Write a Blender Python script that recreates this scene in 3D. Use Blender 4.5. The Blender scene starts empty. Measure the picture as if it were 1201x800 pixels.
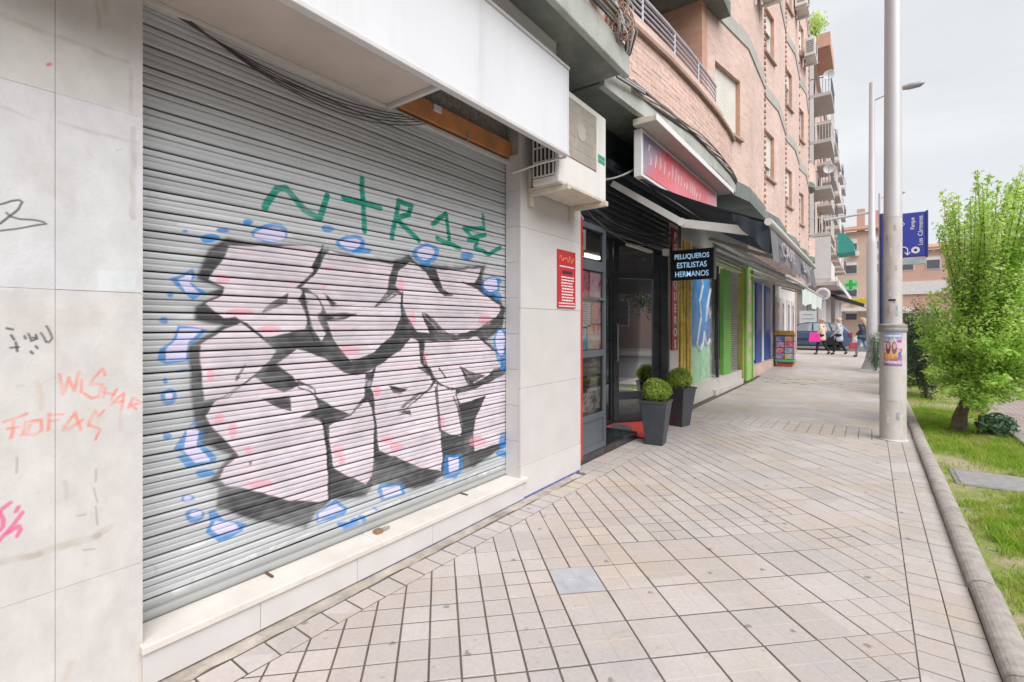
import bpy, bmesh, math, random
import numpy as np
from mathutils import Vector, Matrix
random.seed(7); RNG = np.random.default_rng(11)
R = math.radians
scene = bpy.context.scene

# ---------------------------------------------------------------- camera
TH = 0.6372
cam_d = bpy.data.cameras.new('camera'); cam = bpy.data.objects.new('camera', cam_d)
scene.collection.objects.link(cam); scene.camera = cam
cam_d.sensor_width = 36.0; cam_d.lens = 569.05 / 1201 * 36.0
cam_d.shift_y = -18.74 / 1201; cam_d.clip_start = 0.05; cam_d.clip_end = 3000
cam.location = (0, 0, 1.6); cam.rotation_euler = (R(90), 0, TH)

# ---------------------------------------------------------------- world, sun, exposure
SUN_EL, SUN_AZ = R(49), R(113)      # azimuth clockwise from +Y (street direction): from the road side
world = bpy.data.worlds.new('World'); scene.world = world; world.use_nodes = True
wt = world.node_tree; wt.nodes.clear()
w_out = wt.nodes.new('ShaderNodeOutputWorld'); w_bg = wt.nodes.new('ShaderNodeBackground')
w_sky = wt.nodes.new('ShaderNodeTexSky'); w_sky.sky_type = 'NISHITA'; w_sky.sun_disc = False
w_sky.sun_elevation = SUN_EL; w_sky.sun_rotation = SUN_AZ; w_sky.air_density = 1.0; w_sky.dust_density = 3.0
w_tc = wt.nodes.new('ShaderNodeTexCoord'); w_map = wt.nodes.new('ShaderNodeMapping')
w_map.inputs['Scale'].default_value = (1.0, 1.0, 2.6)
w_n = wt.nodes.new('ShaderNodeTexNoise'); w_n.inputs['Scale'].default_value = 2.2; w_n.inputs['Detail'].default_value = 7
w_n.inputs['Roughness'].default_value = 0.55; w_n.inputs['Distortion'].default_value = 0.5
w_r = wt.nodes.new('ShaderNodeValToRGB')
w_r.color_ramp.elements[0].position = 0.32; w_r.color_ramp.elements[0].color = (2.62, 2.70, 2.80, 1)
w_r.color_ramp.elements[1].position = 0.68; w_r.color_ramp.elements[1].color = (3.30, 3.34, 3.36, 1)
w_mix = wt.nodes.new('ShaderNodeMixRGB'); w_mix.inputs['Fac'].default_value = 0.93
wt.links.new(w_tc.outputs['Generated'], w_map.inputs['Vector']); wt.links.new(w_map.outputs['Vector'], w_n.inputs['Vector'])
wt.links.new(w_n.outputs['Fac'], w_r.inputs['Fac'])
wt.links.new(w_sky.outputs['Color'], w_mix.inputs['Color1']); wt.links.new(w_r.outputs['Color'], w_mix.inputs['Color2'])
wt.links.new(w_mix.outputs['Color'], w_bg.inputs['Color']); w_bg.inputs['Strength'].default_value = 0.1
wt.links.new(w_bg.outputs['Background'], w_out.inputs['Surface'])
sun_d = bpy.data.lights.new('sun', 'SUN'); sun_d.energy = 1.5; sun_d.angle = R(55); sun_d.color = (1.0, 0.985, 0.965)
sun = bpy.data.objects.new('sun', sun_d); scene.collection.objects.link(sun)
_sd = Vector((math.sin(SUN_AZ) * math.cos(SUN_EL), math.cos(SUN_AZ) * math.cos(SUN_EL), math.sin(SUN_EL)))
sun.rotation_euler = _sd.to_track_quat('Z', 'Y').to_euler(); sun.location = (5, 0, 20)
vs = scene.view_settings; vs.view_transform = 'Standard'; vs.look = 'None'; vs.gamma = 1.0; vs.exposure = 1.50
vs.use_curve_mapping = False
scene.cycles.max_bounces = 8; scene.cycles.diffuse_bounces = 6

COL = scene.collection

# ---------------------------------------------------------------- materials
MATS = {}
def nd(nt, t, **kw):
    n = nt.nodes.new(t)
    for k, v in kw.items():
        if k in n.inputs: n.inputs[k].default_value = v
        else: setattr(n, k, v)
    return n
def base_mat(name):
    m = bpy.data.materials.new(name); m.use_nodes = True; nt = m.node_tree
    b = nt.nodes['Principled BSDF']; MATS[name] = m
    return m, nt, b
def mix(nt, a, b, fac=None, typ='MIX', f=0.5):
    n = nt.nodes.new('ShaderNodeMixRGB'); n.blend_type = typ; n.inputs['Fac'].default_value = f
    for k, s in (('Color1', a), ('Color2', b)):
        if isinstance(s, tuple): n.inputs[k].default_value = (*s[:3], 1)
        else: nt.links.new(s, n.inputs[k])
    if fac is not None: nt.links.new(fac, n.inputs['Fac'])
    return n.outputs['Color']
def noise(nt, scale, detail=4, rough=0.55, vec=None, stretch=None, dist=0.0):
    g = nt.nodes.new('ShaderNodeNewGeometry'); src = vec or g.outputs['Position']
    if stretch:
        mp = nt.nodes.new('ShaderNodeMapping'); mp.inputs['Scale'].default_value = stretch
        nt.links.new(src, mp.inputs['Vector']); src = mp.outputs['Vector']
    n = nt.nodes.new('ShaderNodeTexNoise'); n.inputs['Scale'].default_value = scale; n.inputs['Detail'].default_value = detail
    n.inputs['Roughness'].default_value = rough; n.inputs['Distortion'].default_value = dist
    nt.links.new(src, n.inputs['Vector'])
    return n.outputs['Fac']
def ramp(nt, fac, p0, p1, c0=(0, 0, 0), c1=(1, 1, 1)):
    r = nt.nodes.new('ShaderNodeValToRGB'); e = r.color_ramp.elements
    e[0].position = p0; e[1].position = p1; e[0].color = (*c0, 1); e[1].color = (*c1, 1)
    nt.links.new(fac, r.inputs['Fac']); return r.outputs['Color']
def bump(nt, b, h, strength=0.3, dist=0.01):
    n = nt.nodes.new('ShaderNodeBump'); n.inputs['Strength'].default_value = strength; n.inputs['Distance'].default_value = dist
    nt.links.new(h, n.inputs['Height']); nt.links.new(n.outputs['Normal'], b.inputs['Normal'])
def M(name, col, rough=0.6, metal=0.0, var=0.12, vscale=6.0, dirt=0.0, dcol=(0.12, 0.10, 0.08), dscale=2.2, bmp=0.0, bscale=60, spec=0.5, trans=None, streak=False, rnd=0.0):
    """painted / plain surface with tonal variation, blotchy dirt and fine relief"""
    if name in MATS: return MATS[name]
    m, nt, b = base_mat(name)
    b.inputs['Roughness'].default_value = rough; b.inputs['Metallic'].default_value = metal
    b.inputs['Specular IOR Level'].default_value = spec
    lo = tuple(c * (1 - var) for c in col); hi = tuple(min(1, c * (1 + var)) for c in col)
    c = mix(nt, lo, hi, ramp(nt, noise(nt, vscale, 6), 0.3, 0.7))
    if rnd:
        oi = nt.nodes.new('ShaderNodeObjectInfo')
        c = mix(nt, c, ramp(nt, oi.outputs['Random'], 0, 1, (1 - rnd,) * 3, (1 + rnd,) * 3), typ='MULTIPLY', f=1.0)
    if dirt:
        st = (1, 1, 0.16) if streak else None
        d = ramp(nt, noise(nt, dscale, 9, 0.68, stretch=st, dist=0.3), 0.52, 0.74, (0, 0, 0), (dirt,) * 3)
        c = mix(nt, c, dcol, d)
    nt.links.new(c, b.inputs['Base Color'])
    if rough > 0.15:
        rr = nt.nodes.new('ShaderNodeMapRange'); rr.inputs['To Min'].default_value = max(0.05, rough - 0.1); rr.inputs['To Max'].default_value = min(1, rough + 0.12)
        nt.links.new(noise(nt, vscale * 2, 4), rr.inputs['Value']); nt.links.new(rr.outputs['Result'], b.inputs['Roughness'])
    if bmp: bump(nt, b, noise(nt, bscale, 5), bmp)
    return m
def mat_glass(name, tint=(0.02, 0.025, 0.03), rough=0.03, alpha=0.6, ior=1.6):
    """shop glazing: a clear coat of reflection over a tinted see-through pane"""
    if name in MATS: return MATS[name]
    m, nt, b = base_mat(name); out = nt.nodes['Material Output']
    b.inputs['Base Color'].default_value = (*tint, 1); b.inputs['Roughness'].default_value = rough; b.inputs['IOR'].default_value = 1.5
    tr = nt.nodes.new('ShaderNodeBsdfTransparent'); tr.inputs['Color'].default_value = (0.93, 0.95, 0.95, 1)
    gl = nt.nodes.new('ShaderNodeBsdfGlossy'); gl.inputs['Roughness'].default_value = rough; gl.inputs['Color'].default_value = (0.9, 0.93, 0.95, 1)
    fr = nt.nodes.new('ShaderNodeFresnel'); fr.inputs['IOR'].default_value = ior
    m1 = nt.nodes.new('ShaderNodeMixShader'); m1.inputs['Fac'].default_value = alpha
    nt.links.new(tr.outputs[0], m1.inputs[1]); nt.links.new(b.outputs[0], m1.inputs[2])
    m2 = nt.nodes.new('ShaderNodeMixShader'); nt.links.new(fr.outputs[0], m2.inputs['Fac'])
    nt.links.new(m1.outputs[0], m2.inputs[1]); nt.links.new(gl.outputs[0], m2.inputs[2])
    nt.links.new(m2.outputs[0], out.inputs['Surface'])
    return m
def mat_attr(name, rough=0.55, metal_unpainted=0.0, bmp=0.0, bscale=40, dirt=0.25, streak=(1, 1, 1), dcol=(0.25, 0.2, 0.15), metal_rough=0.42):
    """surface whose paint (graffiti, stains) is stored in the colour attribute; alpha = how much paint covers it"""
    m, nt, b = base_mat(name)
    a = nt.nodes.new('ShaderNodeAttribute'); a.attribute_name = 'paint'
    v = ramp(nt, noise(nt, 9, 8, 0.65, stretch=streak), 0.25, 0.75, (0.84,) * 3, (1.08,) * 3)
    c = mix(nt, a.outputs['Color'], v, typ='MULTIPLY', f=1.0)
    c = mix(nt, c, dcol, ramp(nt, noise(nt, 3.1, 9, 0.7, stretch=streak, dist=0.4), 0.55, 0.8, (0, 0, 0), (dirt,) * 3))
    c = mix(nt, c, tuple(v * .78 for v in dcol), ramp(nt, noise(nt, 17, 10, 0.75, dist=1.0), 0.60, 0.74, (0, 0, 0), (dirt * .7,) * 3))
    nt.links.new(c, b.inputs['Base Color'])
    if metal_unpainted:
        mm = nt.nodes.new('ShaderNodeMath'); mm.operation = 'MULTIPLY_ADD'; mm.inputs[1].default_value = -metal_unpainted; mm.inputs[2].default_value = metal_unpainted
        nt.links.new(a.outputs['Alpha'], mm.inputs[0]); nt.links.new(mm.outputs[0], b.inputs['Metallic'])
    b.inputs['Roughness'].default_value = rough
    if bmp: bump(nt, b, noise(nt, bscale, 6), bmp)
    return m
def mat_brick(name, c1, c2, mortar, rot=False, bw=0.24, bh=0.062):
    m, nt, b = base_mat(name)
    g = nt.nodes.new('ShaderNodeNewGeometry'); sp = nt.nodes.new('ShaderNodeSeparateXYZ'); cb = nt.nodes.new('ShaderNodeCombineXYZ')
    nt.links.new(g.outputs['Position'], sp.inputs[0])
    ad = nt.nodes.new('ShaderNodeMath'); nt.links.new(sp.outputs['X'], ad.inputs[0]); nt.links.new(sp.outputs['Y'], ad.inputs[1])
    nt.links.new(ad.outputs[0], cb.inputs[0]); nt.links.new(sp.outputs['Z'], cb.inputs[1])
    t = nt.nodes.new('ShaderNodeTexBrick'); nt.links.new(cb.outputs[0], t.inputs['Vector'])
    t.inputs['Scale'].default_value = 1.0; t.inputs['Brick Width'].default_value = bw; t.inputs['Row Height'].default_value = bh
    t.inputs['Mortar Size'].default_value = 0.006; t.inputs['Mortar Smooth'].default_value = 0.2; t.inputs['Bias'].default_value = 0.0
    t.inputs['Color1'].default_value = (*c1, 1); t.inputs['Color2'].default_value = (*c2, 1); t.inputs['Mortar'].default_value = (*mortar, 1)
    c = mix(nt, t.outputs['Color'], ramp(nt, noise(nt, 1.3, 8, 0.6), 0.3, 0.7, (0.88,) * 3, (1.08,) * 3), typ='MULTIPLY', f=1.0)
    c = mix(nt, c, (0.45, 0.37, 0.33), ramp(nt, noise(nt, 0.9, 9, 0.7, stretch=(1, 1, 0.2)), 0.55, 0.8, (0, 0, 0), (0.35,) * 3))
    nt.links.new(c, b.inputs['Base Color']); b.inputs['Roughness'].default_value = 0.85
    inv = nt.nodes.new('ShaderNodeMath'); inv.operation = 'SUBTRACT'; inv.inputs[0].default_value = 1; nt.links.new(t.outputs['Fac'], inv.inputs[1])
    bump(nt, b, inv.outputs[0], 0.5, 0.006)
    return m

# ---------------------------------------------------------------- mesh helpers
class MB:
    def __init__(s): s.v = []; s.f = []; s.smooth = False
    def add(s, vs, fs):
        o = len(s.v); s.v += [tuple(v) for v in vs]; s.f += [tuple(i + o for i in f) for f in fs]; return s
    def box(s, a, b):
        x0, y0, z0 = (min(a[i], b[i]) for i in range(3)); x1, y1, z1 = (max(a[i], b[i]) for i in range(3))
        return s.add([(x0, y0, z0), (x1, y0, z0), (x1, y1, z0), (x0, y1, z0), (x0, y0, z1), (x1, y0, z1), (x1, y1, z1), (x0, y1, z1)],
                     [(0, 3, 2, 1), (4, 5, 6, 7), (0, 1, 5, 4), (1, 2, 6, 5), (2, 3, 7, 6), (3, 0, 4, 7)])
    def hexa(s, p):   # 8 corners: bottom 4 ccw, top 4 ccw
        return s.add(p, [(0, 3, 2, 1), (4, 5, 6, 7), (0, 1, 5, 4), (1, 2, 6, 5), (2, 3, 7, 6), (3, 0, 4, 7)])
    def prism(s, poly, off):    # polygon of 3-D points pushed along vector off
        n = len(poly); off = Vector(off)
        vs = [tuple(p) for p in poly] + [tuple(Vector(p) + off) for p in poly]
        fs = [tuple(range(n))[::-1], tuple(range(n, 2 * n))] + [(i, (i + 1) % n, n + (i + 1) % n, n + i) for i in range(n)]
        return s.add(vs, fs)
    def plate(s, poly2, z0, z1):   # horizontal polygon plate
        return s.prism([(x, y, z0) for x, y in poly2], (0, 0, z1 - z0))
    def tube(s, pts, r, n=8, cap=True):
        pts = [Vector(p) for p in pts]; m = len(pts)
        rs = r if isinstance(r, (list, tuple)) else [r] * m
        t0 = (pts[1] - pts[0]).normalized(); up = Vector((0, 0, 1)) if abs(t0.z) < 0.9 else Vector((1, 0, 0))
        nrm = t0.cross(up).normalized(); vs = []; fs = []
        for i, p in enumerate(pts):
            t = ((pts[min(i + 1, m - 1)] - p).normalized() + (p - pts[max(i - 1, 0)]).normalized())
            t = t.normalized() if t.length > 1e-6 else t0
            nrm = (nrm - t * nrm.dot(t)); nrm = nrm.normalized() if nrm.length > 1e-6 else t.orthogonal().normalized()
            bi = t.cross(nrm)
            for k in range(n):
                a = 2 * math.pi * k / n
                vs.append(p + (nrm * math.cos(a) + bi * math.sin(a)) * rs[i])
        for i in range(m - 1):
            for k in range(n):
                fs.append((i * n + k, i * n + (k + 1) % n, (i + 1) * n + (k + 1) % n, (i + 1) * n + k))
        if cap: fs += [tuple(range(n))[::-1], tuple(range((m - 1) * n, m * n))]
        return s.add(vs, fs)
    def lathe(s, prof, c=(0, 0, 0), axis='z', n=24):   # prof: (r, h)
        vs = []; fs = []
        for r, h in prof:
            for k in range(n):
                a = 2 * math.pi * k / n; x, y = r * math.cos(a), r * math.sin(a)
                p = {'z': (x, y, h), 'y': (x, h, y), 'x': (h, x, y)}[axis]
                vs.append((p[0] + c[0], p[1] + c[1], p[2] + c[2]))
        m = len(prof)
        for i in range(m - 1):
            for k in range(n): fs.append((i * n + k, i * n + (k + 1) % n, (i + 1) * n + (k + 1) % n, (i + 1) * n + k))
        if prof[0][0] > 1e-5: fs.append(tuple(range(n))[::-1])
        if prof[-1][0] > 1e-5: fs.append(tuple(range((m - 1) * n, m * n)))
        return s.add(vs, fs)
    def mesh(s, name, mat):
        me = bpy.data.meshes.new(name); me.from_pydata(s.v, [], s.f); me.update()
        bm = bmesh.new(); bm.from_mesh(me); bmesh.ops.recalc_face_normals(bm, faces=bm.faces); bm.to_mesh(me); bm.free()
        if mat: me.materials.append(mat)
        return me
    def build(s, name, mat, parent=None, bevel=0.0, smooth=None, seg=2):
        o = bpy.data.objects.new(name, s.mesh(name, mat)); COL.objects.link(o)
        setpar(o, parent)
        if smooth is not None:
            for p in o.data.polygons: p.use_smooth = True
            o.data.set_sharp_from_angle(angle=R(smooth))
        if bevel:
            b = o.modifiers.new('bevel', 'BEVEL'); b.width = bevel; b.segments = seg; b.limit_method = 'ANGLE'; b.angle_limit = R(40)
        return o
def bx(name, a, b, mat, parent=None, bevel=0.0): return MB().box(a, b).build(name, mat, parent, bevel)
def tag(o, label, cat, group=None):
    o['label'] = label; o['category'] = cat
    if group: o['group'] = group
    return o
def thing(name, label, cat, loc=(0, 0, 0), group=None):
    o = bpy.data.objects.new(name, None); COL.objects.link(o); o.empty_display_size = 0.2
    tag(o, label, cat, group); o.location = loc;
    return o
def sub(name, parent):   # an empty part that carries sub-parts
    o = bpy.data.objects.new(name, None); COL.objects.link(o); setpar(o, parent); o.empty_display_size = 0.1
    return o
def structure(o, kind='structure'): o['kind'] = kind; return o
def copy_of(o, parent, loc=None, rotz=None):
    c = o.copy(); COL.objects.link(c); setpar(c, parent)
    if loc is not None: c.location = loc
    if rotz is not None: c.rotation_euler = (0, 0, rotz)
    return c
def setpar(o, parent):   # parts are modelled in world coordinates, the root Empty stands at the thing's base
    if parent is None: return o
    o.parent = parent
    if parent.parent is None and parent.type == 'EMPTY': o.matrix_parent_inverse = Matrix.Translation(-Vector(parent.location))
    return o
def text(s, size, origin, ux, uy, mat, name, parent=None, depth=0.003, align='LEFT', sx=1.0, bold=0.0):
    cu = bpy.data.curves.new(name, 'FONT'); cu.body = s; cu.size = size; cu.extrude = depth; cu.align_x = align; cu.resolution_u = 3; cu.offset = bold
    t = bpy.data.objects.new(name, cu); COL.objects.link(t)
    dg = bpy.context.evaluated_depsgraph_get(); me = bpy.data.meshes.new_from_object(t.evaluated_get(dg))
    bpy.data.objects.remove(t); bpy.data.curves.remove(cu)
    ux = Vector(ux).normalized(); uy = Vector(uy).normalized(); uz = ux.cross(uy)
    mt = Matrix.Translation(origin) @ Matrix((ux * sx, uy, uz)).transposed().to_4x4()
    me.transform(mt); me.materials.clear(); me.materials.append(mat)
    o = bpy.data.objects.new(name, me); COL.objects.link(o); setpar(o, parent)
    return o
def gz(y):
    return 0.0 if y < 15 else (0.024 * (y - 15) if y < 30 else 0.36)

# ================================================================= SETTING
def strip(name, x0, x1, ys, zoff, mat, parent=None, thick=0.0):
    vs = []; fs = []
    for y in ys:
        vs += [(x0, y, gz(y) + zoff), (x1, y, gz(y) + zoff)]
    for i in range(len(ys) - 1): fs.append((2 * i, 2 * i + 1, 2 * i + 3, 2 * i + 2))
    return MB().add(vs, fs).build(name, mat, parent)
YS = [-12, -4, 0, 5, 10, 15, 18, 21, 24, 27, 30, 34]
structure(MB().add([(-600, -600, -0.35), (600, -600, -0.35), (600, 600, -0.35), (-600, 600, -0.35)], [(0, 1, 2, 3)]).build('ground', M('ground_earth', (0.22, 0.2, 0.17), 0.95, var=0.2, vscale=0.4)))

# --- paving tile material: each 30 cm tile its own tint, gum spots, yellowish staining
def mat_paving(name, lines):
    m, nt, b = base_mat(name)
    g = nt.nodes.new('ShaderNodeNewGeometry')
    mp = nt.nodes.new('ShaderNodeMapping'); mp.vector_type = 'TEXTURE'
    mp.inputs['Location'].default_value = (TILE_O[0], TILE_O[1], 0); mp.inputs['Rotation'].default_value = (0, 0, R(45)); mp.inputs['Scale'].default_value = (0.3, 0.3, 10)
    nt.links.new(g.outputs['Position'], mp.inputs['Vector'])
    fl = nt.nodes.new('ShaderNodeVectorMath'); fl.operation = 'FLOOR'; nt.links.new(mp.outputs[0], fl.inputs[0])
    wn = nt.nodes.new('ShaderNodeTexWhiteNoise'); nt.links.new(fl.outputs[0], wn.inputs['Vector'])
    c = mix(nt, (0.44, 0.392, 0.378), (0.525, 0.472, 0.458), wn.outputs['Value'])
    c = mix(nt, c, (0.46, 0.375, 0.29), ramp(nt, noise(nt, 0.8, 6, 0.6), 0.46, 0.66, (0, 0, 0), (0.75,) * 3))
    c = mix(nt, c, (0.38, 0.36, 0.36), ramp(nt, noise(nt, 1.7, 8, 0.65), 0.48, 0.72, (0, 0, 0), (0.75,) * 3))
    c = mix(nt, c, ramp(nt, noise(nt, 40, 8, 0.7), 0.25, 0.75, (0.86,) * 3, (1.1,) * 3), typ='MULTIPLY', f=1.0)
    # chewing gum and drips
    for sc, th, col, f in ((1.75, 0.018, (0.15, 0.125, 0.115), 0.7), (2.9, 0.016, (0.28, 0.24, 0.22), 0.55)):
        nn = nt.nodes.new('ShaderNodeTexNoise'); nn.inputs['Scale'].default_value = 28
        vv = nt.nodes.new('ShaderNodeVectorMath'); vv.operation = 'MULTIPLY_ADD'; vv.inputs[1].default_value = (0.045,) * 3
        nt.links.new(g.outputs['Position'], nn.inputs['Vector']); nt.links.new(nn.outputs['Color'], vv.inputs[0]); nt.links.new(g.outputs['Position'], vv.inputs[2])
        vo = nt.nodes.new('ShaderNodeTexVoronoi'); vo.voronoi_dimensions = '2D'; vo.inputs['Scale'].default_value = sc
        nt.links.new(vv.outputs[0], vo.inputs['Vector'])
        c = mix(nt, c, col, ramp(nt, vo.outputs['Distance'], th, th + 0.02, (f,) * 3, (0, 0, 0)))
    c = mix(nt, c, (0.2, 0.16, 0.13), ramp(nt, noise(nt, 5.5, 10, 0.78, dist=0.6), 0.58, 0.78, (0, 0, 0), (0.5,) * 3))
    if lines:
        fr = nt.nodes.new('ShaderNodeVectorMath'); fr.operation = 'FRACTION'; nt.links.new(mp.outputs[0], fr.inputs[0])
        sp = nt.nodes.new('ShaderNodeSeparateXYZ'); nt.links.new(fr.outputs[0], sp.inputs[0])
        for ax in ('X', 'Y'):
            pp = nt.nodes.new('ShaderNodeMath'); pp.operation = 'PINGPONG'; pp.inputs[1].default_value = 0.5; nt.links.new(sp.outputs[ax], pp.inputs[0])
            c = mix(nt, c, (0.2, 0.165, 0.145), ramp(nt, pp.outputs[0], 0.012, 0.03, (0.7,) * 3, (0, 0, 0)))
    nt.links.new(c, b.inputs['Base Color'])
    rr = nt.nodes.new('ShaderNodeMapRange'); rr.inputs['To Min'].default_value = 0.42; rr.inputs['To Max'].default_value = 0.75
    nt.links.new(noise(nt, 1.2, 6, 0.6), rr.inputs['Value']); nt.links.new(rr.outputs['Result'], b.inputs['Roughness'])
    bump(nt, b, noise(nt, 120, 4), 0.12, 0.004)
    return m
TILE_O = (-1.279, 2.269)
PAVE = mat_paving('paving_concrete', False); PAVE_FAR = mat_paving('paving_far', True)
JOINT = M('joint_dirt', (0.125, 0.096, 0.076), 0.95, var=0.25, vscale=9, bmp=0.3, bscale=90)

sidewalk = structure(strip('sidewalk', -3.9, 0.492, YS[:-2] + [28.5], -0.0042, JOINT))
structure(strip('paving', -3.6, 0.49, [16.6, 18, 21, 24, 27, 28.5], 0.0, PAVE_FAR, sidewalk), 'stuff')

def clip_poly(poly, x0, x1, y0, y1):
    def cut(p, ax, val, keep_less):
        out = []
        for i in range(len(p)):
            a, b_ = p[i], p[(i + 1) % len(p)]
            ia = (a[ax] <= val) if keep_less else (a[ax] >= val); ib = (b_[ax] <= val) if keep_less else (b_[ax] >= val)
            if ia: out.append(a)
            if ia != ib:
                t = (val - a[ax]) / (b_[ax] - a[ax]); out.append((a[0] + (b_[0] - a[0]) * t, a[1] + (b_[1] - a[1]) * t))
        return out
    for ax, val, kl in ((0, x0, False), (0, x1, True), (1, y0, False), (1, y1, True)):
        poly = cut(poly, ax, val, kl)
        if len(poly) < 3: return []
    return poly
def inset(poly, d):
    n = len(poly); out = []
    cxm = sum(p[0] for p in poly) / n; cym = sum(p[1] for p in poly) / n
    for i in range(n):
        p0, p1, p2 = Vector(poly[i - 1]), Vector(poly[i]), Vector(poly[(i + 1) % n])
        e1 = (p1 - p0); e2 = (p2 - p1)
        if e1.length < 1e-6 or e2.length < 1e-6: continue
        e1.normalize(); e2.normalize()
        n1 = Vector((-e1.y, e1.x)); n2 = Vector((-e2.y, e2.x)); k = 1 + n1.dot(n2)
        if k < 0.3: k = 0.3
        out.append(tuple(p1 + (n1 + n2) * (d / k)))
    return out
def area(p): return 0.5 * sum(p[i][0] * p[(i + 1) % len(p)][1] - p[(i + 1) % len(p)][0] * p[i][1] for i in range(len(p)))
def slab_piece(mb, poly, gap, z=0.0, dz=0.0056, ch=0.0015):
    if len(poly) < 3: return
    if area(poly) < 0: poly = poly[::-1]
    if area(poly) < 0.0004: return
    a = inset(poly, gap); b_ = inset(poly, gap + ch)
    if len(a) != len(b_) or len(a) < 3 or area(b_) < 0.0002: return
    n = len(a)
    vs = [(x, y, z) for x, y in b_] + [(x, y, z - ch * 0.8) for x, y in a] + [(x, y, z - dz) for x, y in a]
    fs = [tuple(range(n))]
    for i in range(n):
        j = (i + 1) % n; fs += [(n + i, n + j, j, i), (2 * n + i, 2 * n + j, n + j, n + i)]
    mb.add(vs, fs)
S45 = math.sqrt(0.5)
def cellpt(u, v): return ((u - v) * S45 * 0.3, (u + v) * S45 * 0.3)   # relative to the tile origin
def tile_mesh(mb, polys, deep):
    for k, p in enumerate(polys):
        slab_piece(mb, p, 0.0030 if not deep else 0.0053)
    return mb
# shared whole tiles (four 15 cm fields each)
def fields(i, j):
    out = []
    for a in (0, 0.5):
        for b_ in (0, 0.5):
            out.append([cellpt(i + a, j + b_), cellpt(i + a + 0.5, j + b_), cellpt(i + a + 0.5, j + b_ + 0.5), cellpt(i + a, j + b_ + 0.5)])
    return out
def shrink_out(p):   # pull the outer edge of a whole tile in, leaving the inner cross joint tight
    c = cellpt(.5, .5); k = (0.15 - 0.0050) / 0.15
    return [(c[0] + (x - c[0]) * k, c[1] + (y - c[1]) * k) for x, y in p]
TILE_ME = []
for deep in (0, 1, 2):
    mb = MB()
    if deep == 1: tile_mesh(mb, fields(0, 0), True)
    elif deep == 0:
        for p in fields(0, 0): slab_piece(mb, shrink_out(p), 0.0007, ch=0.0012)
        sq = inset([cellpt(0, 0), cellpt(1, 0), cellpt(1, 1), cellpt(0, 1)], 0.0062); mb.plate(sq, -0.0056, -0.0012)
    else:   # one open joint, one tight joint
        for p in fields(0, 0): slab_piece(mb, shrink_out(p), 0.0014, ch=0.0016)
        for a in (0, 0.5):
            sq = inset([cellpt(a, 0), cellpt(a + 0.5, 0), cellpt(a + 0.5, 1), cellpt(a, 1)], 0.0045); mb.plate(sq, -0.0056, -0.0016)
    TILE_ME.append(mb.mesh('paving_tile', PAVE))
REG = ((-2.30, 0.178, -1.6, 8.42), (-2.72, 0.178, 9.28, 16.6))
cells = []
for reg, (x0, x1, y0, y1) in enumerate(REG):
    for i in range(-20, 75):
        for j in range(-40, 60):
            cx_, cy_ = cellpt(i + .5, j + .5); cx_ += TILE_O[0]; cy_ += TILE_O[1]
            if cx_ < x0 - .25 or cx_ > x1 + .25 or cy_ < y0 - .25 or cy_ > y1 + .25: continue
            cells.append((cy_ if cy_ > 0.5 else 100 - cy_, reg, i, j, cx_, cy_))
cells.sort()
rest = MB(); n_ind = 0
for key, reg, i, j, cx_, cy_ in cells:
    x0, x1, y0, y1 = REG[reg]
    inside = x0 + .213 < cx_ < x1 - .213 and y0 + .213 < cy_ < y1 - .213
    rr_ = random.random(); deepness = 1 if (cx_ < -1.05 + 0.45 * math.sin(cy_ * 1.7) and rr_ < 0.88) or rr_ > .93 else (0 if rr_ < 0.68 else 2)
    zt = random.uniform(-0.0018, 0.0012)
    if inside and n_ind < 292 and reg == 0:
        o = bpy.data.objects.new('paving_tile', TILE_ME[deepness]); COL.objects.link(o); o.parent = sidewalk
        o.location = (TILE_O[0] + cellpt(i, j)[0], TILE_O[1] + cellpt(i, j)[1], zt); n_ind += 1
        if abs(cx_ + 1.5) < .16 and abs(cy_ - 2.69) < .16:
            me_ = TILE_ME[0].copy(); me_.materials.clear(); me_.materials.append(M('grey_tile', (0.40, 0.405, 0.43), 0.65, var=0.1, vscale=8, dirt=0.35, dscale=9)); o.data = me_; o['label'] = 'bluish grey replacement paving tile'
        o.rotation_euler = (random.uniform(-.003, .003), random.uniform(-.003, .003), random.uniform(-.002, .002))
        continue
    mb = MB()
    for p in fields(i, j):
        p = clip_poly([(a + TILE_O[0], b_ + TILE_O[1]) for a, b_ in p], x0, x1, y0, y1)
        if p: slab_piece(mb, p, (0.0053 if deepness == 1 else 0.0030) if cy_ < 6 else 0.0030, gz(cy_) + zt)
    rest.add(mb.v, mb.f)
# border course along the plinth, mortar fillet, cross band, two courses beside the kerb
yy = -1.6
while yy < 8.42:
    slab_piece(rest, [(-2.462, yy), (-2.30, yy), (-2.30, yy + .155), (-2.462, yy + .155)], 0.0042, random.uniform(-.002, .001))
    if yy > 4.6: slab_piece(rest, [(-2.658, yy), (-2.462, yy), (-2.462, yy + .155), (-2.658, yy + .155)], 0.0035, random.uniform(-.002, .001))
    yy += 0.157
yy = -1.6
while yy < 16.5:
    for x0, x1 in ((0.178, 0.336), (0.336, 0.475)):
        slab_piece(rest, [(x0, yy), (x1, yy), (x1, yy + .155), (x0, yy + .155)], 0.003, gz(yy) + random.uniform(-.002, .001))
    yy += 0.157
xx = -2.66
while xx < 0.1:
    for y0, y1 in ((8.42, 8.70), (8.70, 8.98), (8.98, 9.28)):
        slab_piece(rest, [(xx, y0), (min(xx + .155, 0.178), y0), (min(xx + .155, 0.178), y1), (xx, y1)], 0.0032, random.uniform(-.002, .001))
    xx += 0.157
structure(rest.build('paving_tile', PAVE, sidewalk), 'stuff')
mf = MB(); nseg = 60
pr_ = []
for k in range(nseg + 1):
    y = -1.6 + k * 6.2 / nseg; pr_.append((y, -2.462 + random.uniform(-.02, .008)))
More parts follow.
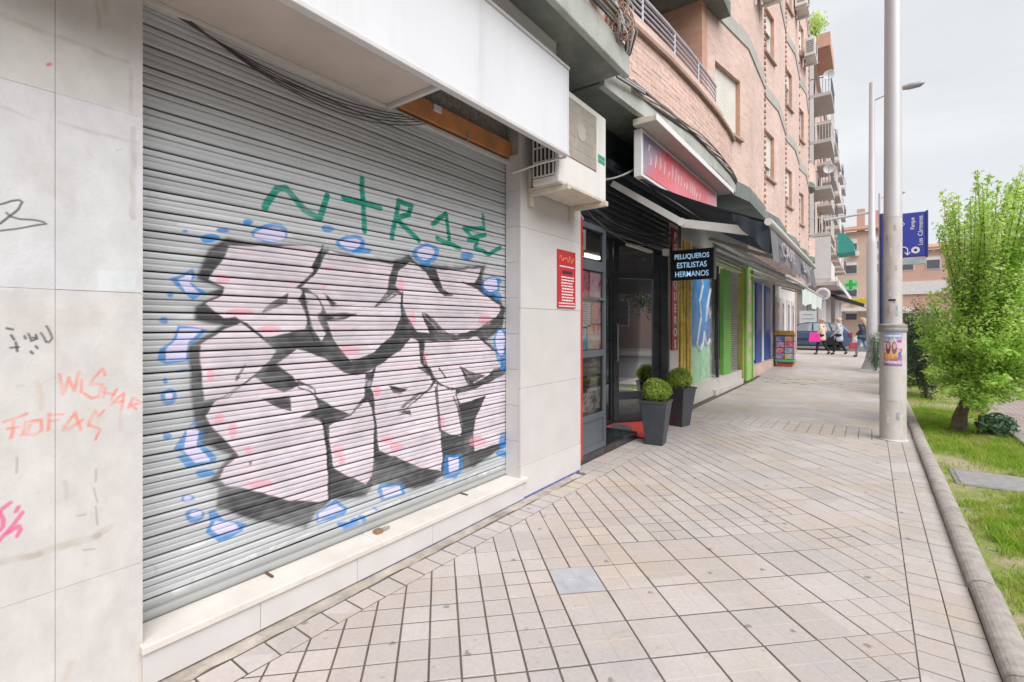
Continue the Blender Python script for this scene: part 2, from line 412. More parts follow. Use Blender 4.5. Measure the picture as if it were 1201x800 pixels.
for (ya, xa), (yb, xb) in zip(pr_, pr_[1:]): mf.add([(-2.60, ya, 0.004), (xa, ya, -0.0005), (xb, yb, -0.0005), (-2.60, yb, 0.004)], [(0, 1, 2, 3)])
mf.build('mortar_fillet', M('mortar', (0.39, 0.345, 0.30), 0.9, var=0.3, vscale=7, dirt=0.8, dcol=(0.17, 0.14, 0.115), dscale=5, bmp=0.6, bscale=50), sidewalk)
# kerb stones (rounded nose) towards the planting strip, and the far kerb
KERB = M('kerb_stone', (0.37, 0.335, 0.31), 0.8, var=0.2, vscale=14, dirt=0.75, dscale=5, dcol=(0.16, 0.13, 0.11), bmp=0.5, bscale=70, rnd=0.06)
def kerb_mesh(L, prof):
    n = len(prof); mb = MB(); vs = [(x, 0.004, z) for x, z in prof] + [(x, L - 0.004, z) for x, z in prof]
    mb.add(vs, [tuple(range(n)), tuple(range(n, 2 * n))[::-1]] + [(i, n + i, n + (i + 1) % n, (i + 1) % n) for i in range(n)])
    return mb.mesh('kerb_stone', KERB)
prof = [(0.475, -0.12), (0.475, 0.022)] + [(0.543 + 0.068 * math.cos(R(180 - a)), 0.022 + 0.04 * math.sin(R(a))) for a in range(20, 180, 20)] + [(0.611, 0.0), (0.611, -0.12)]
kerb = structure(strip('kerb', 0.50, 0.60, YS[:-2] + [27.5], -0.10, KERB))
km = kerb_mesh(0.985, prof); yk = -2.9; k0 = None
while yk < 27:
    o = bpy.data.objects.new('kerb_stone', km); COL.objects.link(o); o.parent = kerb; o.location = (random.uniform(-.003, .003), yk, gz(yk)); o.rotation_euler = (math.atan(gz(yk + 1) - gz(yk)), 0, random.uniform(-.003, .003))
    yk += 0.99
prof2 = [(1.60, -0.2), (1.60, 0.045), (1.615, 0.06), (1.735, 0.06), (1.75, 0.045), (1.75, -0.2)]
kerb2 = structure(strip('kerb', 1.61, 1.74, YS[:-2] + [27.5], -0.02, KERB))
km2 = kerb_mesh(0.985, prof2); yk = -2.5
while yk < 27:
    o = bpy.data.objects.new('kerb_stone', km2); COL.objects.link(o); o.parent = kerb2; o.location = (random.uniform(-.004, .004), yk, gz(yk)); o.rotation_euler = (math.atan(gz(yk + 1) - gz(yk)), 0, 0)
    yk += 0.99
# planting strip soil + road + side street
m_, nt, b = base_mat('soil')
c = mix(nt, (0.26, 0.30, 0.08), (0.47, 0.39, 0.28), ramp(nt, noise(nt, 1.5, 8, 0.65), 0.47, 0.6))
c = mix(nt, c, ramp(nt, noise(nt, 35, 8, 0.7), 0.3, 0.7, (0.65,) * 3, (1.2,) * 3), typ='MULTIPLY', f=1.0)
nt.links.new(c, b.inputs['Base Color']); b.inputs['Roughness'].default_value = 0.95; bump(nt, b, noise(nt, 30, 8, 0.7), 0.8, 0.03)
structure(strip('planting_strip', 0.60, 1.62, YS[:-2] + [27.5], -0.012, MATS['soil']))
ROADM = mat_brick('road_setts', (0.34, 0.28, 0.255), (0.29, 0.245, 0.225), (0.17, 0.14, 0.12), bw=0.2, bh=0.1)
m_, nt, b = base_mat('asphalt')
c = mix(nt, (0.10, 0.10, 0.10), (0.155, 0.15, 0.145), noise(nt, 3, 8, 0.6)); c = mix(nt, c, ramp(nt, noise(nt, 160, 3), 0.3, 0.7, (0.7,) * 3, (1.25,) * 3), typ='MULTIPLY', f=1.0)
nt.links.new(c, b.inputs['Base Color']); b.inputs['Roughness'].default_value = 0.85; bump(nt, b, noise(nt, 200, 3), 0.4)
m_, nt, b = base_mat('parking_setts')
g_ = nt.nodes.new('ShaderNodeNewGeometry'); t_ = nt.nodes.new('ShaderNodeTexBrick'); nt.links.new(g_.outputs['Position'], t_.inputs['Vector'])
t_.inputs['Scale'].default_value = 1; t_.inputs['Brick Width'].default_value = 0.22; t_.inputs['Row Height'].default_value = 0.11; t_.inputs['Mortar Size'].default_value = 0.008
t_.inputs['Color1'].default_value = (0.40, 0.33, 0.30, 1); t_.inputs['Color2'].default_value = (0.34, 0.285, 0.265, 1); t_.inputs['Mortar'].default_value = (0.15, 0.12, 0.1, 1)
nt.links.new(mix(nt, t_.outputs['Color'], ramp(nt, noise(nt, 2, 8), 0.3, 0.7, (0.8,) * 3, (1.1,) * 3), typ='MULTIPLY', f=1.0), b.inputs['Base Color']); b.inputs['Roughness'].default_value = 0.8
structure(strip('parking_lane', 1.74, 4.2, YS[:-2] + [28.5], -0.06, MATS['parking_setts']))
structure(strip('road', 4.2, 14.0, YS + [200], -0.075, MATS['asphalt']))
structure(MB().add([(-60, 28.5, 0.30), (4.2, 28.5, 0.30), (4.2, 34.0, 0.30), (-60, 34.0, 0.30)], [(0, 1, 2, 3)]).build('side_street', MATS['asphalt']))
structure(MB().add([(-60, 34.0, 0.40), (4.2, 34.0, 0.40), (4.2, 69, 0.40), (-60, 69, 0.40), (-60, 34.0, 0.2), (4.2, 34.0, 0.2)], [(0, 1, 2, 3), (0, 4, 5, 1)]).build('far_pavement', PAVE_FAR))
structure(MB().box((14.0, -40, -0.3), (90, 200, 0.06)).build('far_verge', M('far_verge_paving', (0.33, 0.3, 0.28), 0.9, var=0.15, vscale=1)))

# access cover in the strip
acc = thing('access_cover', 'grey concrete access cover lying in the grass beside the kerb', 'cover', (0.95, 6.95, 0.0))
bx('frame', (0.69, 6.62, -0.05), (1.36, 7.30, 0.0), M('cover_frame', (0.22, 0.21, 0.2), 0.8, var=0.2), acc, 0.006)
bx('lid', (0.73, 6.66, -.02), (1.32, 7.26, 0.006), M('cover_lid', (0.30, 0.295, 0.29), 0.85, var=0.2, vscale=12, dirt=0.5, dscale=6, bmp=0.5), acc, 0.006)

# grass: blades over the strip, thinned where the soil is worn
def grass_blades(n, x0, x1, y0, y1):
    xs = RNG.uniform(x0, x1, n); ys = RNG.uniform(y0, y1, n) 
    dens = 0.5 + 0.5 * np.sin(xs * 5.1 + 1.3 * np.sin(ys * 2.3)) * np.sin(ys * 1.9 + xs * 2.2)
    near_kerb = np.clip((xs - 0.60) / 0.12, 0.15, 1)
    worn = np.exp(-(((xs - 0.95) / 0.5) ** 2 + ((ys - 7.3) / 1.0) ** 2)) * 0.85 + 0.55 * np.exp(-(((xs - 0.85) / 0.2) ** 2 + ((ys - 4.6) / 0.35) ** 2))
    clump = 0.5 + 0.5 * np.sin(xs * 13 + 2.1 * np.sin(ys * 9.7)) * np.sin(ys * 11.3 + 1.7 * np.sin(xs * 17))
    dens = 0.55 * dens + 0.45 * clump
    keep = RNG.uniform(0, 1, n) < np.clip(0.02 + dens * 1.25 - worn * 1.15, 0.02, 1) * near_kerb
    for _ in range(26):
        bx_, by_, br_ = RNG.uniform(.62, 1.58), RNG.uniform(2.2, 12), RNG.uniform(.05, .16); keep &= ~((np.hypot(xs - bx_, (ys - by_) * .6) < 1.3 * br_ * RNG.uniform(.6, 1.15, len(xs))) & (RNG.uniform(0, 1, len(xs)) < .85))
    keep &= ~((xs > 0.70) & (xs < 1.29) & (ys > 6.63) & (ys < 7.27))
    xs, ys, dens = xs[keep], ys[keep], dens[keep]; n = len(xs)
    h = RNG.uniform(0.02, 0.08, n) * (0.45 + 1.0 * dens); a = RNG.uniform(0, 2 * np.pi, n); wd = RNG.uniform(0.002, 0.0045, n)
    lean = RNG.uniform(0.2, 1.0, n) * h; la = RNG.uniform(0, 2 * np.pi, n)
    z0 = np.array([gz(y) for y in ys]) - 0.012
    dx, dy = np.cos(a) * wd, np.sin(a) * wd; lx, ly = np.cos(la) * lean, np.sin(la) * lean
    V = np.empty((n, 5, 3))
    V[:, 0] = np.stack([xs - dx, ys - dy, z0], 1); V[:, 1] = np.stack([xs + dx, ys + dy, z0], 1)
    V[:, 2] = np.stack([xs + dx * .8 + lx * .35, ys + dy * .8 + ly * .35, z0 + h * .6], 1); V[:, 3] = np.stack([xs - dx * .8 + lx * .35, ys - dy * .8 + ly * .35, z0 + h * .6], 1)
    V[:, 4] = np.stack([xs + lx, ys + ly, z0 + h], 1)
    base = np.arange(n) * 5
    quads = np.stack([base, base + 1, base + 2, base + 3], 1); tris = np.stack([base + 3, base + 2, base + 4], 1)
    me = bpy.data.meshes.new('grass')
    me.vertices.add(n * 5); me.vertices.foreach_set('co', V.reshape(-1))
    me.loops.add(n * 7); me.loops.foreach_set('vertex_index', np.concatenate([quads.reshape(-1), tris.reshape(-1)]).astype(np.int32))
    me.polygons.add(2 * n); me.polygons.foreach_set('loop_start', np.concatenate([np.arange(n) * 4, n * 4 + np.arange(n) * 3]).astype(np.int32))
    me.update(calc_edges=True); me.validate()
    return me
def mat_leaf(name, c_lo, c_hi, c_alt=None, scale=30, trans=0.35):
    m, nt, b = base_mat(name); out = nt.nodes['Material Output']
    gi = nt.nodes.new('ShaderNodeNewGeometry')
    c = mix(nt, c_lo, c_hi, ramp(nt, noise(nt, scale * .4, 3), 0.3, 0.7))
    c = mix(nt, c, ramp(nt, gi.outputs['Random Per Island'], 0, 1, (.68, .74, .6), (1.35, 1.28, 1.3)), typ='MULTIPLY', f=1.0)
    if c_alt: c = mix(nt, c, c_alt, ramp(nt, noise(nt, scale * 0.12, 4), 0.5, 0.66))
    nt.links.new(c, b.inputs['Base Color']); b.inputs['Roughness'].default_value = 0.5
    tl = nt.nodes.new('ShaderNodeBsdfTranslucent'); nt.links.new(c, tl.inputs['Color'])
    ms = nt.nodes.new('ShaderNodeMixShader'); ms.inputs['Fac'].default_value = trans
    nt.links.new(b.outputs[0], ms.inputs[1]); nt.links.new(tl.outputs[0], ms.inputs[2]); nt.links.new(ms.outputs[0], out.inputs['Surface'])
    return m
GRASS = mat_leaf('grass_blade', (0.22, 0.40, 0.04), (0.42, 0.58, 0.08), (0.58, 0.54, 0.18), 18, 0.5)
me = grass_blades(125000, 0.60, 1.60, 1.4, 12.0); me.materials.append(GRASS)
o = bpy.data.objects.new('grass', me); COL.objects.link(o); structure(o, 'stuff'); o['label'] = 'patchy green grass in the strip between the two kerbs'; o['category'] = 'grass'
me = grass_blades(14000, 0.60, 1.60, 12.0, 26.0); me.materials.append(GRASS)
o = bpy.data.objects.new('grass', me); COL.objects.link(o); structure(o, 'stuff'); o['label'] = 'distant grass of the strip behind the tree'; o['category'] = 'grass'

# ================================================================= NEAR BUILDING
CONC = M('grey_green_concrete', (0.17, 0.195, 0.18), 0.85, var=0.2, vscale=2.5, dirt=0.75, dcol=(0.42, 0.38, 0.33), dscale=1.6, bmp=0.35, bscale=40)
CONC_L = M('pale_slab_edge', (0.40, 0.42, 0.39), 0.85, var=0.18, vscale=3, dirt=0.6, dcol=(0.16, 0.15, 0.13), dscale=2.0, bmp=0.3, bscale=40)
BRICK = mat_brick('salmon_brick', (0.71, 0.52, 0.45), (0.61, 0.42, 0.35), (0.71, 0.60, 0.54))
BRICK_O = mat_brick('orange_brick', (0.62, 0.36, 0.26), (0.56, 0.31, 0.22), (0.54, 0.38, 0.31))
BRICKU = M('brick_unit', (0.665, 0.475, 0.405), 0.88, var=0.1, vscale=14, dirt=0.4, dcol=(0.60, 0.46, 0.40), dscale=5, bmp=0.4, bscale=60, rnd=0.09)
QUOIN = M('quoin_brick', (0.42, 0.24, 0.19), 0.85, var=0.2, vscale=8)
BROWN = M('brown_moulding', (0.33, 0.225, 0.18), 0.8, var=0.15, vscale=6)
WHITE = M('white_frame', (0.74, 0.74, 0.74), 0.5, var=0.06, vscale=5)
SILLM = M('window_sill_stone', (0.42, 0.31, 0.26), 0.8, var=0.15)
BLIND = M('roller_blind', (0.72, 0.70, 0.64), 0.6, var=0.05, vscale=3, streak=True, dirt=0.2, dcol=(0.45, 0.42, 0.38))
GLASS_W = mat_glass('window_glass', (0.03, 0.035, 0.045), 0.04, 0.75)
RAIL = M('railing_paint', (0.55, 0.55, 0.62), 0.45, var=0.1)
DARKROOM = M('dark_interior', (0.06, 0.06, 0.065), 0.9, var=0.2, vscale=2)

bld = thing('apartment_building', 'salmon brick apartment building with bowed bays above the shops', 'building', (-2.6, 0.0, 0.0))
FL = [4.02, 6.9, 9.78, 12.66, 15.54]
def seg_wall(mb, p0, p1, z0, z1, holes):
    p0 = Vector(p0); p1 = Vector(p1); ts = [0, 1] + [t for h in holes for t in h[:2]]; zs = [z0, z1] + [z for h in holes for z in h[2:4]]
    ts = sorted(set(ts)); zs = sorted(set(zs))
    for a, b_ in zip(ts, ts[1:]):
        for za, zb in zip(zs, zs[1:]):
            tm, zm = (a + b_) / 2, (za + zb) / 2
            if any(h[0] < tm < h[1] and h[2] < zm < h[3] for h in holes): continue
            q0 = p0.lerp(p1, a); q1 = p0.lerp(p1, b_)
            mb.add([(q0.x, q0.y, za), (q1.x, q1.y, za), (q1.x, q1.y, zb), (q0.x, q0.y, zb)], [(0, 1, 2, 3)])
def window(parent, p0, p1, z0, z1, depth=0.14, blind=0.0, name='window', rev=BRICK_O):
    """window set in a wall line from p0 to p1: reveals, frame, pane, roller blind, sill"""
    p0 = Vector(p0); p1 = Vector(p1); u = (p1 - p0); L = u.length; u.normalize(); n = Vector((u.y, -u.x))   # outward (+x side)
    if n.x < 0 and abs(u.y) > 0.5: n = -n
    def P(a, d, z): q = p0 + u * a + n * d; return (q.x, q.y, z)
    w_ = sub(name, parent)
    rv = MB()
    rv.add([P(0, 0, z0), P(0, -depth, z0), P(0, -depth, z1), P(0, 0, z1)], [(0, 1, 2, 3)])
    rv.add([P(L, 0, z0), P(L, -depth, z0), P(L, -depth, z1), P(L, 0, z1)], [(0, 1, 2, 3)])
    rv.add([P(0, 0, z1), P(L, 0, z1), P(L, -depth, z1), P(0, -depth, z1)], [(0, 1, 2, 3)])
    rv.add([P(0, 0, z0), P(L, 0, z0), P(L, -depth, z0), P(0, -depth, z0)], [(0, 1, 2, 3)])
    rv.build('reveal', rev, w_)
    fr = MB(); t = 0.055
    def bar(a0, a1, za, zb): fr.hexa([P(a0, -depth, za), P(a1, -depth, za), P(a1, -depth + .05, za), P(a0, -depth + .05, za), P(a0, -depth, zb), P(a1, -depth, zb), P(a1, -depth + .05, zb), P(a0, -depth + .05, zb)])
    bar(0, t, z0, z1); bar(L - t, L, z0, z1); bar(t, L - t, z0, z0 + t); bar(t, L - t, z1 - t, z1); bar(L / 2 - t / 2, L / 2 + t / 2, z0 + t, z1 - t)
    fr.build('frame', WHITE, w_)
    MB().add([P(t, -depth + .02, z0 + t), P(L - t, -depth + .02, z0 + t), P(L - t, -depth + .02, z1 - t), P(t, -depth + .02, z1 - t)], [(0, 1, 2, 3)]).build('pane', GLASS_W, w_)
    if blind > 0:
        zb = z1 - (z1 - z0) * blind; bl = MB(); nsl = max(3, int((z1 - zb) / 0.05))
        for k in range(nsl):
            za = zb + (z1 - zb) * k / nsl; zc = zb + (z1 - zb) * (k + 1) / nsl - 0.006
            bl.hexa([P(.03, -depth + .055, za), P(L - .03, -depth + .055, za), P(L - .03, -depth + .068, za), P(.03, -depth + .068, za), P(.03, -depth + .055, zc), P(L - .03, -depth + .055, zc), P(L - .03, -depth + .068, zc), P(.03, -depth + .068, zc)])
        bl.build('roller_blind', BLIND, w_)
    MB().hexa([P(-.05, -depth + .02, z0 - .06), P(L + .05, -depth + .02, z0 - .06), P(L + .05, .06, z0 - .06), P(-.05, .06, z0 - .06), P(-.05, -depth + .02, z0 - .004), P(L + .05, -depth + .02, z0 - .004), P(L + .05, .06, z0 - .015), P(-.05, .06, z0 - .015)]).build('sill', SILLM, w_)
    return w_
# --- plan of the bowed bays
bays = [((-2.20, 8.45), (-1.90, 10.2), (-1.92, 12.1)), ((-2.02, 12.1), (-1.86, 13.6), (-1.92, 15.4)), ((-2.02, 15.4), (-1.86, 16.9), (-1.92, 18.6)), ((-2.02, 18.6), (-1.86, 20.0), (-1.95, 21.8))]
wall = MB(); wins = []
for bi, (A, B, C) in enumerate(bays):
    holes = []
    for fi, z in enumerate(FL[:4]):
        h0, h1 = (0.17, 0.78)
        holes.append((h0, h1, z + 1.05, z + 2.12)); wins.append((bi, fi, Vector(A).lerp(Vector(B), h0), Vector(A).lerp(Vector(B), h1), z + 1.05, z + 2.12))
    seg_wall(wall, A, B, 4.02, 16.2, holes); seg_wall(wall, B, C, 4.02, 16.2, [])
    if bi + 1 < len(bays):
        D = bays[bi + 1][0]; wall.add([(C[0], C[1], 4.02), (D[0], D[1], 4.02), (D[0], D[1], 16.2), (C[0], C[1], 16.2)], [(0, 1, 2, 3)])
# rounded end of the building, back of the balcony recess, side pier
seg_wall(wall, (-1.95, 21.8), (-2.15, 24.2), 4.02, 16.2, []); seg_wall(wall, (-2.15, 24.2), (-2.9, 27.2), 4.02, 16.2, []); seg_wall(wall, (-2.9, 27.2), (-9.0, 27.4), 0.0, 16.2, [])
wall.build('wall', BRICK, bld)
for bi, fi, a, b_, z0, z1 in wins:
    window(bld, (a.x, a.y), (b_.x, b_.y), z0, z1, blind=(1.0 if (bi, fi) == (0, 0) else random.choice([0.15, 0.4, 0.0, 0.7])))
rec = MB(); seg_wall(rec, (-3.3, -3.0), (-3.3, 8.45), 4.02, 16.2, [(0.69, 0.80, 4.3, 6.3), (0.86, 0.93, 4.25, 6.3)]); rec.build('recess_wall', BRICK, bld)
rd = MB(); rd.box((-3.6, 4.7, 4.3), (-3.36, 8.0, 6.3)); rd.build('recess_door', M('recess_joinery', (0.09, 0.08, 0.12), 0.5), bld)
pier = MB(); pier.box((-3.3, 8.15, 4.25), (-2.20, 8.45, 16.2)); pier.build('side_pier', BRICK_O, bld)
# slabs: first one straight over the shuttered shop, second bowed
curve = [(-2.20, 4.46), (-2.16, 5.2), (-2.07, 6.1), (-2.01, 7.1), (-1.98, 8.1), (-1.99, 8.9), (-2.03, 9.5)]
def curve_slab(name, z0, z1, out, mat, pts=curve, back=-3.3, parent=bld):
    mb = MB(); pl = [(x + out, y) for x, y in pts] + [(back, pts[-1][1]), (back, pts[0][1])]
    mb.plate(pl, z0, z1); return mb.build(name, mat, parent, 0.008)
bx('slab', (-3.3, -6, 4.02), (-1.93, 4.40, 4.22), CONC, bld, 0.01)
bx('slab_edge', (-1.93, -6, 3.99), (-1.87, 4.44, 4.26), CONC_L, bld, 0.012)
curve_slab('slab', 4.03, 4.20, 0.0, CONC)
eb = MB()
for (xa, ya), (xb, yb) in zip(curve, curve[1:]): eb.hexa([(xa - .02, ya, 4.0), (xa + .05, ya, 4.0), (xb + .05, yb, 4.0), (xb - .02, yb, 4.0), (xa - .02, ya, 4.22), (xa + .05, ya, 4.22), (xb + .05, yb, 4.22), (xb - .02, yb, 4.22)])
eb.build('slab_edge', CONC_L, bld)
curve_slab('slab', 6.88, 7.12, 0.06, CONC, [(x, y) for x, y in curve[:-1]]); bx('slab', (-3.3, -6, 6.88), (-1.87, 4.44, 7.12), CONC, bld, 0.01)
for z in FL[2:]: curve_slab('slab', z, z + .22, 0.06, CONC, curve[:-1]); bx('slab', (-3.3, -6, z), (-1.87, 4.44, z + .22), CONC, bld, 0.01)
# green-grey floor bands on each bay
for z in FL[1:4]:
    for A, B, C in bays:
        mb = MB()
        for p, q in ((A, B), (B, C)): mb.hexa([(p[0] - .02, p[1], z), (p[0] + .022, p[1], z), (q[0] + .022, q[1], z), (q[0] - .02, q[1], z), (p[0] - .02, p[1], z + .26), (p[0] + .022, p[1], z + .26), (q[0] + .022, q[1], z + .26), (q[0] - .02, q[1], z + .26)])
        mb.build('floor_band', CONC_L if False else M('floor_band_concrete', (0.42, 0.42, 0.385), 0.85, var=0.12, vscale=3), bld)
for A, B, C in bays:
    mb = MB()
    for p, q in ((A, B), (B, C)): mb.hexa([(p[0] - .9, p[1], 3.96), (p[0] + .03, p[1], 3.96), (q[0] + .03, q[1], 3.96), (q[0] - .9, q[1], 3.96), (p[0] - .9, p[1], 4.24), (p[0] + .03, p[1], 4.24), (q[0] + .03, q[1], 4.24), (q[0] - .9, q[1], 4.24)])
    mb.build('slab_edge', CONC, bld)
# quoin bricks standing proud at each bay edge
qm = MB().box((-.03, -.045, -.026), (.022, .045, .026)).mesh('quoin_brick', QUOIN)
for bi, (A, B, C) in enumerate(bays):
    z = 4.35
    while z < 13.8:
        o = bpy.data.objects.new('quoin_brick', qm); COL.objects.link(o); setpar(o, bld); o.location = (C[0] + 0.01, C[1] - 0.02, z); z += 0.135
        if bi > 1: z += 0.135
# --- brick balcony parapet over the hair salon, brick by brick
par = sub('balcony', bld)
core = MB()
for (xa, ya), (xb, yb) in zip(curve, curve[1:]): core.hexa([(xa - .13, ya, 4.22), (xa - .006, ya, 4.22), (xb - .006, yb, 4.22), (xb - .13, yb, 4.22), (xa - .13, ya, 4.94), (xa - .006, ya, 4.94), (xb - .006, yb, 4.94), (xb - .13, yb, 4.94)])
core.build('parapet_core', M('mortar_pink', (0.62, 0.48, 0.42), 0.9, var=0.1, vscale=12, bmp=0.4), par)
def on_curve(s_):
    acc_ = 0
    for (xa, ya), (xb, yb) in zip(curve, curve[1:]):
        L = math.hypot(xb - xa, yb - ya)
        if s_ <= acc_ + L: t = (s_ - acc_) / L; return xa + (xb - xa) * t, ya + (yb - ya) * t, math.atan2(yb - ya, xb - xa)
        acc_ += L
    return curve[-1][0], curve[-1][1], math.pi / 2
bmesh_ = MB().box((-.119, -.02, -.0295), (.119, .02, .0295)).mesh('brick', BRICKU)
half_ = MB().box((-.055, -.02, -.0265), (.055, .02, .0265)).mesh('brick', BRICKU)
for r_ in range(11):
    z = 4.25 + r_ * 0.0635; s_ = 0.12 if r_ % 2 == 0 else 0.0
    while s_ < 5.0:
        x, y, a = on_curve(s_ + .0)
        o = bpy.data.objects.new('brick', bmesh_); COL.objects.link(o); o.parent = par
        o.location = (x + random.uniform(-.002, .003) - .0225, y, z); o.rotation_euler = (0, 0, a); s_ += 0.243
mo = MB()
for k in range(30):
    x0_, y0_, _ = on_curve(k * 5.05 / 30); x1_, y1_, _ = on_curve((k + 1) * 5.05 / 30)
    mo.hexa([(x0_ - .14, y0_, 4.935), (x0_ + .05, y0_, 4.935), (x1_ + .05, y1_, 4.935), (x1_ - .14, y1_, 4.935), (x0_ - .14, y0_, 4.985), (x0_ + .05, y0_, 4.985), (x1_ + .05, y1_, 4.985), (x1_ - .14, y1_, 4.985)])
mo.build('coping', BROWN, par)
up = MB()
for k in range(26):
    x0_, y0_, _ = on_curve(k * 4.2 / 26); x1_, y1_, _ = on_curve((k + 1) * 4.2 / 26)
    up.hexa([(x0_ - .12, y0_, 4.985), (x0_ - .0, y0_, 4.985), (x1_ - .0, y1_, 4.985), (x1_ - .12, y1_, 4.985), (x0_ - .12, y0_, 5.13), (x0_ - .0, y0_, 5.13), (x1_ - .0, y1_, 5.13), (x1_ - .12, y1_, 5.13)])
up.build('upstand', BRICK, par)
for zr, rr_ in ((5.19, .011), (5.26, .011), (5.33, .011), (5.40, .011), (5.48, .02)):
    MB().tube([(on_curve(k * 0.42 + .1)[0] - .05, on_curve(k * 0.42 + .1)[1], zr) for k in range(10)], rr_, 8).build('rail', RAIL, par, smooth=40)
for k in range(5):
    x, y, _ = on_curve(0.15 + k * 0.93); MB().tube([(x - .05, y, 5.1), (x - .05, y, 5.47)], .014, 8).build('rail_post', RAIL, par, smooth=40)
# curved little balconies at the far corner of the building
for z in FL[:2]:
    bc = sub('balcony', bld); mb = MB(); rl = MB()
    pts = [(-2.0 + 0.22 * math.sin(t), 22.5 - 0.65 * math.cos(t)) for t in [math.pi * k / 10 for k in range(11)]]
    mb.plate(pts, z + .05, z + .24); mb.build('slab', CONC, bc)
    mb = MB()
    for (xa, ya), (xb, yb) in zip(pts, pts[1:]): mb.hexa([(xa - .08, ya, z + .24), (xa, ya, z + .24), (xb, yb, z + .24), (xb - .08, yb, z + .24), (xa - .08, ya, z + .95), (xa, ya, z + .95), (xb, yb, z + .95), (xb - .08, yb, z + .95)])
    mb.build('parapet', BRICK, bc)
    rl.tube([(x - .04, y, z + 1.1) for x, y in pts], .02, 6); rl.build('rail', RAIL, bc)
# ground-floor structural wall behind all the shops
gw = MB(); gw.box((-5.9, -8, 0), (-5.7, 27, 4.0)); gw.build('back_wall', DARKROOM, bld)

# --- wall-mounted air conditioners high on the facade
ACW = M('ac_casing', (0.70, 0.69, 0.66), 0.5, var=0.05, vscale=3, dirt=0.35, dcol=(0.42, 0.36, 0.29), dscale=2.5, streak=True)
ACG = M('ac_grille', (0.20, 0.195, 0.185), 0.6, var=0.2, vscale=20)
def facade_ac(y, z, x, label):
    a = thing('air_conditioner', label, 'air conditioner', (x, y, z), 'air conditioners hung on the brick facade')
    MB().box((x, y, z), (x + .32, y + .85, z + .6)).build('casing', ACW, a, 0.015)
    MB().lathe([(.0, .0), (.24, .0), (.24, .012), (.0, .012)], (x + .32, y + .33, z + .3), 'x', 20).build('fan_grille', ACG, a)
    lv = MB()
    for k in range(7): lv.box((x + .06, y - .006, z + .1 + k * .06), (x + .27, y, z + .135 + k * .06))
    lv.build('side_louvre', ACG, a)
    for yy in (y + .1, y + .68): MB().box((x - .06, yy, z - .04), (x + .36, yy + .04, z - .002)).box((x - .06, yy, z - .3), (x - .02, yy + .04, z - .04)).build('bracket', ACW, a)
facade_ac(10.75, 8.4, -1.84, 'air conditioner at the top edge above the blind window')
facade_ac(16.75, 11.15, -1.84, 'large air conditioner high on the facade beside a quoin line')
facade_ac(19.1, 10.7, -1.82, 'lower air conditioner under the corner plants on the facade')
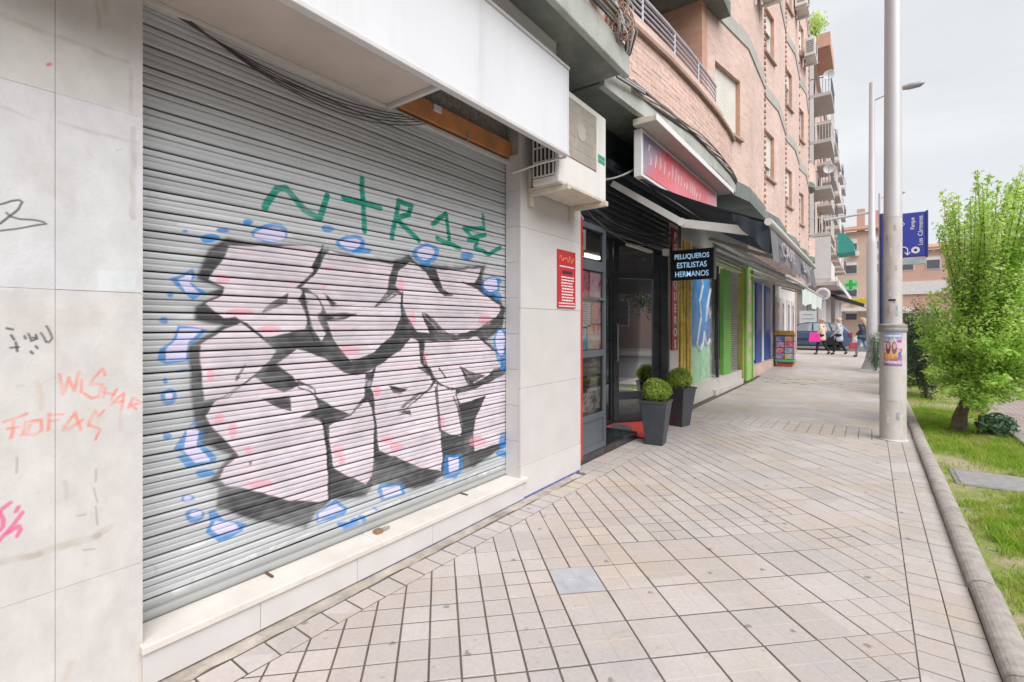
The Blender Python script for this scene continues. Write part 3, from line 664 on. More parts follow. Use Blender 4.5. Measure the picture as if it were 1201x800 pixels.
# hanging plants on the corner balcony
SHUTTER_PAINT = [
('blk',0,[(1.174,2.063),(1.316,2.059),(1.538,2.075),(1.733,2.085),(1.885,2.066),(2.051,2.051),(2.284,2.058),(2.427,2.118),(2.528,2.059),(2.688,2.075),(2.982,2.083),(3.315,2.13),(3.268,2.006),(3.524,1.837),(3.601,1.753),(3.562,1.57),(3.315,1.459),(3.562,1.326),(3.588,1.213),(3.668,1.192),(3.668,0.669),(3.628,0.484),(3.154,0.379),(2.792,0.41),(2.688,0.369),(2.485,0.371),(2.121,0.512),(2.051,0.443),(1.885,0.468),(1.798,0.493),(1.681,0.444),(1.619,0.37),(1.293,0.527),(1.12,0.645),(1.128,0.75),(1.075,0.795),(1.191,0.905),(1.047,0.993),(1.013,1.116),(1.009,1.176),(0.997,1.349),(0.99,1.435),(0.99,1.499),(1.149,1.597),(1.02,1.623),(1.02,1.692),(1.132,1.762),(1.059,1.758),(1.14,1.798),(1.024,1.834),(1.087,1.993)]),
('wht',0,[(1.182,2.027),(1.411,2.053),(1.647,2.089),(1.726,2.084),(1.661,1.958),(1.675,1.914),(1.565,1.828),(1.599,1.799),(1.585,1.747),(1.605,1.696),(1.633,1.632),(1.619,1.574),(1.363,1.522),(1.27,1.606),(1.215,1.642),(1.151,1.631),(1.059,1.709),(1.14,1.757),(1.156,1.797),(1.079,1.836),(1.161,1.977)]),
('wht',0,[(1.733,2.021),(1.78,2.075),(1.885,2.06),(2.051,2.039),(2.284,2.04),(2.246,1.928),(2.231,1.836),(2.128,1.731),(2.292,1.833),(2.354,1.824),(2.362,1.67),(2.284,1.535),(2.121,1.414),(1.937,1.355),(1.873,1.42),(1.805,1.509),(1.768,1.591),(1.756,1.628),(1.805,1.65),(1.97,1.675),(1.756,1.671),(1.692,1.77),(1.625,1.823),(1.576,1.82),(1.675,1.915),(1.71,1.966)]),
('wht',0,[(1.603,1.801),(1.681,1.79),(1.733,1.702),(1.698,1.649),(1.756,1.543),(1.721,1.49),(1.664,1.58),(1.63,1.684)]),
('wht',0,[(2.427,2.067),(2.485,2.067),(2.598,2.007),(2.707,1.896),(2.802,1.834),(2.9,1.845),(2.782,1.88),(2.707,2.036),(2.982,2.062),(3.256,2.102),(3.222,2.017),(3.165,1.954),(3.013,1.958),(3.165,1.925),(3.524,1.782),(3.537,1.728),(3.461,1.664),(3.199,1.558),(2.931,1.518),(2.735,1.541),(2.554,1.686),(2.643,1.536),(2.511,1.544),(2.411,1.658),(2.37,1.745),(2.362,1.825),(2.292,1.882),(2.323,1.989)]),
('wht',0,[(1.044,1.506),(1.149,1.574),(1.243,1.62),(1.363,1.525),(1.436,1.45),(1.401,1.393),(1.316,1.323),(1.235,1.26),(1.174,1.217),(1.059,1.204),(1.051,1.301),(1.04,1.41)]),
('wht',0,[(1.436,1.376),(1.565,1.464),(1.751,1.393),(1.817,1.346),(1.885,1.297),(1.983,1.267),(2.121,1.303),(2.064,1.203),(2.037,1.108),(1.93,1.009),(1.823,1.063),(1.721,1.13),(1.647,1.191),(1.576,1.225),(1.538,1.294)]),
('wht',0,[(1.063,1.134),(1.107,1.198),(1.226,1.261),(1.316,1.313),(1.387,1.259),(1.486,1.209),(1.576,1.265),(1.675,1.199),(1.704,1.09),(1.592,1.044),(1.704,1.032),(1.745,0.967),(1.762,0.857),(1.768,0.695),(1.768,0.491),(1.704,0.5),(1.512,0.566),(1.316,0.675),(1.161,0.75),(1.124,0.795),(1.149,0.843),(1.226,0.893),(1.149,1),(1.099,1.067)]),
('wht',0,[(1.768,0.963),(1.93,1.009),(2.064,1.104),(2.107,1.023),(2.121,0.904),(2.121,0.67),(2.107,0.556),(2.051,0.513),(1.885,0.629),(1.805,0.687),(1.78,0.854)]),
('wht',0,[(2.135,1.313),(2.346,1.422),(2.452,1.507),(2.528,1.479),(2.545,1.317),(2.643,1.212),(2.67,1.157),(2.625,1.109),(2.346,0.947),(2.643,1.114),(2.707,1.16),(2.735,0.969),(2.763,0.729),(2.782,0.521),(2.763,0.438),(2.554,0.508),(2.307,0.646),(2.157,0.721),(2.135,0.902),(2.121,1.08),(2.092,1.171)]),
('wht',0,[(2.589,1.478),(2.831,1.478),(3.067,1.487),(3.199,1.506),(3.339,1.42),(3.537,1.311),(3.537,1.217),(3.375,1.152),(3.154,1.097),(3.067,1.177),(2.982,1.255),(3.088,1.089),(2.88,1.068),(2.716,1.159),(2.625,1.267),(2.571,1.381)]),
('wht',0,[(2.716,1.139),(2.931,1.07),(2.951,0.976),(3.013,0.754),(2.992,0.673),(2.86,0.711),(2.763,0.763),(2.735,0.936)]),
('wht',0,[(2.931,1.034),(3.199,1.056),(3.562,1.136),(3.641,1.186),(3.654,0.968),(3.615,0.678),(3.588,0.515),(3.165,0.509),(3.143,0.66),(3.177,0.801),(3.315,0.968),(2.982,0.937)]),
('blk',0,[(1.357,1.678),(1.411,1.734),(1.512,1.791),(1.502,1.725),(1.363,1.67)]),
('blk',0,[(1.568,1.744),(1.595,1.801),(1.641,1.736),(1.612,1.722)]),
('blk',0,[(1.748,1.796),(1.831,1.736),(1.792,1.728)]),
('blk',0,[(1.689,1.679),(1.823,1.641),(1.748,1.627)]),
('blk',0,[(1.357,1.337),(1.424,1.377),(1.538,1.298),(1.461,1.329)]),
('blk',0,[(1.733,1.67),(1.823,1.645),(1.975,1.678),(1.885,1.635),(1.777,1.62)]),
('blk',0,[(2.554,1.697),(2.62,1.682),(2.855,1.522),(2.758,1.532),(2.643,1.625)]),
('blk',0,[(2.982,1.255),(3.199,1.176),(3.315,1.157),(3.116,1.097),(3.088,1.175)]),
('blk',0,[(3.436,1.205),(3.53,1.217),(3.315,1.119)]),
('blk',0,[(1.733,1.799),(1.823,1.729),(1.966,1.734),(1.792,1.712)]),
('blk',0,[(2.051,1.269),(2.094,1.273),(2.077,1.187),(2.042,1.147)]),
('blk',0,[(2.249,1.17),(2.407,1.115),(2.327,1.116)]),
('blk',0,[(1.351,1.186),(1.525,1.18),(1.525,1.092),(1.436,1.129)]),
('blk',0,[(1.486,1.203),(1.565,1.264),(1.675,1.214),(1.578,1.243)]),
('blk',0,[(1.578,1.027),(1.675,1.057),(1.74,1.001),(1.718,0.995),(1.661,1.033)]),
('blk',0,[(1.282,0.846),(1.304,0.853),(1.293,0.82)]),
('blk',0,[(1.215,1.331),(1.242,1.323),(1.226,1.296)]),
('blk',0,[(2.249,1.17),(2.417,1.129),(2.346,1.098),(2.288,1.112)]),
('blk',0,[(2.346,0.998),(2.49,1.082),(2.688,1.117),(2.532,1.069),(2.386,0.992)]),
('blk',0,[(2.327,0.977),(2.448,0.968),(2.458,0.927),(2.386,0.95)]),
('blk',0,[(1.933,1.02),(2.016,1.107),(2.103,1.126),(2.085,1.092),(1.983,1.069)]),
('blk',0,[(2.943,0.933),(3.315,0.977),(3.143,0.897),(2.982,0.901)]),
('blk',0,[(2.511,1.288),(2.643,1.278),(2.688,1.2),(2.62,1.206)]),
('blk',0.014,[(1.73,2.098),(1.697,1.968),(1.661,1.913),(1.558,1.822)]),
('blk',0.014,[(1.599,1.811),(1.633,1.619),(1.675,1.502)]),
('blk',0.014,[(1.27,1.606),(1.363,1.522)]),
('blk',0.014,[(1.259,1.38),(1.22,1.302)]),
('blk',0.014,[(2.366,1.841),(2.356,1.732),(2.386,1.623)]),
('blk',0.014,[(2.307,1.814),(2.13,1.732)]),
('blk',0.014,[(2.735,1.255),(2.819,1.172)]),
('blk',0.014,[(3.661,1.188),(3.628,0.991)]),
('blk',0.016,[(1.726,1.01),(1.762,0.884),(1.777,0.68),(1.777,0.491)]),
('blk',0.016,[(2.103,1.126),(2.13,0.873),(2.13,0.682)]),
('blk',0.016,[(2.7,1.108),(2.723,0.937),(2.747,0.765)]),
('blk',0.016,[(2.905,1.016),(2.956,0.905),(3.008,0.72)]),
('blk',0.016,[(1.733,1.009),(1.755,0.885),(1.777,0.693)]),
('pnk',0,[(1.191,1.847),(1.19,1.836),(1.177,1.828),(1.161,1.824),(1.146,1.823),(1.13,1.827),(1.123,1.836),(1.127,1.848),(1.134,1.857),(1.145,1.862),(1.161,1.865),(1.176,1.864),(1.184,1.858)]),
('pnk',0,[(1.313,1.672),(1.309,1.664),(1.28,1.657),(1.247,1.653),(1.215,1.652),(1.182,1.656),(1.169,1.664),(1.177,1.673),(1.19,1.68),(1.212,1.686),(1.248,1.689),(1.278,1.688),(1.297,1.681)]),
('pnk',0,[(1.467,1.577),(1.458,1.568),(1.442,1.561),(1.411,1.556),(1.378,1.557),(1.356,1.564),(1.337,1.573),(1.33,1.582),(1.35,1.589),(1.38,1.596),(1.409,1.598),(1.444,1.594),(1.467,1.586)]),
('pnk',0,[(1.789,1.957),(1.784,1.949),(1.775,1.944),(1.765,1.94),(1.753,1.939),(1.744,1.942),(1.741,1.949),(1.741,1.957),(1.743,1.963),(1.753,1.967),(1.765,1.97),(1.775,1.97),(1.784,1.965)]),
('pnk',0,[(1.755,1.842),(1.753,1.835),(1.749,1.828),(1.741,1.824),(1.733,1.824),(1.727,1.829),(1.721,1.836),(1.72,1.843),(1.725,1.85),(1.733,1.856),(1.741,1.858),(1.75,1.855),(1.755,1.849)]),
('pnk',0,[(2.007,1.43),(1.988,1.419),(1.965,1.409),(1.934,1.404),(1.894,1.407),(1.869,1.417),(1.857,1.431),(1.849,1.443),(1.861,1.454),(1.896,1.462),(1.932,1.464),(1.967,1.457),(2,1.444)]),
('pnk',0,[(2.495,1.653),(2.493,1.631),(2.479,1.613),(2.464,1.6),(2.449,1.6),(2.433,1.616),(2.426,1.64),(2.431,1.663),(2.437,1.683),(2.448,1.699),(2.465,1.707),(2.479,1.698),(2.487,1.677)]),
('pnk',0,[(1.158,1.106),(1.156,1.094),(1.146,1.088),(1.135,1.085),(1.123,1.086),(1.112,1.094),(1.107,1.107),(1.11,1.12),(1.115,1.129),(1.123,1.134),(1.135,1.135),(1.145,1.131),(1.152,1.121)]),
('pnk',0,[(1.22,1.028),(1.217,1.006),(1.213,0.985),(1.203,0.976),(1.192,0.983),(1.185,1.002),(1.179,1.024),(1.177,1.046),(1.183,1.068),(1.193,1.083),(1.202,1.085),(1.213,1.071),(1.22,1.049)]),
('pnk',0,[(1.302,0.91),(1.298,0.899),(1.292,0.894),(1.282,0.893),(1.271,0.896),(1.264,0.902),(1.259,0.913),(1.256,0.925),(1.261,0.934),(1.272,0.936),(1.282,0.935),(1.292,0.931),(1.302,0.922)]),
('pnk',0,[(1.42,0.691),(1.421,0.68),(1.396,0.677),(1.358,0.682),(1.325,0.691),(1.293,0.708),(1.27,0.725),(1.276,0.734),(1.298,0.737),(1.323,0.739),(1.359,0.733),(1.395,0.719),(1.412,0.704)]),
('pnk',0,[(1.889,0.788),(1.878,0.766),(1.864,0.755),(1.847,0.753),(1.825,0.758),(1.809,0.771),(1.804,0.793),(1.801,0.819),(1.806,0.837),(1.825,0.843),(1.846,0.841),(1.865,0.833),(1.883,0.814)]),
('pnk',0,[(1.891,0.716),(1.891,0.703),(1.881,0.697),(1.869,0.696),(1.858,0.698),(1.846,0.706),(1.84,0.72),(1.843,0.733),(1.849,0.742),(1.857,0.746),(1.87,0.746),(1.881,0.741),(1.887,0.731)]),
('pnk',0,[(2.178,1.132),(2.171,1.118),(2.162,1.108),(2.147,1.102),(2.129,1.103),(2.118,1.113),(2.11,1.131),(2.105,1.148),(2.113,1.16),(2.13,1.168),(2.146,1.171),(2.163,1.165),(2.178,1.15)]),
('pnk',0,[(2.295,0.783),(2.28,0.768),(2.263,0.76),(2.238,0.761),(2.208,0.769),(2.188,0.78),(2.178,0.796),(2.172,0.816),(2.182,0.829),(2.209,0.831),(2.237,0.827),(2.264,0.817),(2.29,0.802)]),
('pnk',0,[(2.393,0.709),(2.382,0.698),(2.352,0.692),(2.323,0.69),(2.289,0.698),(2.258,0.715),(2.25,0.731),(2.254,0.743),(2.262,0.754),(2.288,0.759),(2.324,0.756),(2.351,0.745),(2.376,0.727)]),
('pnk',0,[(2.8,0.824),(2.796,0.797),(2.79,0.777),(2.777,0.774),(2.763,0.784),(2.754,0.799),(2.745,0.821),(2.742,0.847),(2.751,0.872),(2.764,0.883),(2.776,0.88),(2.79,0.866),(2.8,0.848)]),
('pnk',0,[(3.323,0.566),(3.309,0.55),(3.261,0.542),(3.212,0.54),(3.158,0.553),(3.108,0.579),(3.092,0.601),(3.102,0.619),(3.117,0.634),(3.155,0.642),(3.213,0.636),(3.259,0.618),(3.295,0.592)]),
('pnk',0,[(1.108,1.34),(1.104,1.321),(1.1,1.309),(1.093,1.306),(1.085,1.307),(1.08,1.315),(1.077,1.332),(1.075,1.353),(1.078,1.368),(1.086,1.376),(1.093,1.377),(1.1,1.373),(1.107,1.36)]),
('pnk',0,[(1.568,1.85),(1.569,1.845),(1.558,1.841),(1.542,1.839),(1.528,1.839),(1.514,1.84),(1.505,1.843),(1.508,1.849),(1.517,1.854),(1.527,1.857),(1.543,1.858),(1.557,1.857),(1.564,1.854)]),
('pnk',0,[(2.375,1.888),(2.375,1.867),(2.366,1.849),(2.35,1.836),(2.336,1.835),(2.323,1.849),(2.313,1.872),(2.314,1.895),(2.325,1.914),(2.336,1.93),(2.35,1.938),(2.366,1.932),(2.373,1.912)]),
('pnk',0,[(2.623,1.345),(2.619,1.319),(2.613,1.3),(2.601,1.297),(2.589,1.303),(2.58,1.316),(2.573,1.336),(2.57,1.362),(2.577,1.386),(2.589,1.397),(2.601,1.395),(2.614,1.385),(2.624,1.369)]),
('pnk',0,[(3.402,1.648),(3.397,1.625),(3.374,1.606),(3.327,1.6),(3.284,1.606),(3.25,1.62),(3.219,1.637),(3.217,1.657),(3.248,1.679),(3.285,1.693),(3.326,1.693),(3.375,1.683),(3.401,1.667)]),
('lil',0,[(1.31,1.879),(1.305,1.873),(1.289,1.867),(1.274,1.863),(1.257,1.861),(1.241,1.864),(1.236,1.87),(1.239,1.877),(1.243,1.882),(1.256,1.887),(1.275,1.891),(1.289,1.89),(1.301,1.886)]),
('lil',0,[(1.329,1.023),(1.329,1.009),(1.315,1.003),(1.297,1.003),(1.281,1.006),(1.264,1.015),(1.255,1.028),(1.259,1.042),(1.268,1.051),(1.28,1.055),(1.298,1.054),(1.314,1.049),(1.322,1.038)]),
('lil',0,[(1.563,2.012),(1.543,2),(1.519,1.989),(1.474,1.982),(1.424,1.979),(1.394,1.981),(1.371,1.986),(1.359,1.994),(1.382,2.005),(1.428,2.016),(1.472,2.021),(1.521,2.022),(1.562,2.021)]),
('lil',0,[(2.233,1.818),(2.228,1.806),(2.183,1.796),(2.132,1.791),(2.084,1.791),(2.035,1.794),(2.014,1.801),(2.027,1.814),(2.048,1.825),(2.081,1.832),(2.135,1.834),(2.18,1.834),(2.208,1.828)]),
('lil',0,[(2.138,1.195),(2.119,1.186),(2.095,1.179),(2.061,1.178),(2.019,1.185),(1.993,1.196),(1.979,1.206),(1.969,1.217),(1.984,1.226),(2.022,1.23),(2.06,1.227),(2.097,1.218),(2.133,1.206)]),
('lil',0,[(3.127,1.318),(3.127,1.303),(3.071,1.296),(2.998,1.298),(2.935,1.305),(2.869,1.315),(2.833,1.327),(2.849,1.34),(2.886,1.351),(2.93,1.355),(3.001,1.351),(3.067,1.343),(3.101,1.332)]),
('lil',0,[(2.553,0.638),(2.524,0.633),(2.488,0.631),(2.442,0.635),(2.383,0.648),(2.345,0.664),(2.329,0.679),(2.317,0.692),(2.334,0.698),(2.386,0.696),(2.44,0.688),(2.491,0.674),(2.541,0.653)]),
('lil',0,[(1.542,0.799),(1.527,0.79),(1.507,0.787),(1.472,0.793),(1.432,0.804),(1.407,0.814),(1.389,0.828),(1.379,0.842),(1.397,0.849),(1.434,0.845),(1.47,0.838),(1.509,0.826),(1.541,0.812)]),
('lil',0,[(2.032,0.804),(2.033,0.787),(2.016,0.777),(1.989,0.778),(1.966,0.788),(1.943,0.802),(1.927,0.817),(1.931,0.833),(1.947,0.846),(1.965,0.851),(1.99,0.845),(2.015,0.833),(2.027,0.82)]),
('lil',0,[(1.269,1.42),(1.261,1.408),(1.251,1.4),(1.232,1.4),(1.21,1.403),(1.196,1.41),(1.185,1.419),(1.18,1.43),(1.192,1.44),(1.211,1.444),(1.231,1.443),(1.252,1.438),(1.269,1.43)]),
('blu',0,[(1.141,2.058),(1.129,2.047),(1.112,2.036),(1.093,2.027),(1.068,2.025),(1.051,2.03),(1.045,2.039),(1.043,2.048),(1.049,2.058),(1.069,2.068),(1.093,2.075),(1.113,2.073),(1.133,2.067)]),
('blu',0,[(1.179,2.104),(1.177,2.097),(1.169,2.092),(1.153,2.088),(1.138,2.086),(1.126,2.087),(1.115,2.091),(1.114,2.097),(1.125,2.105),(1.138,2.109),(1.153,2.112),(1.17,2.113),(1.179,2.111)]),
('blu',0,[(1.307,2.167),(1.301,2.157),(1.294,2.148),(1.283,2.142),(1.269,2.142),(1.261,2.147),(1.255,2.154),(1.252,2.161),(1.257,2.171),(1.27,2.179),(1.282,2.183),(1.295,2.18),(1.306,2.174)]),
('blu',0,[(0.989,2.07),(0.989,2.066),(0.985,2.063),(0.98,2.061),(0.975,2.06),(0.97,2.061),(0.967,2.064),(0.967,2.069),(0.971,2.072),(0.975,2.075),(0.98,2.077),(0.985,2.077),(0.988,2.074)]),
('blu',0,[(1.506,2.14),(1.504,2.117),(1.475,2.091),(1.42,2.07),(1.372,2.066),(1.331,2.078),(1.297,2.097),(1.299,2.12),(1.333,2.147),(1.372,2.172),(1.42,2.186),(1.474,2.183),(1.502,2.165)]),
('blu',0,[(1.815,2.215),(1.805,2.203),(1.787,2.191),(1.768,2.184),(1.744,2.184),(1.726,2.188),(1.721,2.195),(1.72,2.205),(1.725,2.215),(1.744,2.225),(1.768,2.229),(1.787,2.227),(1.806,2.222)]),
('blu',0,[(2.039,2.147),(2.035,2.121),(2.007,2.094),(1.951,2.074),(1.901,2.073),(1.861,2.088),(1.825,2.107),(1.824,2.13),(1.859,2.159),(1.901,2.185),(1.95,2.196),(2.007,2.191),(2.037,2.172)]),
('blu',0,[(2.093,2.108),(2.084,2.095),(2.066,2.084),(2.027,2.077),(1.989,2.076),(1.962,2.078),(1.938,2.084),(1.931,2.094),(1.956,2.107),(1.991,2.118),(2.026,2.121),(2.067,2.122),(2.094,2.118)]),
('blu',0,[(2.737,2.16),(2.715,2.124),(2.682,2.089),(2.617,2.062),(2.548,2.059),(2.504,2.08),(2.467,2.112),(2.452,2.143),(2.489,2.179),(2.552,2.214),(2.614,2.232),(2.686,2.225),(2.738,2.197)]),
('blu',0,[(3.163,2.196),(3.147,2.176),(3.112,2.157),(3.077,2.149),(3.034,2.15),(2.999,2.156),(2.989,2.168),(2.992,2.185),(3.001,2.203),(3.033,2.217),(3.077,2.221),(3.111,2.217),(3.143,2.209)]),
('blu',0,[(3.524,1.963),(3.525,1.927),(3.484,1.895),(3.415,1.87),(3.356,1.866),(3.301,1.889),(3.259,1.926),(3.268,1.964),(3.309,1.998),(3.354,2.028),(3.416,2.045),(3.482,2.038),(3.513,2.004)]),
('blu',0,[(3.566,1.863),(3.56,1.846),(3.533,1.83),(3.505,1.819),(3.476,1.819),(3.447,1.83),(3.437,1.848),(3.443,1.865),(3.453,1.881),(3.474,1.895),(3.506,1.902),(3.532,1.896),(3.551,1.881)]),
('blu',0,[(3.564,2.005),(3.555,1.99),(3.544,1.976),(3.529,1.968),(3.509,1.97),(3.497,1.98),(3.49,1.993),(3.486,2.006),(3.492,2.02),(3.51,2.033),(3.528,2.036),(3.545,2.03),(3.561,2.018)]),
('blu',0,[(3.636,1.41),(3.62,1.342),(3.597,1.279),(3.55,1.243),(3.501,1.255),(3.468,1.311),(3.441,1.382),(3.43,1.45),(3.458,1.515),(3.503,1.569),(3.548,1.585),(3.6,1.55),(3.636,1.482)]),
('blu',0,[(3.661,1.224),(3.649,1.196),(3.622,1.179),(3.596,1.171),(3.563,1.172),(3.536,1.188),(3.529,1.217),(3.531,1.249),(3.538,1.272),(3.563,1.284),(3.596,1.288),(3.622,1.281),(3.646,1.258)]),
('blu',0,[(0.922,1.747),(0.922,1.741),(0.918,1.737),(0.911,1.735),(0.904,1.735),(0.898,1.737),(0.894,1.742),(0.895,1.749),(0.899,1.754),(0.904,1.757),(0.911,1.758),(0.918,1.757),(0.921,1.753)]),
('blu',0,[(0.903,1.622),(0.902,1.613),(0.897,1.607),(0.887,1.606),(0.877,1.608),(0.87,1.612),(0.863,1.618),(0.862,1.626),(0.869,1.633),(0.877,1.637),(0.887,1.637),(0.897,1.634),(0.903,1.629)]),
('blu',0,[(0.991,1.371),(0.989,1.367),(0.977,1.366),(0.963,1.365),(0.95,1.366),(0.936,1.369),(0.93,1.373),(0.934,1.377),(0.939,1.38),(0.949,1.381),(0.964,1.381),(0.976,1.38),(0.984,1.376)]),
('blu',0,[(0.902,1.328),(0.902,1.32),(0.897,1.316),(0.892,1.314),(0.888,1.314),(0.883,1.318),(0.88,1.326),(0.882,1.334),(0.884,1.34),(0.887,1.343),(0.893,1.344),(0.897,1.343),(0.9,1.337)]),
('blu',0,[(0.938,1.245),(0.93,1.227),(0.922,1.216),(0.907,1.21),(0.889,1.212),(0.878,1.222),(0.87,1.243),(0.865,1.263),(0.873,1.278),(0.89,1.286),(0.906,1.289),(0.923,1.283),(0.937,1.267)]),
('blu',0,[(0.914,1.057),(0.911,1.05),(0.904,1.045),(0.897,1.042),(0.888,1.045),(0.88,1.052),(0.878,1.06),(0.879,1.067),(0.881,1.073),(0.888,1.078),(0.897,1.078),(0.904,1.073),(0.91,1.065)]),
('blu',0,[(1.111,0.83),(1.1,0.823),(1.086,0.819),(1.069,0.818),(1.046,0.823),(1.031,0.834),(1.026,0.845),(1.022,0.856),(1.028,0.863),(1.047,0.865),(1.068,0.863),(1.087,0.856),(1.105,0.842)]),
('blu',0,[(1.019,0.723),(1.014,0.714),(1.002,0.712),(0.989,0.712),(0.975,0.716),(0.962,0.725),(0.958,0.735),(0.96,0.745),(0.963,0.752),(0.974,0.754),(0.99,0.751),(1.002,0.746),(1.012,0.736)]),
('blu',0,[(1.065,0.623),(1.054,0.611),(1.041,0.604),(1.022,0.602),(0.999,0.609),(0.984,0.623),(0.976,0.642),(0.971,0.66),(0.979,0.67),(1,0.673),(1.021,0.672),(1.043,0.661),(1.062,0.641)]),
('blu',0,[(3.612,0.519),(3.612,0.485),(3.594,0.462),(3.568,0.449),(3.546,0.452),(3.523,0.479),(3.508,0.519),(3.513,0.555),(3.528,0.582),(3.544,0.602),(3.569,0.609),(3.593,0.594),(3.604,0.56)]),
('blu',0,[(3.632,0.395),(3.629,0.38),(3.606,0.372),(3.561,0.377),(3.52,0.39),(3.487,0.407),(3.457,0.425),(3.457,0.44),(3.486,0.448),(3.52,0.451),(3.561,0.442),(3.606,0.425),(3.63,0.409)]),
('blu',0,[(1.946,0.282),(1.939,0.274),(1.926,0.272),(1.899,0.278),(1.872,0.287),(1.853,0.298),(1.837,0.313),(1.831,0.326),(1.848,0.329),(1.873,0.325),(1.898,0.318),(1.927,0.307),(1.946,0.293)]),
('blu',0,[(1.993,0.295),(1.987,0.29),(1.974,0.289),(1.96,0.289),(1.944,0.294),(1.93,0.303),(1.926,0.313),(1.928,0.32),(1.931,0.325),(1.944,0.326),(1.96,0.323),(1.973,0.317),(1.985,0.306)]),
('blu',0,[(2.152,0.326),(2.148,0.322),(2.139,0.321),(2.13,0.322),(2.12,0.326),(2.111,0.331),(2.108,0.337),(2.109,0.342),(2.112,0.346),(2.12,0.346),(2.131,0.343),(2.139,0.34),(2.147,0.334)]),
('blu',0,[(2.048,0.295),(2.045,0.287),(2.037,0.283),(2.021,0.286),(2.005,0.294),(1.994,0.302),(1.983,0.311),(1.981,0.32),(1.991,0.325),(2.006,0.325),(2.02,0.32),(2.038,0.311),(2.048,0.302)]),
('blu',0,[(2.598,2.079),(2.554,2.126),(2.67,2.139),(2.616,2.028)]),
('blu',0,[(0.909,1.828),(1.011,1.882),(1.022,1.842),(0.992,1.819),(1.071,1.77),(1.011,1.727),(0.945,1.784)]),
('blu',0,[(0.945,1.6),(1.079,1.578),(1.02,1.517),(0.987,1.507),(0.992,1.424),(0.891,1.407),(0.855,1.432),(0.865,1.483),(0.918,1.522)]),
('blu',0,[(0.973,1.073),(1.057,1.059),(1.051,0.991),(1.122,0.91),(1.111,0.888),(0.982,0.883),(0.936,0.956),(0.973,0.959),(0.922,0.991)]),
('blu',0,[(0.987,1.094),(1.02,1.116),(1.03,1.098)]),
('blu',0,[(1.079,0.64),(1.109,0.644),(1.151,0.573),(1.273,0.51),(1.248,0.478),(1.13,0.46),(1.067,0.534),(1.089,0.582)]),
('blu',0,[(1.687,0.442),(1.823,0.486),(1.911,0.4),(1.885,0.369),(1.687,0.374)]),
('blu',0,[(2.142,0.459),(2.179,0.49),(2.386,0.436),(2.403,0.35),(2.179,0.372)]),
('blu',0,[(2.802,0.551),(3.003,0.529),(3.024,0.396),(2.931,0.341),(2.782,0.379)]),
('lav',0,[(1.483,2.127),(1.482,2.109),(1.459,2.092),(1.417,2.083),(1.38,2.082),(1.348,2.087),(1.321,2.095),(1.322,2.111),(1.349,2.131),(1.38,2.145),(1.417,2.15),(1.459,2.149),(1.48,2.141)]),
('lav',0,[(2,2.142),(1.988,2.128),(1.972,2.114),(1.94,2.103),(1.905,2.102),(1.883,2.108),(1.864,2.118),(1.856,2.129),(1.875,2.143),(1.907,2.158),(1.938,2.164),(1.974,2.162),(2,2.154)]),
('lav',0,[(2.684,2.161),(2.67,2.139),(2.65,2.122),(2.61,2.107),(2.567,2.101),(2.539,2.111),(2.515,2.13),(2.506,2.15),(2.53,2.169),(2.569,2.187),(2.608,2.199),(2.652,2.199),(2.684,2.184)]),
('lav',0,[(3.49,1.968),(3.49,1.94),(3.46,1.92),(3.411,1.907),(3.368,1.902),(3.327,1.914),(3.297,1.94),(3.303,1.97),(3.333,1.995),(3.366,2.012),(3.412,2.022),(3.459,2.02),(3.481,2)]),
('lav',0,[(3.598,1.435),(3.589,1.376),(3.574,1.341),(3.545,1.33),(3.514,1.337),(3.494,1.361),(3.476,1.409),(3.469,1.469),(3.487,1.518),(3.516,1.54),(3.544,1.542),(3.576,1.529),(3.599,1.493)]),
('lav',0,[(0.912,1.252),(0.91,1.246),(0.908,1.243),(0.903,1.242),(0.898,1.243),(0.895,1.246),(0.892,1.251),(0.891,1.258),(0.893,1.263),(0.898,1.265),(0.903,1.264),(0.908,1.263),(0.912,1.258)]),
('lav',0,[(0.998,0.729),(0.997,0.726),(0.992,0.724),(0.987,0.725),(0.982,0.726),(0.977,0.729),(0.975,0.733),(0.976,0.738),(0.977,0.74),(0.982,0.741),(0.987,0.74),(0.992,0.738),(0.996,0.734)]),
('lav',0,[(1.045,0.637),(1.045,0.631),(1.039,0.629),(1.027,0.631),(1.017,0.635),(1.008,0.641),(1,0.648),(1,0.655),(1.008,0.658),(1.017,0.658),(1.027,0.655),(1.039,0.65),(1.044,0.644)]),
('lav',0,[(0.95,1.824),(0.999,1.853),(0.987,1.808),(1.035,1.766),(0.987,1.763)]),
('lav',0,[(0.953,1.577),(1.038,1.574),(0.982,1.518),(0.975,1.436),(0.896,1.43),(0.898,1.481),(0.938,1.521)]),
('lav',0,[(0.987,1.068),(1.03,1.06),(1.02,0.992),(1.079,0.905),(1.02,0.908),(0.973,0.978)]),
('lav',0,[(1.115,0.574),(1.204,0.531),(1.226,0.494),(1.13,0.507),(1.099,0.545)]),
('lav',0,[(1.71,0.435),(1.823,0.448),(1.873,0.406),(1.71,0.392)]),
('lav',0,[(2.193,0.451),(2.346,0.428),(2.362,0.38),(2.208,0.393)]),
('lav',0,[(2.85,0.52),(2.961,0.502),(2.961,0.411),(2.86,0.4)]),
('grn',0.04,[(1.372,2.264),(1.436,2.379),(1.492,2.402),(1.608,2.295),(1.71,2.261),(1.756,2.414)]),
('grn',0.04,[(1.879,2.424),(2.171,2.414)]),
('grn',0.04,[(2.016,2.578),(2.037,2.233)]),
('grn',0.04,[(2.269,2.221),(2.331,2.494),(2.452,2.488),(2.427,2.413),(2.307,2.367),(2.528,2.239)]),
('grn',0.04,[(2.67,2.385),(2.821,2.499),(2.86,2.258)]),
('grn',0.04,[(2.716,2.279),(2.982,2.239)]),
('grn',0.04,[(3.28,2.569),(3.303,2.453),(3.035,2.41),(3.154,2.349),(3.315,2.402)]),
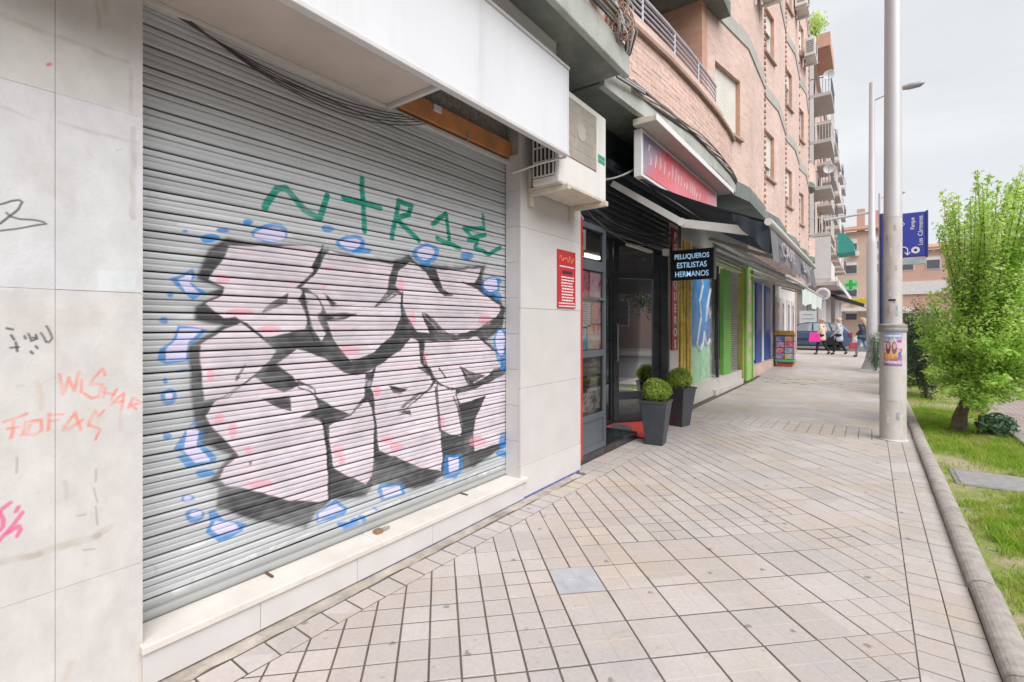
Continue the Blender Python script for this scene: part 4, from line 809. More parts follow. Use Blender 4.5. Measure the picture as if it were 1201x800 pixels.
('grn',0.04,[(3.088,2.325),(3.222,2.343),(3.177,2.271),(3.375,2.235),(3.537,2.317)]),
('smr',0.022,[(0.927,0.303),(0.99,0.309)]),
('smr',0.022,[(1.028,0.31),(1.079,0.315)]),
('smr',0.022,[(1.204,0.314),(1.27,0.315)]),
('smr',0.022,[(1.279,0.321),(1.316,0.321)]),
('smr',0.022,[(1.387,0.313),(1.421,0.335)]),
('smr',0.022,[(1.446,0.316),(1.492,0.329)]),
('smr',0.022,[(1.565,0.327),(1.687,0.337)]),
('smr',0.022,[(2.051,0.323),(2.121,0.318)]),
('smr',0.022,[(2.193,0.314),(2.346,0.323)]),
('smr',0.022,[(2.469,0.312),(2.735,0.31)]),
('smr',0.022,[(2.831,0.305),(2.88,0.319)]),
('smr',0.022,[(3.088,0.308),(3.177,0.315)]),
('smr',0.022,[(3.222,0.297),(3.562,0.307)]),
]
WALL_PAINT = [
('pale',0,[(0.19,2.502),(0.313,2.505),(0.762,2.515),(0.762,1.744),(0.313,1.735),(0.19,1.734)]),
('pale2',0,[(0.594,1.825),(0.725,1.837),(0.725,1.753),(0.594,1.746)]),
('tan',0.02,[(0.324,2.744),(0.375,2.734),(0.458,2.733)]),
('tan',0.02,[(0.476,2.738),(0.554,2.736)]),
('tan',0.014,[(0.574,2.731),(0.622,2.729),(0.695,2.731)]),
('tan',0.012,[(0.706,2.71),(0.707,2.522)]),
('tan',0.008,[(0.313,2.402),(0.404,2.39)]),
('tan',0.012,[(0.476,2.395),(0.594,2.393),(0.725,2.391)]),
('tan',0.025,[(0.313,0.728),(0.415,0.72)]),
('tan',0.028,[(0.426,0.724),(0.592,0.727)]),
('tan',0.03,[(0.592,0.733),(0.629,0.752)]),
('tan',0.02,[(0.713,2.454),(0.713,2.066)]),
('rust',0.018,[(0.408,1.382),(0.427,1.328),(0.426,1.275)]),
('rust',0.012,[(0.668,1.271),(0.668,1.158)]),
('tan',0.016,[(0.493,0.975),(0.495,0.914)]),
('rust',0.02,[(0.489,0.196),(0.508,0.246)]),
('rust',0.014,[(0.738,0.038),(0.742,0.204),(0.749,0.245)]),
('tan',0.01,[(0.771,0.038),(0.763,0.165),(0.803,0.286),(0.819,0.355)]),
('tan',0.014,[(0.591,2.943),(0.596,2.831)]),
('tan',0.02,[(0.615,2.956),(0.622,2.906)]),
('ink',0.0065,[(0.313,2.045),(0.343,2.061),(0.367,2.066),(0.375,2.06),(0.363,2.036),(0.336,2.007),(0.313,1.972)]),
('ink',0.0065,[(0.33,2.018),(0.338,2.007),(0.363,2),(0.401,1.998),(0.426,1.996),(0.437,1.99),(0.415,1.981),(0.363,1.966),(0.313,1.946)]),
('fade',0.012,[(0.313,1.796),(0.38,1.86),(0.43,1.906),(0.459,1.924)]),
('fade',0.012,[(0.323,1.793),(0.398,1.872),(0.452,1.893),(0.496,1.884)]),
('fade',0.012,[(0.38,1.817),(0.426,1.831),(0.459,1.854)]),
('fade',0.012,[(0.313,1.776),(0.369,1.877),(0.404,1.848),(0.335,1.73)]),
('fade',0.012,[(0.38,1.798),(0.439,1.885),(0.502,1.876),(0.464,1.805)]),
('fade',0.012,[(0.415,1.784),(0.476,1.789),(0.54,1.785)]),
('fade',0.009,[(0.313,1.447),(0.34,1.49)]),
('fade',0.009,[(0.313,1.325),(0.349,1.324),(0.385,1.336)]),
('fade',0.009,[(0.466,1.577),(0.491,1.516),(0.476,1.456)]),
('fade',0.009,[(0.575,1.499),(0.603,1.555),(0.608,1.583)]),
('fade',0.009,[(0.578,1.506),(0.575,1.443)]),
('fade',0.009,[(0.502,1.597),(0.522,1.529),(0.554,1.535)]),
('sal',0.011,[(0.474,1.406),(0.487,1.327),(0.504,1.39),(0.518,1.338),(0.537,1.413)]),
('sal',0.011,[(0.545,1.38),(0.538,1.33)]),
('sal',0.011,[(0.617,1.387),(0.608,1.419),(0.57,1.356),(0.611,1.35),(0.594,1.305),(0.57,1.299),(0.547,1.322)]),
('sal',0.011,[(0.62,1.335),(0.609,1.301)]),
('sal',0.011,[(0.658,1.33),(0.636,1.285)]),
('sal',0.011,[(0.613,1.319),(0.647,1.308)]),
('sal',0.011,[(0.636,1.266),(0.684,1.312),(0.674,1.237)]),
('sal',0.011,[(0.649,1.273),(0.678,1.272)]),
('sal',0.011,[(0.698,1.241),(0.716,1.287),(0.746,1.264),(0.707,1.251),(0.725,1.234)]),
('sal',0.011,[(0.32,1.243),(0.383,1.265)]),
('sal',0.011,[(0.346,1.245),(0.341,1.179)]),
('sal',0.011,[(0.33,1.215),(0.36,1.219)]),
('sal',0.011,[(0.379,1.235),(0.371,1.185)]),
('sal',0.011,[(0.391,1.235),(0.422,1.233),(0.426,1.195),(0.406,1.182),(0.38,1.185),(0.391,1.222)]),
('sal',0.011,[(0.448,1.254),(0.445,1.194)]),
('sal',0.011,[(0.443,1.249),(0.487,1.246)]),
('sal',0.011,[(0.447,1.225),(0.474,1.225)]),
('sal',0.011,[(0.487,1.184),(0.525,1.246),(0.538,1.176)]),
('sal',0.011,[(0.491,1.199),(0.502,1.182),(0.546,1.214)]),
('sal',0.011,[(0.562,1.19),(0.582,1.248),(0.594,1.224),(0.611,1.247)]),
('sal',0.011,[(0.567,1.193),(0.604,1.167),(0.587,1.125)]),
('mag',0.014,[(0.313,0.919),(0.341,0.939)]),
('mag',0.014,[(0.313,0.914),(0.321,0.883),(0.319,0.86),(0.313,0.848)]),
('mag',0.014,[(0.31,0.809),(0.343,0.852),(0.373,0.89)]),
('mag',0.014,[(0.332,0.83),(0.36,0.847),(0.365,0.831),(0.357,0.811)]),
('mag',0.014,[(0.356,0.901),(0.363,0.915)]),
('ink',0.007,[(0.333,1.588),(0.349,1.582)]),
('ink',0.007,[(0.342,1.563),(0.348,1.547)]),
('ink',0.007,[(0.337,1.519),(0.358,1.52)]),
('ink',0.007,[(0.351,1.537),(0.355,1.505)]),
('ink',0.007,[(0.376,1.556),(0.378,1.546)]),
('ink',0.007,[(0.387,1.565),(0.393,1.536),(0.409,1.545),(0.406,1.562)]),
('ink',0.007,[(0.42,1.571),(0.436,1.533)]),
('ink',0.007,[(0.437,1.598),(0.453,1.55),(0.444,1.533),(0.435,1.538)]),
('ink',0.007,[(0.392,1.499),(0.399,1.49)]),
('ink',0.007,[(0.405,1.516),(0.412,1.507)]),
('ink',0.007,[(0.396,1.549),(0.406,1.549)]),
('mag',0.012,[(0.445,2.611),(0.453,2.615)]),
('ink2',0.006,[(0.587,1.007),(0.587,0.954)]),
('ink2',0.006,[(0.583,0.929),(0.592,0.865)]),
('ink2',0.006,[(0.586,0.849),(0.589,0.778)]),
('ink2',0.006,[(0.358,1.101),(0.352,1.047)]),
('ink2',0.006,[(0.547,0.688),(0.587,0.676)]),
('ink2',0.006,[(0.527,0.832),(0.554,0.827)]),
]

# ================================================================= SHUTTERED SHOP
PCOL = dict(hal=(0.12, 0.12, 0.13), blk=(0.034, 0.034, 0.038), wht=(0.74, 0.66, 0.725), pnk=(0.83, 0.30, 0.38), lil=(0.60, 0.60, 0.70), blu=(0.01, 0.22, 0.60), lav=(0.66, 0.62, 0.83), grn=(0.0, 0.27, 0.20), smr=(0.70, 0.71, 0.72), lil2=(0.60, 0.58, 0.68), wh2=(0.84, 0.80, 0.83), pk2=(0.82, 0.55, 0.62),
            pale=(0.625, 0.625, 0.65), pale2=(0.68, 0.74, 0.76), tan=(0.40, 0.33, 0.26), rust=(0.55, 0.42, 0.30), ink=(0.07, 0.065, 0.075), ink2=(0.30, 0.27, 0.26), fade=(0.63, 0.65, 0.70), sal=(0.80, 0.20, 0.14), mag=(0.72, 0.10, 0.27))
PALPHA = dict(hal=0.5, blk=0.95, blu=0.88, lil2=0.38, wh2=0.45, pk2=0.4, smr=0.75, tan=0.42, rust=0.3, fade=0.5, sal=0.72, pnk=0.6, lil=0.5, pale=0.85, pale2=0.5, ink2=0.6, grn=1.15, mag=0.8)
def seg_dist(Y, Z, pts, closed):
    d = np.full(Y.shape, 1e9); inside = np.zeros(Y.shape, bool); n = len(pts)
    for i in range(n if closed else n - 1):
        y0, z0 = pts[i]; y1, z1 = pts[(i + 1) % n]; dy, dz = y1 - y0, z1 - z0; L2 = dy * dy + dz * dz + 1e-12
        t = np.clip(((Y - y0) * dy + (Z - z0) * dz) / L2, 0, 1)
        d = np.minimum(d, np.hypot(Y - y0 - t * dy, Z - z0 - t * dz))
        if closed:
            c = (z0 > Z) != (z1 > Z); xi = y0 + (Z - z0) * dy / (dz if abs(dz) > 1e-9 else 1e-9); inside ^= c & (Y < xi)
    return d, inside
def wob(Y, Z, a, s1):
    return a * (np.sin(Y * s1 + 3.1 * np.sin(Z * s1 * 0.6)) + 0.6 * np.sin(Z * s1 * 1.7 + 2 * np.sin(Y * s1 * 0.9)))
def paint_layers(Y, Z, base, layers, soft, wear=None):
    col = np.tile(np.array(base, float), (len(Y), 1)); al = np.zeros(len(Y))
    Yw = Y + wob(Y, Z, 0.0022, 23); Zw = Z + wob(Z, Y, 0.0022, 27)
    patch = sum(np.sin(Y * f1 + ph + 2.2 * np.sin(Z * f2 + ph)) * np.sin(Z * f1 * 1.3 + 1.7 * np.sin(Y * f2 * 1.1)) * w_ for f1, f2, ph, w_ in ((5.3, 3.1, .4, .45), (13.7, 8.3, 1.9, .3), (31.0, 19.0, 4.2, .25)))
    for c, wd, pts in layers:
        ys = [p[0] for p in pts]; zs = [p[1] for p in pts]; mg = wd + soft * 2 + (.09 if c == 'hal' else .02)
        k = np.nonzero((Yw > min(ys) - mg) & (Yw < max(ys) + mg) & (Zw > min(zs) - mg) & (Zw < max(zs) + mg))[0]
        if not len(k): continue
        d, ins = seg_dist(Yw[k], Zw[k], pts, wd == 0)
        sf = .11 if c == 'hal' else soft * (3.2 if c == 'blk' and len(pts) > 30 and not wd else (2.0 if c in ('pnk', 'lil', 'lil2', 'wh2', 'pk2', 'tan', 'rust', 'smr') else 1.0))
        a = np.clip(0.5 + (np.where(ins, d, -d) + {'wht': .002, 'lav': .006}.get(c, 0)) / sf, 0, 1) if wd == 0 else np.clip(0.5 + (wd / 2 - d) / sf, 0, 1)
        a = a * PALPHA.get(c, 0.96)
        if wear is not None and c in ('blk', 'wht', 'grn', 'blu'): a = a * np.clip(.92 + .5 * patch[k] * (1.0 if c == 'blk' else .55), .45, 1)
        if wear is not None: a = a * wear[k]
        if wd: a = a * np.clip(0.75 + 0.25 * np.sin(Y[k] * 61 + Z[k] * 47), 0.4, 1) if c in ('sal', 'tan', 'smr', 'fade') else a
        if c in ('lil2', 'wh2', 'pk2'): a = a * (col[k].mean(1) > 0.45)
        col[k] = col[k] * (1 - a[:, None]) + np.array(PCOL[c]) * a[:, None]; al[k] = np.maximum(al[k], a)
    return np.concatenate([col, al[:, None]], 1)
def painted(name, V, F, Y, Z, base, layers, mat, parent, soft=0.007, wear=None):
    me = bpy.data.meshes.new(name); me.from_pydata(V, [], F); me.materials.append(mat)
    at = me.color_attributes.new('paint', 'FLOAT_COLOR', 'POINT'); at.data.foreach_set('color', paint_layers(np.asarray(Y), np.asarray(Z), base, layers, soft, wear).astype(np.float32).reshape(-1))
    me.polygons.foreach_set('use_smooth', np.ones(len(me.polygons), bool))
    o = bpy.data.objects.new(name, me); COL.objects.link(o); setpar(o, parent)
    return o
def grid_faces(nu, nv): 
    i = np.arange(nu - 1)[None, :]; j = np.arange(nv - 1)[:, None]; a = (j * nu + i).reshape(-1)
    return np.stack([a, a + 1, a + nu + 1, a + nu], 1).tolist()

_r4 = random.Random(2); SHUTTER_PAINT = list(SHUTTER_PAINT); SHUTTER_PAINT.insert(0, ('hal', 0, SHUTTER_PAINT[0][2])); _i4 = [k for k, l in enumerate(SHUTTER_PAINT) if l[0] == 'blu'][0]; _ex = []
for _ in range(90):   # soft streaks in the fills
    yy_, zz_, ry_, rz_ = _r4.uniform(1.0, 3.7), _r4.uniform(.45, 2.2), _r4.uniform(.03, .14), _r4.uniform(.006, .02)
    _ex.append((_r4.choice(['lil2', 'wh2', 'lil2', 'pk2']), 0, [(yy_ + ry_ * math.cos(t * .7), zz_ + rz_ * math.sin(t * .7)) for t in range(9)]))
SHUTTER_PAINT[_i4:_i4] = _ex + [('blk', .0088, p_ + [p_[0]]) for c_, w_, p_ in SHUTTER_PAINT if c_ == 'wht']
SHUT = mat_attr('galvanised_painted_slat', 0.42, 0.10, 0.05, 60, 0.42, (0.6, 0.25, 2.0), (0.25, 0.245, 0.24))
shutter = thing('roller_shutter', 'grey metal roller shutter covered in pink, black and blue graffiti lettering', 'roller shutter', (-2.75, 2.25, 0.2))
prof = [(0.034, -0.012), (0.040, 0.001), (0.062, 0.0055), (0.11, 0.0072), (0.28, 0.0080), (0.32, 0.0036), (0.36, 0.0034), (0.40, 0.0078), (0.56, 0.0085), (0.595, 0.0060), (0.612, -0.0045), (0.648, -0.0045), (0.665, 0.0060), (0.69, 0.0080), (0.84, 0.0078), (0.91, 0.0062), (0.94, 0.003), (0.955, -0.003), (0.96, -0.012)]
thin = [.5, .8, 1, 1, 1, .72, .7, 1, 1, .9, .35, .35, .9, 1, 1, .95, .85, .5, .4]
def slat_wear():   # paint is thin in the rolled grooves and scuffed in short streaks along a slat
    n_ = len(thin); rows = []
    for t_ in thin:
        r_ = RNG.uniform(0, 1, NU + 40); r_ = np.convolve(r_, np.ones(25) / 25, 'same')[20:20 + NU]; r_ = (r_ - .5) * 1.2
        rows.append(np.clip(t_ + r_ * (.5 if t_ < 1 else .25) + .03, .25, 1))
    return np.concatenate(rows)
def refine(pr, th, step):   # extra rows so that the paint has an even resolution up a slat
    P_, T_ = [pr[0]], [th[0]]
    for (a, b_), (c, d_) in zip(zip(pr, th), zip(pr[1:], th[1:])):
        m_n = max(1, math.ceil((c[0] - a[0]) / step))
        for q_ in range(1, m_n + 1): t_ = q_ / m_n; P_.append((a[0] + (c[0] - a[0]) * t_, a[1] + (c[1] - a[1]) * t_)); T_.append(b_ + (d_ - b_) * t_)
    return P_, T_
prof, thin = refine(prof, thin, 0.048)
NS = 29; SZ0, SZ1 = 0.30, 3.12; SP = (SZ1 - SZ0) / NS; NU = 640
ys = np.linspace(0.795, 3.735, NU)
for k in range(NS):
    z0 = SZ0 + k * SP; V = []; 
    dent = 0.004 * np.sin(ys * 2.3 + k * 0.13) + 0.002 * np.sin(ys * 7 + k)
    for fz, dx in prof:
        V.append(np.stack([-2.755 + dx + dent, ys, np.full(NU, z0 + fz * SP)], 1))
    V = np.concatenate(V)
    g0 = 0.52 + 0.03 * math.sin(k * 2.1)
    painted('slat', V.tolist(), grid_faces(NU, len(prof)), V[:, 1], V[:, 2], (g0, g0 * 1.045, g0 * 1.085), SHUTTER_PAINT, SHUT, shutter, 0.0055, wear=slat_wear())
GALV = M('galvanised_steel', (0.40, 0.41, 0.42), 0.45, 0.5, var=0.12, vscale=8, dirt=0.3, dscale=4)
V = []; yb = np.linspace(0.795, 3.735, 400); bp = [(0.203, 0.0), (0.21, .012), (0.24, .012), (0.247, 0.004), (0.255, 0.004), (0.262, .012), (0.292, .012), (0.299, .0)]
for z, dx in bp: V.append(np.stack([np.full(400, -2.75 + dx), yb, np.full(400, z)], 1))
V = np.concatenate(V); painted('bottom_rail', V.tolist(), grid_faces(400, len(bp)), V[:, 1], V[:, 2], (0.40, 0.41, 0.41), SHUTTER_PAINT, SHUT, shutter)
for y0, y1 in ((0.752, 0.80), (3.728, 3.765)):
    MB().box((-2.80, y0, 0.2), (-2.70, y0 + .012, 3.12)).box((-2.80, y1 - .006, .2), (-2.775, y1, 3.12)).build('guide_rail', WHITE, shutter)
bx('backing', (-2.82, 0.78, 0.2), (-2.79, 3.75, 3.13), M('shutter_shadow', (0.05, 0.05, 0.05), 0.9), shutter)
for y in (1.37, 2.98): MB().box((-2.735, y - .006, 0.204), (-2.66, y + .006, 0.212)).build('floor_catch', M('rusty_iron', (0.16, 0.09, 0.06), 0.8, 0.3, var=0.3), shutter)
# padlock on the sill
pl_ = thing('padlock', 'small rusty padlock lying on the stone sill', 'padlock', (-2.67, 2.12, 0.2))
BRASS = M('old_brass', (0.42, 0.26, 0.15), 0.5, 0.6, var=0.25)
MB().box((-2.69, 2.06, .204), (-2.64, 2.115, .226)).build('body', BRASS, pl_, 0.005)
MB().tube([(-2.68, 2.115, .216), (-2.68, 2.16, .216), (-2.672, 2.175, .216), (-2.658, 2.175, .216), (-2.65, 2.16, .216), (-2.65, 2.115, .216)], .005, 8).build('shackle', GALV, pl_, smooth=50)

# --- stone wall to the left of the shutter, clad in marble slabs
STONE = mat_attr('travertine_painted', 0.55, 0.0, 0.12, 90, 0.7, (1, 1, 0.7), (0.49, 0.44, 0.39))
MARB = M('marble_slab', (0.59, 0.572, 0.567), 0.42, var=0.045, vscale=3.5, dirt=0.22, dcol=(0.52, 0.47, 0.42), dscale=2.6, streak=True, bmp=0.05, bscale=60, rnd=0.025)
lw = thing('stone_pillar', 'pale stone clad wall with scrawled red and black tags left of the shutter', 'wall', (-2.65, 0.0, 0.0))
bx('core', (-2.9, -3.0, 0.0), (-2.60, 0.747, 4.0), M('grey_render', (0.42, 0.39, 0.365), 0.9), lw)
zc = [0.0, 0.56, 1.74, 2.51, 3.10, 3.98]; yc = [-2.4, -1.2, -0.35, 0.463, 0.748]
for a, b_ in zip(zc, zc[1:]):
    for c0, c1 in zip(yc, yc[1:]):
        gap = 0.0007; z0, z1, y0, y1 = a + gap, b_ - gap, c0 + gap, c1 - gap
        dense = c1 > 0.3
        sp_ = 0.0036 if dense else 0.2
        nu = max(2, int((y1 - max(y0, 0.2 if dense else y0)) / sp_) + 1); nv = max(2, int((z1 - z0) / sp_) + 1)
        uy = np.linspace(y0, y1, nu) if not dense or y0 > .2 else np.concatenate([[y0], np.linspace(0.2, y1, nu - 1)])
        vz = np.linspace(z0, z1, nv); YY, ZZ = np.meshgrid(uy, vz); off = random.uniform(-.0015, .0015)
        V = np.stack([np.full(YY.size, -2.57 + off), YY.reshape(-1), ZZ.reshape(-1)], 1)
        F = grid_faces(nu, nv); n0 = len(V)
        V = V.tolist(); c4 = [0, nu - 1, nu * nv - 1, nu * (nv - 1)]
        V += [(-2.6, V[i][1], V[i][2]) for i in c4]; F += [(c4[i], c4[(i + 1) % 4], n0 + (i + 1) % 4, n0 + i)[::-1] for i in range(4)]
        tint = random.uniform(-.012, .012)
        o = painted('stone_slab', V, F, [v[1] for v in V], [v[2] for v in V], (0.605 + tint, 0.588 + tint, 0.578 + tint * .8), WALL_PAINT, STONE, lw, 0.004)
        o.data.set_sharp_from_angle(angle=R(30))
# --- plinth and sill under the shutter
pl = thing('plinth', 'white stone plinth with worn cream sill under the shutter', 'plinth', (-2.6, 2.2, 0.0))
MB().box((-3.0, 0.74, 0.0), (-2.585, 3.66, 0.165)).build('core', MATS['grey_render'], pl)
yp_ = [0.742, 1.25, 1.84, 2.48, 3.05, 3.63]
for a, b_ in zip(yp_, yp_[1:]): bx('stone_slab', (-2.582, a + .001, 0.014), (-2.55 + random.uniform(-.001, .001), b_ - .001, 0.160), MARB, pl, 0.002)
SILL = M('worn_sill_stone', (0.64, 0.60, 0.56), 0.5, var=0.08, vscale=4, dirt=0.5, dcol=(0.52, 0.45, 0.38), dscale=3.5, bmp=0.1, bscale=50)
for a, b_ in zip([0.735, 2.02, 3.18], [2.02, 3.18, 3.675]): bx('sill', (-2.84, a + .001, 0.163), (-2.535, b_ - .001, 0.201), SILL, pl, 0.006)
bx('base_line', (-2.58, 1.9, 0.002), (-2.5575, 4.70, 0.012), M('blue_paint_line', (0.10, 0.13, 0.33), 0.7, var=0.4, vscale=9), pl)
# --- white marble pillar between shutter and salon
wp = thing('marble_pillar', 'white marble clad pillar between the shutter and the hair salon', 'pillar', (-2.7, 4.2, 0.0))
bx('core', (-3.4, 3.63, 0.0), (-2.60, 4.72, 4.0), MATS['grey_render'], wp)
zs_ = [0.014, 0.30, 1.02, 1.755, 2.50, 3.2, 3.98]
for a, b_ in zip(zs_, zs_[1:]): bx('stone_slab', (-2.598, 3.602, a + .001), (-2.568 + random.uniform(-.0012, .0012), 4.738, b_ - .001), MARB, wp, 0.002)
for a, b_ in zip([0.2 + .33 * k for k in range(9)], [0.2 + .33 * (k + 1) for k in range(9)]): bx('jamb_slab', (-2.74, 3.604, a + .001), (-2.60, 3.629, b_ - .001), MARB, wp, 0.002)
bx('jamb_slab', (-2.70, 4.72, 0.1), (-2.60, 4.742, 2.78), MARB, wp)
# small red price plaque on the pillar
REDP = M('plaque_red', (0.50, 0.035, 0.05), 0.4, var=0.08)
pq = thing('plaque', 'red plaque with gold emblem and white lines on the marble pillar', 'sign', (-2.56, 4.42, 1.78))
bx('panel', (-2.567, 4.232, 1.775), (-2.555, 4.602, 2.375), REDP, pq, 0.003)
GOLD = M('gold_print', (0.62, 0.42, 0.12), 0.5); WPR = M('white_print', (0.78, 0.76, 0.75), 0.5); BPR = M('black_print', (0.05, 0.04, 0.04), 0.5)
em = MB(); em.tube([(-2.5535, 4.27 + .3 * t / 40, 2.285 + .035 * math.sin(t * .62) * math.cos(t * .11) + .006 * math.sin(t * 1.9)) for t in range(41)], .003, 5)
em.build('emblem', GOLD, pq)
bx('heading_bar', (-2.5555, 4.32, 2.13), (-2.5535, 4.52, 2.165), BPR, pq)
tx = MB(); random.seed(3)
for k in range(9):
    z = 2.09 - k * .03; y = 4.30 + random.uniform(0, .02)
    while y < 4.53: l = random.uniform(.015, .05); tx.box((-2.5555, y, z), (-2.5538, min(y + l, 4.56), z + .013)); y += l + .008
for z, y0, y1 in ((2.2, 4.27, 4.56), (1.82, 4.255, 4.58), (1.79, 4.255, 4.58)):
    y = y0
    while y < y1: l = random.uniform(.012, .03); tx.box((-2.5555, y, z), (-2.5538, y + l, z + .012)); y += l + .006
structure(tx.build('text_lines', WPR, pq), 'stuff'); random.seed(21)

# --- blank white fascia sign box
FW = M('fascia_white', (0.70, 0.715, 0.75), 0.45, var=0.035, vscale=1.5, dirt=0.5, dcol=(0.52, 0.51, 0.51), dscale=3.0, streak=True)
fs = thing('fascia_sign', 'blank white fascia sign box projecting over the shutter', 'sign', (-2.1, 1.5, 3.06))
for a, b_ in zip([-3.0, -1.6, -.2, 1.15, 2.48], [-1.6, -.2, 1.15, 2.48, 3.645]): bx('panel', (-2.13, a + .001, 3.085), (-2.10 + random.uniform(-.0006, .0006), b_ - .001, 3.80), FW, fs, 0.002)
TRIM = M('fascia_trim', (0.66, 0.65, 0.64), 0.4, 0.2, var=0.06)
bx('trim', (-2.14, -3.0, 3.055), (-2.088, 3.662, 3.084), TRIM, fs, 0.004); bx('trim', (-2.14, -3.0, 3.801), (-2.086, 3.662, 3.822), TRIM, fs, 0.004)
bx('end_panel', (-2.13, 3.646, 3.06), (-2.098, 3.66, 3.81), FW, fs); 
bx('upper_panel', (-2.19, -3.0, 3.822), (-2.165, 3.56, 4.015), M('fascia_upper', (0.66, 0.66, 0.65), 0.6, var=0.06), fs)
SOFF = M('soffit_board', (0.56, 0.49, 0.44), 0.75, var=0.07, vscale=4, dirt=0.25, dcol=(0.40, 0.35, 0.31), dscale=1.6)
bx('soffit', (-2.74, -3.0, 3.128), (-2.14, 2.20, 3.14), SOFF, fs)
bx('soffit_trim', (-2.745, -3.0, 3.10), (-2.70, 3.70, 3.127), TRIM, fs, 0.003); bx('soffit_trim', (-2.70, 2.185, 3.10), (-2.14, 2.215, 3.127), TRIM, fs, 0.003)
bx('edge_trim', (-2.165, -3.0, 3.10), (-2.14, 3.62, 3.127), TRIM, fs)
WOOD = M('orange_wood', (0.60, 0.26, 0.10), 0.6, var=0.2, vscale=5, dirt=0.4, dcol=(0.2, 0.09, 0.04), dscale=4)
MB().box((-2.74, 2.22, 3.15), (-2.69, 3.72, 3.30)).build('timber_beam', WOOD, fs, 0.004)
bx('inner_wall', (-2.80, 2.0, 3.14), (-2.745, 3.62, 4.0), M('pebbledash', (0.34, 0.31, 0.29), 0.95, var=0.35, vscale=38, dirt=0.7, dscale=7, dcol=(0.16, 0.15, 0.14), streak=True, bmp=1.0, bscale=60), fs)
bx('junction_box', (-2.688, 2.62, 3.24), (-2.675, 2.70, 3.29), WHITE, fs, 0.003)
for y in (2.27, 3.02): MB().tube([(-2.715, y, 3.12), (-2.69, y, 3.13), (-2.68, y, 3.20)], .008, 6).build('hook', GALV, fs)
# slack cables across the shutter
CAB = M('black_cable', (0.05, 0.05, 0.052), 0.55); CABG = M('grey_cable', (0.30, 0.29, 0.28), 0.6)
def sag(a, b_, drop, n=18, wob_=0.0):
    a = Vector(a); b_ = Vector(b_); return [a.lerp(b_, t / n) + Vector((random.uniform(-wob_, wob_), 0, -drop * 4 * (t / n) * (1 - t / n) + random.uniform(-wob_, wob_))) for t in range(n + 1)]
cb = thing('cable_bundle', 'thin dark cables sagging across the top of the roller shutter', 'cable', (-2.71, 1.6, 3.0))
for k in range(5): MB().tube(sag((-2.72 + k * .004, 0.86 + .02 * k, 3.12), (-2.70 + k * .004, 2.34 + .05 * k, 3.11), 0.09 + 0.022 * k, 20), .0035, 6).build('cable', CAB, cb, smooth=60)

# --- wall air conditioner on brackets beside the fascia
ac = thing('air_conditioner', 'large white air conditioner on brackets above the marble pillar', 'air conditioner', (-2.35, 4.1, 2.85))
MB().box((-2.49, 3.67, 2.86), (-2.20, 4.61, 3.73)).build('casing', ACW, ac, 0.018)
gr = MB()
for k in range(32): gr.box((-2.202, 3.76 + k * .0195, 3.13), (-2.196, 3.772 + k * .0195, 3.66))
for k in range(6): gr.box((-2.2025, 3.76, 3.13 + k * .106), (-2.1945, 4.378, 3.136 + k * .106))
gr.build('front_grille', M('ac_fin', (0.42, 0.38, 0.33), 0.6, var=0.15, vscale=9, dirt=0.5, dcol=(0.26, 0.21, 0.17)), ac)
bx('coil', (-2.1995, 3.755, 3.12), (-2.1988, 4.385, 3.67), M('ac_coil', (0.27, 0.235, 0.2), 0.7, var=0.3, vscale=7), ac)
MB().lathe([(0.0, 0), (.085, 0), (.085, .006), (0, .006)], (-2.1985, 4.07, 3.42), 'x', 20).build('fan_hub', M('ac_hub', (0.40, 0.36, 0.32), 0.6, var=0.1), ac)
sd = MB()
for k in range(6): sd.box((-2.475 + k * .042, 3.660, 2.93), (-2.463 + k * .042, 3.669, 3.34))
for k in range(4): sd.box((-2.475, 3.659, 2.93 + k * .13), (-2.245, 3.668, 2.944 + k * .13))
sd.build('side_grille', ACW, ac); bx('side_opening', (-2.478, 3.6675, 2.925), (-2.243, 3.6685, 3.35), M('ac_hole', (0.05, 0.05, 0.05), 0.9), ac)
for z in (3.28, 3.235): bx('badge', (-2.1985, 4.42, z), (-2.196, 4.57, z + .034), M('green_badge', (0.04, 0.30, 0.20), 0.5), ac)
BRK = M('bracket_cream', (0.58, 0.52, 0.43), 0.6, var=0.12, vscale=8, dirt=0.5, dcol=(0.35, 0.25, 0.16), dscale=6)
for y in (3.72, 4.48): MB().box((-2.565, y, 2.80), (-2.14, y + .05, 2.848)).box((-2.566, y - .003, 2.70), (-2.53, y + .053, 3.05)).build('bracket', BRK, ac, 0.004)
bx('drip_tray', (-2.55, 3.69, 2.8495), (-2.19, 4.60, 2.858), BRK, ac)
MB().tube([(-2.62, 3.55, 2.98), (-2.35, 3.60, 3.03), (-2.12, 3.645, 3.05)], .010, 6).build('pipe', TRIM, ac, smooth=50)

# ================================================================= HAIR SALON
DK = M('black_lacquer', (0.035, 0.043, 0.05), 0.3, var=0.3, vscale=5); DKG = M('dark_grey_frame', (0.085, 0.10, 0.115), 0.4, var=0.15, vscale=5)
NAVY = M('dark_green_wall', (0.022, 0.042, 0.045), 0.6, var=0.3, vscale=2, dirt=0.5, dcol=(0.07, 0.085, 0.085), dscale=2)
GLS = mat_glass('shop_glass', (0.012, 0.014, 0.016), 0.012, 0.05)
GLSD = mat_glass('door_glass', (0.012, 0.014, 0.016), 0.01, 0.06, 1.85)
RED = M('salon_red', (0.50, 0.03, 0.045), 0.45, var=0.08)
sal = thing('salon_shopfront', 'black framed hair salon shopfront with glass door and side window', 'shopfront', (-2.8, 6.4, 0.0))
bx('step', (-3.36, 4.745, 0.0), (-2.66, 6.58, 0.095), M('black_marble', (0.025, 0.027, 0.03), 0.18, var=0.4, vscale=6, dirt=0.4, dcol=(0.12, 0.12, 0.12), dscale=6), sal, 0.008)
